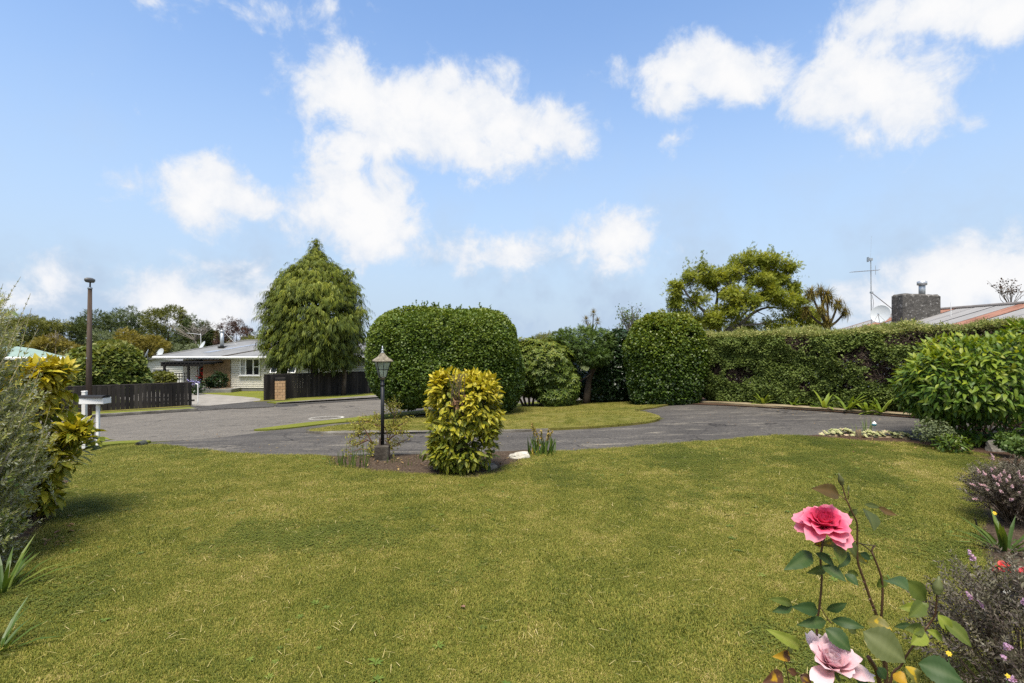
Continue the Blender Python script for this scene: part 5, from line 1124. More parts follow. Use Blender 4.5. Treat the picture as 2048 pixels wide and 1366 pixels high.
# ------------------------------------------------------------------ neighbour's rusty roofed house beyond the hedge
xr, xe0, zr2 = 17.95, 12.9, 3.32; pitch = .30; ya, yz = 10.5, 24.0; zof = lambda x: zr2-pitch*abs(x-xr)
th = thing('rusty_roofed_house', 'house with a streaked rusty corrugated iron roof beyond the long hedge', 'house', onG(16, 18))
def ironmat(name, base, rust, thr):
    m, t, o = nt(name); v = pos(t); vs = nd(t, 'ShaderNodeVectorMath', {0: v, 1: (.45, 2.2, .45)}, operation='MULTIPLY').outputs[0]
    n = noise(t, vs, 1.6, 7, .65); c = mixc(t, mrange(t, n, .3, .7), c4(base), c4(tuple(a*1.35 for a in base))); c = mixc(t, mrange(t, noise(t, vs, 2.3, 6, .7), thr, thr+.12), c, c4(rust))
    p = nd(t, 'ShaderNodeBsdfPrincipled', {'Base Color': c, 'Roughness': .6, 'Metallic': .1, 'Specular IOR Level': .3}); t.links.new(p.outputs[0], o.inputs[0]); return m
m_iron1 = ironmat('bleached_iron', (.205, .20, .195), (.26, .13, .08), .66); m_iron2 = ironmat('rusted_iron', (.235, .118, .08), (.16, .065, .038), .5)
sw = .84; ns_ = int((yz-ya)/sw)
for side in (-1, 1):
    for i in range(ns_):
        y_1 = yz-i*sw; y_0 = y_1-sw+.012; yy_ = np.linspace(y_0, y_1, 45); ph = (yy_-yz)/.084*2*math.pi; V = []
        for x in (xr+side*.05, xr+side*2.5, xr+side*5.05):
            V.append(np.column_stack([np.full(45, x), yy_, zof(x)+.014*np.sin(ph)+.006*(i % 2)]))
        V = np.concatenate(V); Fc = np.array([(r*45+j, r*45+j+1, (r+1)*45+j+1, (r+1)*45+j) for r in range(2) for j in range(44)])
        part('roof_sheet', V, Fc, m_iron2 if (i in (1, 3) or (i == 7 and side < 0)) else m_iron1, th, smooth=True, label='rust red sheet of iron' if i in (1, 3) else None)
mb = MB(); mb.tube([(xr, ya, zr2+.03), (xr, yz+.05, zr2+.03)], .07, 8); mb.out('ridge_cap', plain('ridge_iron', (.20, .18, .165), .6), th)
mb = MB()
for side in (-1, 1): mb.tube([(xr, yz+.03, zr2-.02), (xr+side*5.05, yz+.03, zof(xr+side*5.05)-.02)], .05, 6)
mb.out('barge_board', plain('rusty_barge', (.16, .10, .075), .7), th)
part('wall', [(x, y, z) for z in (-.4,) for x, y in ((13.6, 10.7), (22.4, 10.7), (22.4, 23.7), (13.6, 23.7))]+[(x, y, zof(x)-.06) for x, y in ((13.6, 10.7), (22.4, 10.7), (22.4, 23.7), (13.6, 23.7))]+[(xr, 10.7, zr2-.08), (xr, 23.7, zr2-.08)], [(0, 3, 7, 4), (1, 5, 6, 2), (0, 4, 8, 5, 1), (2, 6, 9, 7, 3)], m_whited, th)
yc = 20.6; cx0, cx1 = (1808-1024)/F*yc, (1884-1024)/F*yc; zc0, zc1 = 1.6, CZ+97/F*yc
v, f = boxvf((cx1-cx0, .75, zc1-zc0), .07); tp_ = v[:, 2] > 0; v[tp_, 2] -= .05*(np.abs(v[tp_, 0]+.3)/.8)**2*.8
bm = bmesh.new(); [bm.verts.new(q) for q in v]; bm.verts.ensure_lookup_table(); [bm.faces.new([bm.verts[i] for i in q]) for q in f]; bmesh.ops.subdivide_edges(bm, edges=bm.edges[:], cuts=5, use_grid_fill=True); bmesh.ops.triangulate(bm, faces=bm.faces[:])
vv = np.array([q.co[:] for q in bm.verts])+[(cx0+cx1)/2, yc+.375, (zc0+zc1)/2]; vv += (vnoise(vv*5, 4)-.5)[:, None]*.035; ff = [tuple(q.index for q in fa.verts) for fa in bm.faces]; bm.free()
ch = part('chimney', vv, ff, m_stucco, th)
fx, fy = (1844-1024)/F*(yc+.3), yc+.3; zq = lambda v: CZ-(v-683)/F*fy
mb = MB(); mb.tube([[fx, fy, zc1-.1], [fx, fy, zq(568)]], .115, 14); fo = mb.out('flue', m_galv, ch, smooth=True); 
mb = MB(); mb.lathe([fx, fy, zq(571)], [(.12, 0), (.175, .02), (.175, .16), (.12, .18)], 14); mb.out('flue_cowl', m_alu, ch, smooth=True)
mb = MB(); pv = P(1902, 640, 19.5); mb.tube([[pv[0], pv[1], zof(pv[0])-.05], P(1902, 604, 19.5)], .012, 5); mb.out('vent_rod', m_white, th)
ym_ = 21.6; bs_ = P(1743, 650, ym_); th = thing('tv_aerial', 'tall grey television aerial mast with a guy wire behind the hedge', 'aerial', np.array([bs_[0], bs_[1], zof(bs_[0])]))
yagi(th, P(1741.5, 516, ym_), P(1743, 652, ym_), (P(1704, 544, ym_-.4), P(1757, 540, ym_+.1)), 9, .30, m_galv, .022)
mb = MB(); mb.tube([P(1741, 516, ym_), P(1743, 472, ym_)], .004, 4); mb.out('whip', m_galv, th)
mb = MB(); mb.box(P(1741, 519, ym_), (.14, .10, .10)); mb.box(P(1736, 519, ym_), (.03, .12, .2)); mb.box(P(1743, 585, ym_), (.10, .08, .07)); mb.tube([P(1751, 531, ym_), P(1751, 549, ym_)], .012, 4); mb.out('fitting', m_galv, th, kind='stuff')
mb = MB(); mb.tube([P(1744, 586, ym_), P(1796, 627, ym_+.6)], .018, 5); mb.out('stay_wire', m_galv, th)
mb = MB(); mb.tube(smoothpath([P(1744, 590, ym_), P(1747, 605, ym_-.1), P(1745, 622, ym_), P(1743, 645, ym_)], 3), .008, 4); mb.out('cable', m_black, th)
c = P(1762, 629, 21.0); dish('satellite_dish', 'large round pale satellite dish standing above the long hedge', c, .36, (-.75, -.60, .28), np.array([c[0]+.12, 21.2, zof(c[0])]))
# ------------------------------------------------------------------ trees beyond the street
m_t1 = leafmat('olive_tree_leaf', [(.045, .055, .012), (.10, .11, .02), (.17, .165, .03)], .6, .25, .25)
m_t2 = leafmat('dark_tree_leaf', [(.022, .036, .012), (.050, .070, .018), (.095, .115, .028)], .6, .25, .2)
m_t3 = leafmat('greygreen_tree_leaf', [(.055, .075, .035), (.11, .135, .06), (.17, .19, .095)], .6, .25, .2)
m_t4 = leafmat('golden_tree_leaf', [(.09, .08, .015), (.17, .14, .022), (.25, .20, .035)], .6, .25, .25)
m_t5 = leafmat('purple_tree_leaf', [(.030, .016, .014), (.065, .035, .028), (.11, .065, .045)], .6, .25, .2)
def bgtree(label, u, vtop, hw, Y0, mat, n, size=(.28, .5), vbot=None, nl=8, gap=(.8, .3), name='tree', squash=1.0, seed=0, group=None):
    k = Y0/F; x = (u-1024)/F*Y0; b = onG(x, Y0); zt = CZ-(vtop-683)*k; r = hw*k; zb_ = b[2]+.9 if vbot is None else CZ-(vbot-683)*k; H = zt-zb_; c = np.array([x, Y0, (zt+zb_)/2]); rs = np.random.default_rng(seed+int(u)+2000)
    lob = [(c[0], c[1], c[2], r*.72, r*.72, H*.42, 2)]
    for i in range(nl):
        a = rs.uniform(0, 6.28); e = rs.uniform(-.5, 1.0); f = rs.uniform(.30, .5)
        lob.append((c[0]+r*.62*math.cos(a)*math.cos(e), c[1]+r*.62*math.sin(a)*math.cos(e), c[2]+H*.30*math.sin(e)+H*.05, r*f, r*f, H*f*.62*squash, 2))
    th = thing(name, label, 'tree', b, group); p, nn, inn, w = crown(lob, int(n*.74), r*.10, 3.2/r, r*.07, gap=gap, back=.4, inner=.8, seed=seed+3)
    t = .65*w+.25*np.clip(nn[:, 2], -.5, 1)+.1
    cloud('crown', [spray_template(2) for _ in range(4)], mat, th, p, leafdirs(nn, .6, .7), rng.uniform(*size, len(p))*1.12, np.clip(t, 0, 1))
    trunk_limbs(th, b, [np.array(l[:3]) for l in lob[:6]], .05*H*.5+.06); return th
bgtree('olive green tree rising directly behind the spiky grey shrub', 66, 636, 62, 60, m_t1, 6500, seed=1)
bgtree('dark open crowned tree with sky showing through beside the timber pole', 138, 641, 52, 63, m_t2, 5200, gap=(.7, .42), seed=2)
bgtree('dark green tree whose crown starts just right of the timber pole', 222, 624, 58, 68, m_t2, 6500, seed=3)
bgtree('broad dark tree with the highest rounded crown among the far trees', 272, 623, 70, 72, m_t2, 8500, seed=4)
bgtree('mid green yellow tinged tree at the right end of the tall tree mass', 332, 622, 44, 66, m_t1, 6000, seed=5)
bgtree('small rounded grey green tree below the dark trees', 207, 657, 36, 50, m_t3, 4200, (.2, .36), seed=6)
bgtree('low spreading golden olive tree in front of the dark trees', 276, 664, 58, 48, m_t4, 5600, (.2, .36), seed=7)
bgtree('dark rounded tree standing above the left end of the bungalow roof', 388, 638, 36, 58, m_t2, 5200, (.22, .4), seed=8)
bgtree('dark olive tree directly behind the steel flue', 428, 662, 40, 60, m_t1, 4800, (.22, .4), seed=9)
bgtree('purple brown leaved tree behind the bungalow roof', 470, 645, 44, 56, m_t5, 6200, (.18, .32), gap=(1.0, .42), seed=10)
bgtree('pale olive bushy tree between the purple tree and the cypress', 500, 668, 42, 52, m_t1, 4200, (.2, .34), seed=11)
bgtree('silvery green shrubby tree above the garage roof', 376, 683, 34, 50, m_t3, 3000, (.18, .3), seed=12)
bgtree('yellow green tree behind the green roofed house', 112, 672, 50, 44, m_t4, 5200, (.2, .36), seed=13)
bgtree('tall olive tree at the outer end of the far tree line', 6, 640, 66, 58, m_t1, 5200, seed=14)
bgtree('far green tree mostly hidden behind the weeping cypress', 580, 672, 70, 60, m_t2, 4200, seed=15)
bgtree('light green tree showing between the cypress and the clipped evergreen', 742, 690, 40, 40, m_t1, 4500, (.16, .3), seed=16)
bgtree('low green tree showing under the cypress beside the bungalow', 680, 700, 60, 52, m_t2, 3600, seed=17)
bgtree('distant green shrubby tree behind the rhododendron', 1100, 672, 50, 34, m_t1, 3800, (.14, .24), seed=18)
bgtree('distant dark tree behind the bare grey twigs', 1235, 682, 60, 33, m_t2, 4200, (.14, .26), seed=19)
bgtree('low green tree filling the gap under the spreading tree', 1400, 640, 70, 38, m_t1, 5200, (.16, .3), seed=20)
twiggy('bare_tree', 'pale grey leafless twiggy tree in front of the dark rounded tree', 54, 392, 680, 1.2, 2.0, 34, m_grey, None, r=.04)
twiggy('bare_tree', 'small whitish dead tree among the far trees beside the pole', 44, 111, 690, .5, 1.3, 10, m_grey, None, r=.035)
Y0 = 25.5; q = lambda u, v, dy=0: P(u, v, Y0+dy)
bush('round_shrub', 'large rounded leafy green shrub behind the black fence beside the pole', 'shrub', [(*q(212, 735), 1.75, 1.3, 1.15, 2.2), (*q(185, 760), 1.1, 1.1, .8, 2), (*q(250, 755), 1.0, 1.1, .85, 2), (*q(215, 712, .2), 1.1, 1.0, .68, 2)], 9500, leafmat('round_shrub_leaf', [(.030, .06, .014), (.085, .125, .025), (.17, .19, .045), (.26, .24, .08)], .5, .3, .25), (.14, .24), bump=.16, depth=.15, gap=(1.6, .2), base=onG(*q(212, 0)[:2]))
bush('low_shrub', 'low yellowish shrub between the round shrub and the pergola', 'shrub', [(*P(325, 760, 30), .75, .6, .45, 2), (*P(300, 766, 30), .6, .6, .4, 2)], 1500, m_t1, (.12, .2), base=onG(*P(315, 0, 30)[:2]))

# ------------------------------------------------------------------ spotted yellow shrubs
lt = [leaf_template(.40, .10, d, 4, .05) for d in (.12, .25, .38)]
def spotted(name, label, lobes, n, size, base, seed, hole=None, ybias=.75, vis=None, tb=.20):
    th = thing(name, label, 'shrub', base); p, nn, inn, w = crown(lobes, n, .10, 2.4, .07, gap=(3.4, .31, .05), back=.5, inner=.8, zmin=base[2]+.03, seed=seed)
    if hole is not None:
        ok = (((p-hole[0])/hole[1])**2).sum(1) > 1; p, nn, inn, w = p[ok], nn[ok], inn[ok], w[ok]
    z0, z1 = p[:, 2].min(), p[:, 2].max(); h = (p[:, 2]-z0)/(z1-z0)
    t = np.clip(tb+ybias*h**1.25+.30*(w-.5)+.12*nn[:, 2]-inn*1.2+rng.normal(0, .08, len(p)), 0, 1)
    d = nn*.75+rng.normal(size=p.shape)*.55; d[:, 2] += np.where(h > .85, .25, -.12); up = nn*.6+rng.normal(size=p.shape)*.3; up[:, 2] += .8
    R = frames(d, up); s = rng.uniform(*size, len(p)); pick_leaves(lt, m_aucuba, th, p, R, s, t, nn, inn, visible=vis)
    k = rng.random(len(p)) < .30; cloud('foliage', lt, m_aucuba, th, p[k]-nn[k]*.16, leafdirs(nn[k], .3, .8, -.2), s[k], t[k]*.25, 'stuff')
    c = np.array(lobes[0][:3]); paths = []
    for i in range(22):
        e = p[rng.integers(len(p))]; s0 = np.array([base[0]+rng.normal(0, .07), base[1]+rng.normal(0, .07), base[2]-.03]); m_ = s0*.5+e*.5; m_[:2] = s0[:2]*.65+e[:2]*.35; paths.append(([s0, m_, e], [.014, .010, .004]))
    stems('stems', m_twig, th, paths, 5, kind='stuff'); return th
b = gp(925, 948); Ya = b[1]; A_ = lambda u, v, dy=0: P(u, v, Ya+dy)
th_ac = spotted('spotted_shrub', 'barrel shaped clipped yellow spotted shrub at the edge of the lawn beside the lamp post', [(*A_(928, 818), .50, .50, .58, 2.9), (*A_(924, 885), .46, .44, .42, 2.4), (*A_(955, 805), .34, .42, .48, 2.4), (*A_(878, 780), .14, .25, .22, 2), (*A_(880, 900), .14, .3, .20, 2)], 3700, (.085, .15), b, 41, (A_(915, 798, -.45), np.array([.085, .26, .14])))
paths = [([A_(918+rng.normal(0, 8), 850, -.2), A_(915+rng.normal(0, 10), 800, -.42), A_(912+rng.normal(0, 13), 748, -.40)], [.008, .006, .003]) for _ in range(12)]
stems('bare_stems', m_twig, th_ac, paths, 4, kind='stuff')
q = A_(914, 800, -.47)+rng.normal(0, 1, (26, 3))*[.05, .04, .05]; cloud('dead_leaves', lt, surf('dead_leaf', [(.10, .05, .025), (.20, .11, .06), (.28, .17, .10)], 20, 3, .8), th_ac, q, leafdirs(rng.normal(size=q.shape), .2, .8, -.4), rng.uniform(.06, .11, 26), rng.random(26), 'stuff')
b = onG(-5.35, 5.75); Yl = 5.7; A_ = lambda u, v, dy=0: P(u, v, Yl+dy)
spotted('spotted_shrub', 'leggy yellow spotted shrub leaning over the lawn edge beside the grey leaved shrub', [(*A_(72, 775), .26, .36, .30, 2), (*A_(80, 850), .34, .42, .45, 2), (*A_(105, 905), .22, .34, .24, 2), (*A_(45, 980), .32, .40, .42, 2), (*A_(100, 748), .10, .2, .13, 2), (*A_(0, 830), .5, .5, .55, 2), (*A_(158, 862), .05, .10, .06, 2), (*A_(85, 985), .15, .22, .2, 2), (*A_(48, 1050), .30, .34, .22, 2)], 1700, (.11, .19), b, 43, ybias=.65, tb=.42)

# ------------------------------------------------------------------ grey leaved shrub at the left edge
b = onG(-4.75, 4.4); th = thing('grey_leaved_shrub', 'wispy silver grey leaved shrub with upright pale twigs at the left edge of the lawn', 'shrub', b)
def shoot_template(n=16, l=.125, w=.36, ang=.75):
    V = []; Fc = []; tw_ = [(-.006, 0, 0), (.006, 0, 0), (.0, 1, 0), (0, 0, -.008)]
    for i in range(n):
        y = .16+.84*i/n; ph = i*1.9
        for s in (0, math.pi):
            a = ang*random.uniform(.7, 1.2); d = np.array([math.cos(ph+s)*math.sin(a), math.cos(a), math.sin(ph+s)*math.sin(a)]); q_ = np.cross(d, rng.normal(size=3)); q_ /= np.linalg.norm(q_); L = l*random.uniform(.7, 1.2)*(1 if i < n-3 else .7); o = np.array([0, y, 0]); k = len(V)
            V += [o, o+d*L*.5+q_*w*L*.5, o+d*L, o+d*L*.5-q_*w*L*.5]; Fc += [(k, k+1, k+2), (k, k+2, k+3)]
    return np.array(V), np.array(Fc)
def twig_template():
    V = np.array([(.006, 0, 0), (-.003, 0, .005), (-.003, 0, -.005), (.003, 1, 0), (-.002, 1, .003), (-.002, 1, -.003)]); return V, np.array([(0, 1, 4), (0, 4, 3), (1, 2, 5), (1, 5, 4), (2, 0, 3), (2, 3, 5)])
sh = [shoot_template() for _ in range(4)]
lob = [(-4.98, 4.4, 1.3, .62, .7, 1.20, 2.2), (-4.78, 4.4, .8, .54, .6, .78, 2), (-5.25, 4.5, 1.6, .75, .7, 1.0, 2), (-4.66, 4.25, .35, .40, .5, .36, 2)]
p, nn, inn, w = crown(lob, 2500, .12, 2, .10, back=.4, inner=.75, zmin=.05, seed=51)
d = nn*.55+rng.normal(size=p.shape)*.22+[.25, -.1, .55]; R = frames(d, rng.normal(size=p.shape)); s = rng.uniform(.22, .40, len(p)); pp = p-d/np.linalg.norm(d, axis=1)[:, None]*.26
t = np.clip(.40+.4*w+.25*(p[:, 2]/2.2), 0, 1)
cloud('foliage', sh, m_silver, th, pp, R, s, t); cloud('twigs', twig_template(), m_pale, th, pp, R, s*1.05, t, 'stuff')
# taller loose shoots
tops = [(40, 556, 4.2), (20, 590, 4.3), (62, 620, 4.2), (75, 660, 4.2), (148, 690, 4.2), (50, 640, 4.0), (5, 570, 4.4), (95, 690, 4.2), (80, 740, 4.1), (100, 815, 4.0), (30, 610, 4.4), (60, 590, 4.5), (10, 625, 4.0)]
e = np.array([P(u, v, y) for u, v, y in tops]); st = e-np.column_stack([rng.uniform(.12, .28, len(e)), np.zeros(len(e)), rng.uniform(.34, .5, len(e))]); st[4] = e[4]-[.36, 0, .2]
d = e-st; L = np.linalg.norm(d, axis=1); R = frames(d, rng.normal(size=d.shape)); sp_t = [shoot_template(9, .07, .3, .6) for _ in range(3)]
cloud('foliage', sp_t, m_silver, th, st, R, L, np.full(len(e), .25)); cloud('twigs', twig_template(), m_pale, th, st, R, L*1.03, np.full(len(e), .3), 'stuff')
k = rng.random(len(p)) < .9; cloud('foliage', sh, m_silver, th, pp[k]-nn[k]*.14, leafdirs(nn[k], .4, .7, .2), s[k]*.8, t[k]*.2)
q = p[inn < .1]; q = q[rng.permutation(len(q))[:170]]; cloud('foliage', lt[0], m_feath, th, q, leafdirs(np.tile([.5, -.4, .6], (len(q), 1)), .7, .5), rng.uniform(.05, .085, len(q)), rng.uniform(.4, 1, len(q)), 'stuff')
paths = []
for i in range(16):
    e = p[rng.integers(len(p))]; paths.append(([b+[rng.normal(0, .1), rng.normal(0, .1), -.05], b*.5+e*.5+[0, 0, .1], e], [.02, .014, .005]))
stems('stems', m_grey, th, paths, 5, kind='stuff')
# strappy plants at the lower left
spiky('strap_plant', 'dark green strappy clump at the left edge under the grey leaved shrub', onG(-3.98, 4.0), 44, .48, m_strap, .030, 1.05, droop=.5)
spiky('strap_plant', 'low green strappy clump at the lower left corner of the lawn', onG(-3.25, 3.22), 44, .38, m_strap, .026, 1.2, droop=.5)
b = gp(146, 926); th = thing('edge_stone', 'small grey stone at the foot of the leggy spotted shrub', 'stone', b)
def rock(name, b, dims, mat, th, seed=0, yaw=0):
    bm = bmesh.new(); bmesh.ops.create_icosphere(bm, subdivisions=3, radius=1); v = np.array([a.co[:] for a in bm.verts]); f = [tuple(x.index for x in fa.verts) for fa in bm.faces]; bm.free()
    v = np.sign(v)*np.abs(v)**.8; v *= (1+(vnoise(v*1.7+seed*7, seed)-.5)*.55+(vnoise(v*5+seed*7, seed)-.5)*.18)[:, None]; v = (v*np.array(dims)/2)@rotz(yaw).T; return part(name, v+np.asarray(b)+[0, 0, dims[2]*.32], f, mat, th)
m_rockw = surf('pale_quartz_rock', [(.28, .25, .20), (.46, .43, .36), (.58, .56, .49)], 7, 7, .9, .2, .6, 25); m_rockg = surf('grey_rock', [(.10, .09, .075), (.20, .18, .15), (.30, .28, .24)], 7, 7, .9, .2, .6, 25); m_rockt = surf('tan_stone', [(.13, .095, .055), (.22, .165, .10), (.30, .235, .15)], 7, 7, .9, .2, .6, 25)
rock('stone', b, (.16, .14, .10), m_rockg, th, 3)

# ------------------------------------------------------------------ lamp bed plants
b = gp(772, 921); th = thing('sparse_azalea', 'straggly half bare azalea with small lime leaves around the lamp post', 'shrub', b); Yz = b[1]; Z_ = lambda u, v, dy=0: P(u, v, Yz+dy); paths = []; tips = []
main = [[(772, 921), (775, 890), (783, 860), (790, 830), (800, 812)], [(772, 921), (760, 900), (735, 880), (705, 870)], [(772, 921), (776, 885), (770, 855), (752, 835)], [(772, 921), (750, 905), (725, 898), (700, 905)], [(783, 862), (800, 850), (815, 842)], [(745, 888), (730, 860), (715, 845)], [(776, 880), (790, 870), (808, 862)], [(735, 880), (712, 890), (695, 885)], [(770, 855), (745, 848), (722, 838)], [(790, 832), (780, 820), (785, 808)], [(765, 905), (790, 890), (812, 880)]]
for mpt in main:
    dy = rng.uniform(-.25, .25); pts = [Z_(u, v, .12+dy*i/len(mpt)) for i, (u, v) in enumerate(mpt)]; paths.append((pts, [.016, .009, .004])); pts = smoothpath(pts, 5)
    for _ in range(9):
        o = pts[rng.integers(len(pts)//3, len(pts))]; e = o+rng.normal(0, 1, 3)*[.09, .09, .06]+[0, 0, .05]; paths.append(([o, e], [.004, .002])); tips += [e, o*.4+e*.6]
stems('stems', surf('red_brown_stem', [(.09, .045, .03), (.17, .09, .06)], 20, 3, .8), th, paths, 4, kind='stuff'); tips = np.array(tips)
p = np.repeat(tips, 12, 0)+rng.normal(0, .033, (len(tips)*12, 3)); cloud('foliage', lt, leafmat('azalea_leaf', [(.10, .12, .02), (.20, .21, .03), (.33, .29, .045), (.24, .14, .06)], .5, .3, .3), th, p, leafdirs(rng.normal(size=p.shape), .4, .7, .1), rng.uniform(.028, .055, len(p)), rng.random(len(p)))
def upright(name, label, b, n, L, mat, w, cat='plant', spread=.28, group=None, r=.06):
    th = thing(name, label, cat, b, group)
    for i in range(n):
        a = rng.uniform(0, 6.283); e = abs(rng.normal(0, spread)); l = L*rng.uniform(.6, 1.08); d = np.array([math.cos(a)*math.sin(e), math.sin(a)*math.sin(e), math.cos(e)]); st = np.asarray(b)+[rng.normal(0, r), rng.normal(0, r), -.01]; yw = rng.uniform(0, 3.14); s = np.array([math.cos(yw), math.sin(yw), 0]); c = np.array([d[0], d[1], -.2*e])*l*.5*rng.uniform(.2, 1); V = []
        for f, ww in ((0, .7), (.35, 1), (.7, .8), (1, 0)):
            q = st+d*l*f+c*f*f; V += [q-s*w*ww/2, q+s*w*ww/2] if ww else [q]
        part('leaf', V, [(0, 1, 3, 2), (2, 3, 5, 4), (4, 5, 6)], mat, th, tint=np.full(7, rng.random()))
    return th
upright('iris_clump', 'short tuft of green blades in the mulch well to the left of the lamp block', gp(683, 938), 22, .30, m_strap, .012)
upright('iris_clump', 'tall tuft of green iris blades standing just left of the lamp block', gp(716, 940), 30, .46, m_strap, .015, r=.10)
upright('iris_clump', 'thin green blades sprouting just right of the lamp block', gp(786, 931), 12, .20, m_strap, .009)
upright('iris_clump', 'thin green blades sprouting midway between lamp block and barrel shaped shrub', gp(818, 938), 10, .22, m_strap, .008)
upright('iris_clump', 'thin green blades beside the barrel shaped spotted shrub', gp(840, 925), 11, .26, m_strap, .010)
b = gp(1040, 921); th = thing('white_rock', 'pale white rock on the mulch beside the torch lily clump', 'rock', b); rock('rock', b, (.36, .22, .18), m_rockw, th, 5, .2)
b = gp(977, 944); th = thing('grey_rock', 'grey rock half hidden at the foot of the barrel shaped shrub', 'rock', b); rock('rock', b, (.24, .2, .17), m_rockg, th, 8, .6)
b = gp(1082, 914); th = upright('torch_lily', 'torch lily clump with straw coloured spent flower stalks at the tip of the lamp bed', b, 52, .42, m_strap, .028, spread=.35, r=.11)
for i, (u, v) in enumerate(((1068, 856), (1082, 862), (1098, 858), (1104, 864), (1075, 880), (1064, 850))):
    e = P(u, v, b[1]); st = b+[rng.normal(0, .06), rng.normal(0, .05), 0]; stems('flower_stalk', m_straw if False else m_strap, th, [([st, (st+e)/2, e], [.006, .006, .005])], 5); q = st+(e-st)*np.linspace(.62, 1.0, 26)[:, None]+rng.normal(0, .008, (26, 3)); cloud('spent_flower', DIA, m_straw, th, q, leafdirs(np.tile((e-st), (26, 1)), 1.2, .3, -.1), rng.uniform(.03, .05, 26), rng.random(26), 'stuff')
spiky('strap_plant', 'yellowing low strap leaves between the white rock and torch lily', gp(1068, 918), 12, .26, leafmat('yellow_strap', [(.2, .2, .03), (.38, .30, .04), (.45, .36, .06)], .5, .3, .2), .03, 1.2)
b = gp(978, 952); spiky('strap_plant', 'few broad green leaves at the base of the barrel shaped shrub', b, 7, .24, m_strap, .05, 1.2)

# ------------------------------------------------------------------ right bed
Yv = 9.9; b = onG(9.0, Yv); V_ = lambda u, v, dy=0: P(u, v, Yv+dy)
lv = [leaf_template(.37, .12, d, 4, .04, point=.95) for d in (.18, .34, .5)]
th = thing('broad_leaved_shrub', 'large dome shaped shrub with broad lime and green leaves in front of the long hedge', 'shrub', b)
lob = [(*V_(2025, 768, .1), 1.80, 1.35, .98, 2.3), (*V_(1908, 775, 0), .86, .95, .66, 2.1), (*V_(2030, 862, -.1), 1.35, 1.2, .50, 2.2), (*V_(2120, 730, .2), 1.3, 1.2, .95, 2)]
p, nn, inn, w = crown(lob, 6200, .15, 1.7, .09, gap=(2.2, .18), back=.45, inner=.85, zmin=-.1, seed=61)
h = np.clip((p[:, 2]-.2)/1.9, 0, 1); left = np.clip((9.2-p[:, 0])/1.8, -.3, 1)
t = np.clip(.16+.48*h**1.3+.30*left*h+.28*(w-.5)-inn*1.5+rng.normal(0, .09, len(p)), 0, 1)  # lighter towards the upper left: the lit side put into the tint
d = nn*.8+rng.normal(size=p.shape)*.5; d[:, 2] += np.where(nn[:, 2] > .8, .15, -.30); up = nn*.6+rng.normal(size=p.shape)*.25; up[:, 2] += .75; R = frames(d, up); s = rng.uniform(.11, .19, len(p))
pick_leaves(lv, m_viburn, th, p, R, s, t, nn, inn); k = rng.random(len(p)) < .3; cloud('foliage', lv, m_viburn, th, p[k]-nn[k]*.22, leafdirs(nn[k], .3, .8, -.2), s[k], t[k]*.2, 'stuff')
stems('stems', m_twig, th, [([b+[rng.normal(0, .35), rng.normal(0, .2), -.05], (b+e)/2+[0, 0, .1], e], [.022, .015, .006]) for e in p[rng.permutation(len(p))[:26]]], 5, kind='stuff')
bush('variegated_shrub', 'small fine leaved grey green shrub under the edge of the broad leaved shrub', 'shrub', [(*P(1868, 864, 9.4), .24, .3, .22, 2), (*P(1888, 878, 9.3), .18, .25, .13, 2)], 1700, m_t3, (.025, .05), base=gp(1875, 895), bump=.07, depth=.06)
bush('glossy_low_shrub', 'low round shrub with oval glossy leaves at the mulch edge', 'shrub', [(*P(1905, 888, 9.0), .26, .26, .15, 2)], 260, m_camel, (.07, .11), tpl=lt, base=gp(1905, 900), bump=.05, depth=.05, stem=False)
bush('ferny_plant', 'soft bright green ferny plant at the right edge beyond the pink shrub', 'plant', [(*P(2046, 895, 7.9), .22, .25, .16, 2), (*P(2012, 884, 8.6), .13, .2, .13, 2)], 1500, m_feath, (.03, .06), base=onG(*P(2030, 0, 8.1)[:2]), bump=.06, depth=.06)
b = gp(1992, 908); th = thing('flat_stone', 'large flat grey stone under the broad leaved shrub', 'stone', b); rock('stone', b, (.42, .25, .30), m_rockg, th, 12, .3)
b = gp(1717, 880); th = thing('standing_stone', 'upright tan stone beside the iris fan in the far bed', 'stone', b); rock('stone', b+[0, 0, .03], (.09, .09, .24), m_rockt, th, 15, .2)
upright('iris_clump', 'grey green iris fan behind the upright tan stone', gp(1728, 877), 15, .52, leafmat('iris_blade', [(.08, .12, .04), (.15, .20, .07), (.24, .28, .10)], .5, .3, .2), .022, spread=.22, r=.07)
spiky('dry_plant', 'pale straw coloured blades lying beside the iris fan', gp(1755, 876), 5, .35, m_straw, .018, 1.3)
m_succ = leafmat('pale_succulent', [(.16, .19, .07), (.28, .30, .12), (.40, .38, .20), (.42, .26, .20)], .6, .3, .1)
ros = whorl_template(9, .55, .1, .8)
for i, (u, v, n, wid) in enumerate(((1668, 876, 34, .24), (1692, 874, 40, .24), (1742, 880, 34, .22), (1775, 880, 46, .30), (1805, 882, 26, .2))):
    lab = ['pale succulent rosettes at the far tip of the mulch bed', 'pale succulent mound touching the upright tan stone', 'pale green succulent mound under the iris fan', 'largest mound of pale green succulent rosettes in the mulch bed', 'small succulent mound nearest the black stake'][i]
    b = gp(u, v); th = thing('succulent', lab, 'plant', b, 'succulent mounds in the mulch bed'); q = rng.normal(0, 1, (n, 3))*[wid*.5, wid*.3, 0]; q[:, 2] = .05+.09*np.exp(-(q[:, 0]/wid)**2*3)+rng.uniform(0, .02, n)
    cloud('rosettes', ros, m_succ, th, q+b, frames(np.tile([0, -.3, 1.], (n, 1))+rng.normal(0, .25, (n, 3)), rng.normal(size=(n, 3))), rng.uniform(.05, .085, n), rng.random(n), 'stuff'); rock('core', b-[0, 0, .02], (wid*1.5, wid*.9, .14), m_rockt, th, i+20)
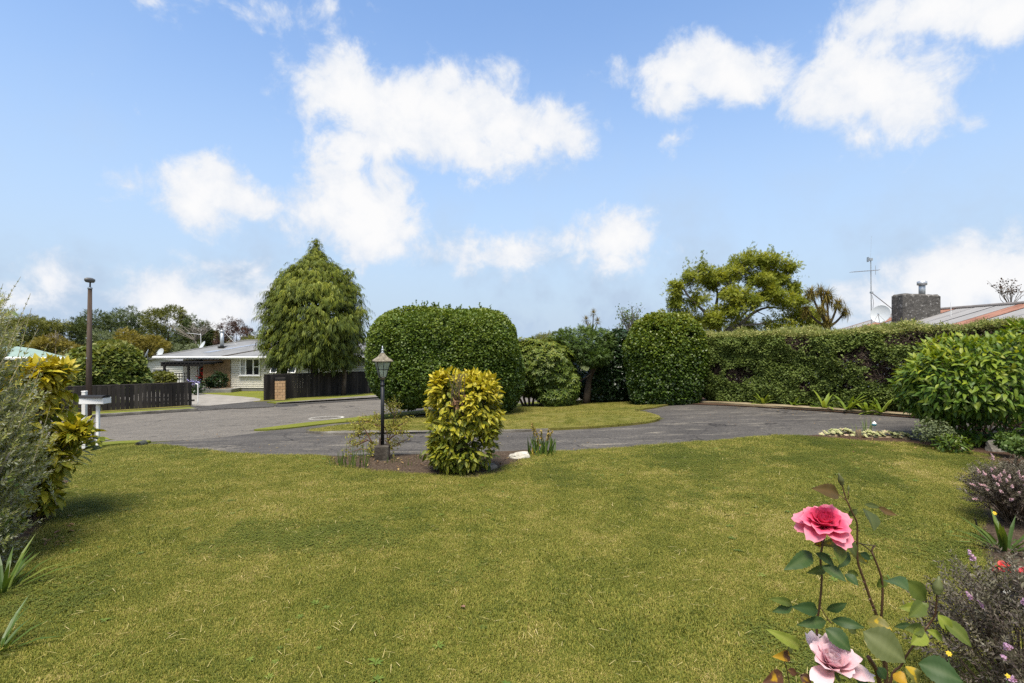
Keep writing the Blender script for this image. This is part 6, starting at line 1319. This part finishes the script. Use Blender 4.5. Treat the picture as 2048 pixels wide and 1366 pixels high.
for u, v, lab in ((1772, 887, 'small white stone at the grass edge of the mulch bed'), (1790, 884, 'reddish pebble beside the largest succulent mound'), (1690, 879, 'whitish flat stone in front of the first succulents')):
    b = gp(u, v); th = thing('pebble', lab, 'stone', b); rock('stone', b, (.09, .07, .05), m_rockw, th, u % 17)
b = gp(1749, 877); th = thing('garden_ornament', 'small blue and white ball ornament on a thin wire beside the iris fan', 'ornament', b); c = P(1748.5, 848, b[1]); mb = MB(); mb.tube([b-[0, 0, .05], c-[0, 0, .03]], .0035, 5); mb.out('wire', m_galv, th)
mb = MB(); mb.lathe(c, [(.004, -.045), (.03, -.035), (.043, -.01), (.044, .0)], 14); mb.out('blue_half', plain('turquoise_enamel', (.03, .26, .36), .3), th, smooth=True); mb = MB(); mb.lathe(c, [(.044, .001), (.042, .015), (.028, .03), (.012, .045), (.004, .058)], 14); mb.out('white_half', m_white, th, smooth=True)
b = gp(1821, 885); th = thing('stake', 'short thin black stake in the mulch beyond the succulents', 'stake', b); mb = MB(); mb.tube([b-[0, 0, .05], b+[.03, 0, .20]], .008, 6); mb.out('rod', m_black, th)
b = gp(1960, 1066); th = thing('stake', 'short black stake at the lawn edge under the pink flowered shrub', 'stake', b); mb = MB(); mb.tube([b-[0, 0, .05], b+[-.05, 0, .15]], .008, 6); mb.out('rod', m_black, th)
# ferns at the foot of the hedge
FERN = [(1462, 806, .5), (1530, 814, .42), (1590, 816, .4), (1652, 822, .6), (1700, 826, .6), (1738, 829, .55), (1768, 832, .5)]
FL = ['fern at the shaded end of the hedge beside the camellia', 'fern under the darkest gap of the long hedge', 'small fern under the middle of the hedge', 'bright fern with two upright fronds under the hedge', 'wide bright fern spreading under the hedge behind the iris fan', 'arching fern beside the widest fern under the hedge', 'fern nearest the broad leaved shrub under the hedge']
for (u, v, L), lab in zip(FERN, FL): spiky('sword_fern', lab, gp(u, v)+[0, .10, .06], 15, L*1.1, m_fern, .10, .95, 'fern', .5, 'sword ferns under the hedge', 4)
# urn
b = gp(1244, 803); th = thing('stone_urn', 'pale weathered stone urn on the soil in front of the dark evergreen', 'urn', b); mb = MB(); mb.lathe(b, [(.11, 0), (.12, .04), (.06, .07), (.06, .10), (.12, .14), (.19, .24), (.20, .33), (.22, .36), (.22, .39), (.18, .39), (.15, .32)], 18); mb.out('urn', m_rockw, th, smooth=True)
mb = MB()
for a in np.arange(0, 6.28, .628): mb.tube([b+[.125*math.cos(a), .125*math.sin(a), .15], b+[.185*math.cos(a+.2), .185*math.sin(a+.2), .25], b+[.20*math.cos(a), .20*math.sin(a), .32]], .012, 4)
mb.out('relief', m_rockg, th, kind='stuff')
mb = MB(); lg = gp(1215, 803); mb.tube(smoothpath([gp(1190, 806)+[0, 0, .06], gp(1205, 804)+[0, 0, .09], gp(1232, 803)+[0, 0, .07]], 3), .045, 7); th = thing('log', 'thin pale fallen log on the soil left of the stone urn', 'log', lg); mb.out('log', m_grey, th, smooth=True)
# pink flowered shrub and its neighbours
def hebe(name, label, b, c, r, n, L, bloom, nb, seed, bl=(.05, .09), vert=.3):
    th = thing(name, label, 'shrub', b); tp = [shoot_template(13, .16, .30, .9) for _ in range(4)]
    d = rng.normal(size=(n, 3)); d[:, 2] = np.abs(d[:, 2])*.8+rng.uniform(-.25, .4, n); d /= np.linalg.norm(d, axis=1)[:, None]; e = c+d*np.array(r)*rng.uniform(.72, 1.08, (n, 1)); dd = d+[0, 0, vert]+rng.normal(0, .15, (n, 3)); dd /= np.linalg.norm(dd, axis=1)[:, None]; s = rng.uniform(.8, 1.2, n)*L; st = e-dd*s[:, None]
    R = frames(dd, rng.normal(size=(n, 3))); t = rng.random(n)*.6+.4*np.clip(d[:, 2], 0, 1); cloud('foliage', tp, m_hebe, th, st, R, s, t); cloud('twigs', twig_template(), m_twig, th, st, R, s*1.02, t, 'stuff')
    k = rng.random(n) < .8; cloud('foliage', tp, m_hebe, th, st[k]-dd[k]*.1, frames(dd[k]+rng.normal(0, .35, (k.sum(), 3)), rng.normal(size=(k.sum(), 3))), s[k], t[k]*.6)
    view = CAMP-e; view /= np.linalg.norm(view, axis=1)[:, None]; sc = (view*d).sum(1)+d[:, 2]*.5+rng.random(n)*.9; k = np.argsort(-sc)[:nb]
    for i in k:
        m = 46; f = rng.random(m); l = rng.uniform(*bl); q = e[i]+dd[i]*(f*l)[:, None]; dr = rng.normal(size=(m, 3)); dr -= (dr@dd[i])[:, None]*dd[i]; dr /= np.linalg.norm(dr, axis=1)[:, None]
        cloud('flower_spike', DIA, bloom, th, q, frames(dr+dd[i]*.3, rng.normal(size=(m, 3))), (rng.uniform(.25, .34, m)*l*(1.05-.75*f)), rng.random(m))
    stems('stems', m_twig, th, [([b+[rng.normal(0, .05), rng.normal(0, .05), -.03], (b+st[i])/2, st[i]], [.010, .007, .004]) for i in range(0, n, 6)], 4, kind='stuff'); return th
b = onG(5.45, 5.55); hebe('pink_flowered_shrub', 'dusky shrub covered in pale pink flower spikes at the right edge of the lawn', b, P(2025, 990, 5.5), (.50, .45, .42), 420, .20, m_pinkb, 46, 71, (.04, .07))
b = onG(2.62, 2.62); hebe('purple_leaved_shrub', 'dark purple leaved shrub with a few lilac flower spikes below the roses', b, np.array([2.66, 2.62, .36]), (.55, .50, .56), 430, .19, m_lilac, 17, 72, (.04, .065))
spiky('lily_plant', 'green strappy lily between the pink shrub and the purple leaved shrub', gp(2010, 1110), 26, .50, m_strap, .035, .85, droop=.35)
b = onG(3.15, 3.3); th = thing('red_lily', 'slender stem topped with red trumpet flowers above the purple leaved shrub', 'flower', b); hd = P(2010, 1142, 3.2); stems('stem', m_strap, th, [([b, (b+hd)/2+[.03, 0, 0], hd], [.006, .005, .004])], 5)
m_alst = leafmat('red_trumpet', [(.42, .02, .03), (.60, .05, .06), (.65, .22, .10)], .45, .3, .2)
for a, e_, l in ((3.0, .25, .09), (2.4, .75, .08), (.25, .1, .10), (1.6, 1.0, .06)):
    d = np.array([math.cos(a)*math.cos(e_), -.3, math.sin(e_)]); d /= np.linalg.norm(d); v, f = lathevf((0, 0, 0), [(.004, 0), (.010, .02), (.013, .05), (.022, .085), (.016, .084), (.004, .03)], 8); R_ = frames(np.array([[0, 1., .01]]), d[None])[0]; z = d; x = np.cross([0, 0, 1], z); x /= np.linalg.norm(x); y = np.cross(z, x); part('flower', (v*l/.085)@np.stack([x, y, z], 1).T+hd, f, m_alst, th, tint=np.repeat([.1, .3, .5, .7, .6, .2], 8), smooth=True)
q = b+(hd-b)*rng.uniform(.2, .85, 16)[:, None]; cloud('foliage', lt, m_strap, th, q, leafdirs(rng.normal(size=q.shape), .5, .5, .2), rng.uniform(.05, .08, 16), rng.uniform(.4, 1, 16))
def daisy(name, label, c, r, col, base, n=7):
    th = thing(name, label, 'flower', base); z = np.array([-.2, -.7, .65]); z /= np.linalg.norm(z); x = np.cross([0, 0, 1], z); x /= np.linalg.norm(x); y = np.cross(z, x); R_ = np.stack([x, y, z], 1)
    tv, tf = leaf_template(.62, .1, .15, 4)
    for i in range(n): part('petal', (tv*r)@rotz(6.283*i/n).T@R_.T+c, [tuple(q) for q in tf], col, th, tint=np.full(len(tv), rng.random()))
    v, f = lathevf((0, 0, 0), [(r*.2, 0), (r*.16, r*.12), (r*.05, r*.16)], 8); part('centre', v@R_.T+c, f, plain('yellow_centre', (.60, .33, .02), .7), th); stems('stem', m_strap, th, [([base, (base+c)/2, c-z*.005], [.004, .004, .003])], 4)
m_wpet = leafmat('white_petal', [(.66, .66, .60), (.78, .78, .74)], .6, .3, .25); m_ypet = leafmat('yellow_petal', [(.62, .42, .02), (.72, .52, .04)], .6, .3, .25)
daisy('white_flower', 'large white flower with a yellow centre at the right edge below the red lily', P(2040, 1200, 3.0), .085, m_wpet, onG(3.05, 3.05)); daisy('yellow_flower', 'tiny yellow flower at the lawn edge under the pink shrub', P(1989, 1026, 5.0), .022, m_ypet, gp(1990, 1040)); daisy('yellow_flower', 'tiny yellow flower among the purple leaved shrub', P(1898, 1307, 2.1), .012, m_ypet, onG(1.85, 2.15)); daisy('yellow_flower', 'yellow flower near the bottom right corner', P(2016, 1352, 2.1), .011, m_ypet, onG(2.05, 2.15), 5)
pw = rnd_in(lawn, 9000); pw = pw[(np.abs(pw[:, 0]) < pw[:, 1]*1.05) & (pw[:, 1] > 2.2) & (pw[:, 1] < 10)]
ks = rng.random(len(pw)) < .9; z_ = G(pw[:, 0], pw[:, 1])
straw = (np.array([(-.02, 0, 0), (.02, 0, 0), (.018, .6, .04), (-.018, .6, .04), (0, 1, .02)]), np.array([(0, 1, 2), (0, 2, 3), (3, 2, 4)]))
n_ = ks.sum(); cloud('grass_clippings', straw, leafmat('dry_clipping', [(.22, .20, .06), (.42, .35, .14), (.60, .50, .26)], .8, .2, .1), None, np.column_stack([pw[ks], z_[ks]+.071+rng.uniform(0, .012, n_)]), frames(rng.normal(size=(n_, 3))*[1, 1, .18], np.tile([0, 0, 1.], (n_, 1))), rng.uniform(.03, .085, n_), rng.random(n_), 'stuff')
wd = ~ks; wd &= vnoise(np.column_stack([pw*.6, z_*0]), 44) > .42; n_ = wd.sum(); cloud('weeds', [whorl_template(7, .34, .1, 1.0) for _ in range(3)], leafmat('weed_leaf', [(.05, .09, .014), (.10, .15, .02), (.17, .20, .03)], .5, .3, .2), None, np.column_stack([pw[wd], z_[wd]+.064]), frames(np.tile([0, 0, 1.], (n_, 1))+rng.normal(0, .1, (n_, 3)), rng.normal(size=(n_, 3))), rng.uniform(.025, .055, n_), rng.random(n_), 'stuff')
# fallen leaves on the lawn
for u, v, lab in ((921, 1233, 'curled pinkish brown fallen leaf on the open lawn'), (107, 1082, 'orange fallen leaf on the soil at the edge of the lawn')):
    b = gp(u, v); th = thing('fallen_leaf', lab, 'leaf', b); tv, tf = leaf_template(.55, .35, -.3, 4); part('leaf', (tv*.06)@rotz(u*.7).T+b+[0, 0, .075], [tuple(q) for q in tf], surf('fallen_leaf', [(.12, .06, .035), (.22, .12, .08), (.28, .17, .12)], 30, 3, .8), th)

q = np.vstack([np.array([gp(rng.uniform(320, 1250), v_)[:2] for v_ in rng.uniform(868, 908, 50)]), np.array([gp(rng.uniform(1250, 1800), v_)[:2] for v_ in rng.uniform(815, 850, 60)]), np.array([gp(u, np.interp(u, [1395, 1500, 1600, 1790], [808, 815, 821, 834])+abs(rng.normal(0, 3))) for u in rng.uniform(1395, 1780, 60)])[:, :2], np.array([gp(u, v_) for u, v_ in zip(rng.uniform(655, 1040, 120), rng.uniform(918, 948, 120))])[:, :2], np.array([gp(u, v_) for u, v_ in zip(rng.uniform(20, 150, 60), rng.uniform(960, 1110, 60))])[:, :2], np.array([gp(u, v_) for u, v_ in zip(rng.uniform(1700, 1990, 60), rng.uniform(885, 915, 60))])[:, :2]])
z_ = G(q[:, 0], q[:, 1])+np.where(np.arange(len(q)) < 170, .03, .085); pq = np.column_stack([q, z_]); k = len(pq)
o = cloud('leaf_litter', lt, leafmat('litter_leaf', [(.07, .04, .02), (.17, .10, .045), (.26, .18, .07), (.30, .26, .10)], .8, .2, .1), None, pq, frames(rng.normal(size=(k, 3))*[1, 1, .1], np.tile([0, 0, 1.], (k, 1))), rng.uniform(.03, .075, k), rng.random(k), 'stuff')
# ------------------------------------------------------------------ the rose bush in front
rb = np.array([.72, 1.02, 0.0]); rose = thing('rose_bush', 'tall rose bush with one deep pink bloom and one pale pink bloom', 'rose bush', rb)
RZ = lambda zx, zy, d=0: P(1500+zx/3.0625, 920+zy/3.0625, 1.0+d)
m_rst = leafmat('rose_stem', [(.07, .028, .018), (.09, .05, .025), (.10, .09, .03)], .5, .4, 0); 
def rstem(pts, r, d0=0, d1=0, tint=.2, n=7):
    P_ = [RZ(x, y, d0+(d1-d0)*i/max(1, len(pts)-1)) for i, (x, y) in enumerate(pts)]; v, f = tubevf(smoothpath(P_, 4), np.array(r)*.62, n); return part('stem', v, f, m_rst, rose, tint=np.full(len(v), tint), smooth=True)
rstem([(590, 240), (625, 320), (655, 385), (657, 480), (660, 620), (700, 740), (740, 860), (775, 955), (810, 1120), (840, 1366), (860, 2200), (850, 3500)], [.0022, .003, .0042, .005, .006], 0, .05, .1)
rstem([(565, 150), (575, 195), (592, 245)], [.0018, .002]); rstem([(603, 180), (600, 240)], [.0013, .0016]); rstem([(545, 212), (575, 235), (592, 250)], [.0012, .0016])
rstem([(455, 470), (432, 600), (440, 720), (428, 880), (410, 1000), (412, 1095), (440, 1366), (560, 2100), (700, 3400)], [.0034, .0034, .0038, .005], 0, .04, .6)
rstem([(745, 560), (800, 700), (812, 800), (805, 960), (800, 1100), (830, 1366), (870, 2200)], [.003, .0036, .004, .005], .02, .05, .5); rstem([(620, 490), (690, 520), (745, 562)], [.0014, .0022], .02, .02, .5); rstem([(766, 525), (752, 540), (745, 562)], [.0028, .0026], .02, .02, .5); rstem([(600, 480), (690, 515), (768, 525)], [.0012, .0018], .01, .02, .6)
rstem([(1145, 800), (1135, 940), (1095, 1010), (970, 1180), (925, 1260), (860, 1366), (830, 1900)], [.0022, .0026, .003, .0036, .005], -.03, .02, .3); rstem([(725, 1205), (790, 1350), (850, 1800)], [.0062, .007], -.03, 0, .1); rstem([(208, 1230), (236, 1340), (320, 1900)], [.0016, .002], 0, .03, .1); rstem([(1095, 1010), (1060, 1045)], [.0016, .0018], -.03, -.03, .5); rstem([(430, 900), (480, 980), (500, 1000)], [.0014, .0016], 0, 0, .3); rstem([(240, 1290), (330, 1330), (400, 1500)], [.0012, .002], 0, .02, .1)
def roseleafmat(name, cols, spots=None):
    return leafmat(name, cols, .5, .22, .22, spots=spots, backc=(.14, .16, .075))
RM = {'g': roseleafmat('rose_leaf_dark', [(.020, .044, .012), (.034, .066, .018), (.07, .10, .035)]), 'b': roseleafmat('rose_leaf_bronze', [(.055, .036, .012), (.085, .056, .017), (.13, .07, .03)]), 'o': roseleafmat('rose_leaf_olive', [(.055, .078, .014), (.085, .11, .02), (.14, .16, .04)]), 'l': roseleafmat('rose_leaf_light', [(.12, .16, .018), (.17, .205, .028), (.25, .27, .06)]), 'y': roseleafmat('rose_leaf_yellowing', [(.09, .10, .02), (.14, .12, .025)], ((.36, .25, .015), 34, .60, .1)), 'k': roseleafmat('rose_leaf_withered', [(.055, .026, .014), (.11, .05, .026)], ((.38, .22, .015), 26, .54, .1)), 'e': roseleafmat('rose_leaf_grey', [(.040, .052, .015), (.066, .080, .023), (.11, .125, .045)])}
def roseleaf(bx, by, tx, ty, w, m, d0=0., d1=0., tilt=0., bend=.1, label=None, fold=.12):
    a, c = RZ(bx, by, d0), RZ(tx, ty, d1); L = np.linalg.norm(c-a); wr = w/3.0625/F*1.0; d = (c-a)/L; up = np.array([math.sin(tilt), -math.cos(tilt)*.85, .42]); R = frames(d[None], up[None])[0]
    ns = 18; V = []; Fc = []
    prof = np.interp(np.linspace(0, 1, ns+1), np.linspace(0, 1, 8), [0, .55, .88, 1.0, .93, .72, .38, 0]); prof[1:-1] *= 1+.055*(-1.)**np.arange(1, ns)
    for i in range(ns+1):
        y = i/ns; h = wr*.5*prof[i]; z = bend*L*math.sin(math.pi*y)-.05*L*y*y; rip = .010*L*math.sin(i*1.05+bx); vn = .006*L*(-1)**i
        V += [(-h, y*L-.04*h, z+fold*h*1.6+rip), (-h*.5, y*L, z+fold*h*.7+vn), (0, y*L, z-.10*h), (h*.5, y*L, z+fold*h*.7+vn), (h, y*L-.04*h, z+fold*h*1.6-rip)]
    for i in range(ns):
        for j in range(4): q = 5*i+j; Fc.append((q, q+1, q+6, q+5))
    part('leaf', np.array(V)@R.T+a, Fc, RM[m], rose, tint=np.clip(np.tile([.25, .12, 1.0, .12, .25], ns+1)*.8+rng.random()*.25+.15*(np.arange(len(V))//5 % 2), 0, 1), smooth=True, label=label)
LV = [(545, 215, 385, 172, 92, 'b', 0, -.02, .2, .12), (700, 272, 800, 290, 34, 'e', .02, .02, -.3, .05), (785, 288, 912, 338, 46, 'b', .02, .03, .2, -.1), (700, 298, 765, 432, 118, 'e', .01, -.03, .3, .1), (655, 300, 598, 345, 42, 'e', .03, .04, 0, .1),
 (578, 490, 428, 522, 62, 'y', .02, .0, .3, .1), (452, 500, 395, 520, 52, 'k', .02, .02, .4, .1), (580, 488, 655, 592, 74, 'e', .01, 0, .2, .12), (525, 512, 555, 642, 92, 'o', -.03, -.05, .2, .1), (380, 572, 214, 672, 92, 'g', 0, -.04, -.2, .12), (372, 590, 310, 640, 54, 'o', .01, 0, .2, .1), (400, 568, 522, 655, 62, 'g', -.01, -.03, .3, .12), (605, 562, 540, 665, 56, 'g', .02, 0, .1, .1), (672, 572, 742, 608, 48, 'g', .02, .02, .2, .1), (612, 570, 732, 634, 56, 'y', .04, .05, -.2, .1),
 (472, 660, 348, 692, 54, 'o', .01, 0, .3, .1), (438, 648, 592, 745, 76, 'g', -.02, -.05, .2, .14), (578, 698, 668, 772, 62, 'g', .01, -.01, .2, .1), (592, 686, 668, 706, 42, 'o', .03, .03, 0, .1), (828, 715, 778, 782, 62, 'o', .03, .03, .2, .1), (826, 738, 972, 795, 142, 'g', .0, -.05, .1, .14), (950, 738, 1086, 866, 108, 'o', .0, .0, -.3, .1),
 (258, 882, 118, 848, 50, 'o', 0, -.02, .2, .12), (258, 892, 138, 930, 56, 'g', 0, -.02, .1, .1), (415, 918, 258, 898, 80, 'g', 0, -.02, -.2, .14), (300, 915, 395, 925, 44, 'o', .01, 0, .3, .1), (468, 918, 597, 876, 56, 'g', 0, -.02, .2, .1), (465, 985, 288, 1010, 68, 'g', 0, -.02, -.2, .12), (495, 980, 708, 1028, 62, 'g', 0, -.03, .2, .12), (460, 1030, 622, 1172, 112, 'g', -.01, -.04, .1, .1), (585, 1010, 655, 1062, 54, 'e', .02, .02, 0, .1), (312, 1145, 102, 1036, 72, 'l', 0, -.03, -.2, .12), (715, 985, 872, 1040, 92, 'y', -.03, -.06, .3, .12), (690, 1050, 962, 1240, 190, 'e', -.05, -.09, .1, .06),
 (1078, 905, 912, 905, 66, 'l', -.03, -.03, .4, .1), (1062, 872, 975, 962, 86, 'o', -.03, -.05, -.1, .1), (1045, 870, 1078, 925, 60, 'o', -.03, -.04, 0, .1), (1068, 1035, 948, 1035, 70, 'o', -.03, -.04, .2, .1), (1066, 1040, 990, 1132, 96, 'l', -.03, -.05, .1, .1), (1080, 1040, 1190, 1110, 52, 'l', -.03, -.02, .3, .1), (1150, 945, 1235, 1060, 72, 'l', -.03, -.04, -.2, .12), (1158, 970, 1368, 1148, 92, 'o', -.03, -.05, .2, .1), (1030, 1245, 1310, 1360, 150, 'g', -.06, -.1, .2, .1),
 (242, 1190, 140, 1205, 62, 'k', 0, -.02, .3, .2), (240, 1120, 232, 1200, 46, 'e', .01, 0, .5, .1), (198, 1305, 80, 1366, 88, 'k', -.01, -.03, .1, .15), (228, 1285, 290, 1312, 44, 'k', 0, 0, .2, .15), (955, 1262, 1030, 1372, 96, 'y', -.04, -.06, .2, .15), (875, 1312, 965, 1372, 84, 'k', -.04, -.06, .2, .15), (640, 1165, 700, 1305, 66, 'o', .02, .02, .4, .1), (775, 1270, 835, 1345, 70, 'g', -.02, -.03, .1, .1), (645, 1330, 730, 1400, 80, 'g', -.02, -.02, .2, .1), (305, 1320, 380, 1375, 70, 'k', .01, 0, .2, .15), (470, 1090, 400, 1110, 40, 'o', .02, .02, .2, .1), (880, 1020, 1000, 1010, 40, 'g', .04, .05, .2, .1)]
for a in LV: roseleaf(*a, label='withered brown leaf' if a[5] == 'k' else None)
def petalmat(name, inner, outer, edge):
    m, t, o = nt(name); a = nd(t, 'ShaderNodeAttribute', attribute_name='tint').outputs['Fac']; g = nd(t, 'ShaderNodeNewGeometry'); r = nd(t, 'ShaderNodeObjectInfo').outputs['Random']
    f = mth(t, 'ADD', a, mth(t, 'MULTIPLY', mth(t, 'SUBTRACT', noise(t, g.outputs['Position'], 90, 3, .6), .5), .35), True); c = ramp(t, f, [(0, inner), (.6, outer), (1, edge)])
    p = nd(t, 'ShaderNodeBsdfPrincipled', {'Base Color': c, 'Roughness': .55, 'Specular IOR Level': .25}); q = nd(t, 'ShaderNodeBsdfTranslucent', {'Color': c}); mx = nd(t, 'ShaderNodeMixShader', {0: .32, 1: p.outputs[0], 2: q.outputs[0]}); t.links.new(mx.outputs[0], o.inputs[0]); return m
m_pet1 = petalmat('deep_pink_petal', (.70, .015, .09), (.74, .10, .20), (.78, .30, .37)); m_pet2 = petalmat('pale_pink_petal', (.76, .36, .42), (.80, .52, .56), (.82, .68, .69))
def petal(W, H, cup, curl, t0, t1, ruf=.08, seed=0):
    """petal grid: rises along +z from its foot, cupped round the z axis, lip curled outwards (+y)"""
    nu, nv = 7, 7; V = []; T = []; rs = np.random.default_rng(seed)
    for j in range(nv):
        v = j/(nv-1); wid = W*(.28+.72*math.sin(min(1, v*1.25)*math.pi/2))*(1-.30*max(0, v-.75)/.25)
        for i in range(nu):
            u = i/(nu-1)*2-1; x = u*wid/2; y = -cup*W*u*u*.5*(1-.5*v)+curl*H*v**2.6; z = H*(v-.14*abs(u)**2.2*v)-abs(curl)*H*.35*v**3.5; y += ruf*W*math.sin(u*5+seed)*v*v*.5; z += ruf*H*math.sin(u*7+seed*2)*v**3*.5
            V.append((x, y, z)); T.append(t0+(t1-t0)*(v**1.3)+.12*abs(u))
    Fc = [(j*nu+i, j*nu+i+1, (j+1)*nu+i+1, (j+1)*nu+i) for j in range(nv-1) for i in range(nu-1)]; return np.array(V), Fc, np.array(T)
def bloom(label, c, axis, layers, mat, stemdir, size):
    z = np.array(axis, float); z /= np.linalg.norm(z); x = np.cross([0, 1., 0], z); x /= np.linalg.norm(x); y = np.cross(z, x); Rf = np.stack([x, y, z], 1)
    v, f = lathevf((0, 0, 0), [(.0, -.012), (.006, -.010), (.0085, -.002), (.007, .006)], 10); fl_ = part('flower', (v*size*9)@Rf.T+c, f, RM['o'], rose, tint=np.full(len(v), .5), smooth=True, label=label); k = 0
    for (n, r0, W, H, tilt, cup, curl, t0, t1, ph) in layers:
        for i in range(n):
            a = 6.283*i/n+ph+rng.normal(0, .10); th_ = tilt+rng.normal(0, .07); v, f, T = petal(W*rng.uniform(.9, 1.1)*size, H*rng.uniform(.9, 1.08)*size, cup, curl, t0, t1, .10, k); k += 1
            Rx = np.array([[1, 0, 0], [0, math.cos(th_), math.sin(th_)], [0, -math.sin(th_), math.cos(th_)]]); v = v@Rx.T; v[:, 1] += r0*size; v = v@rotz(a).T; part('petal', v@Rf.T+c, f, mat, fl_, tint=np.clip(T, 0, 1), smooth=True)
    for i in range(5): v, f, T = petal(.18*size, .42*size, .3, .1, .3, .6, 0, i); Rx = np.array([[1, 0, 0], [0, math.cos(2.1), math.sin(2.1)], [0, -math.sin(2.1), math.cos(2.1)]]); v = (v@Rx.T)@rotz(i*1.257).T; part('sepal', v@Rf.T+c-z*.004, f, RM['o'], fl_, tint=T, smooth=True)
    return fl_
# layers: n, root radius, width, height, tilt, cup, curl, tints, phase
bloom('deep pink bloom with a crowded centre', RZ(452, 405, -.01), (-.16, -.42, .90), [(4, .03, .30, .62, .02, 1.5, -.16, .0, .1, .2), (6, .07, .42, .66, .10, 1.3, -.06, .0, .2, .8), (7, .12, .52, .68, .22, 1.1, .05, .02, .35, .1), (7, .16, .62, .70, .42, .9, .16, .05, .55, .6), (6, .20, .76, .76, .78, .7, .24, .15, .85, .3), (5, .20, .86, .86, 1.22, .5, .26, .3, 1.0, .9), (3, .18, .84, .92, 1.62, .4, .10, .3, 1.0, 1.4)], m_pet1, None, .051)
bloom('pale pink bloom opening loosely', RZ(500, 1272, -.03), (-.05, -.35, .93), [(5, .03, .34, .58, .04, 1.3, -.10, .55, .9, .3), (6, .08, .50, .64, .14, 1.2, .0, .3, .8, .9), (6, .13, .66, .72, .32, 1.0, .08, .15, .75, .2), (5, .16, .80, .86, .66, .8, .14, .1, .8, .7), (3, .16, .72, 1.15, 1.30, .4, .1, .2, .95, -.1)], m_pet2, None, .056)
def bud(c, axis, L, r, tint):
    z = np.array(axis, float); z /= np.linalg.norm(z); x = np.cross([0, 1., 0], z); x /= np.linalg.norm(x); y = np.cross(z, x); v, f = lathevf((0, 0, 0), [(.2*r, -.15*L), (.75*r, -.08*L), (.6*r, 0), (r, .2*L), (.9*r, .45*L), (.45*r, .72*L), (.12*r, L)], 10); part('bud', v@np.stack([x, y, z], 1).T+c, f, leafmat('bud_green', [(.06, .06, .02), (.12, .14, .05)], .5, .3, .1), rose, tint=np.full(len(v), tint), smooth=True)
bud(RZ(563, 145), (-.3, 0, 1), .022, .0055, .2); bud(RZ(603, 185), (.05, 0, 1), .010, .002, .6); bud(RZ(1146, 810, -.03), (.12, 0, 1), .031, .0088, .8)
mb = MB()
for (x, y, s) in ((670, 668, 1), (705, 790, -1), (690, 745, 1), (745, 890, 1), (735, 850, -1), (660, 540, -1), (760, 915, -1), (655, 430, 1)): q = RZ(x, y, .02); mb.tube([q, q+[s*.006, -.002, -.002]], [.0016, .0002], 4)
mb.out('thorns', m_rst, rose, kind='stuff')
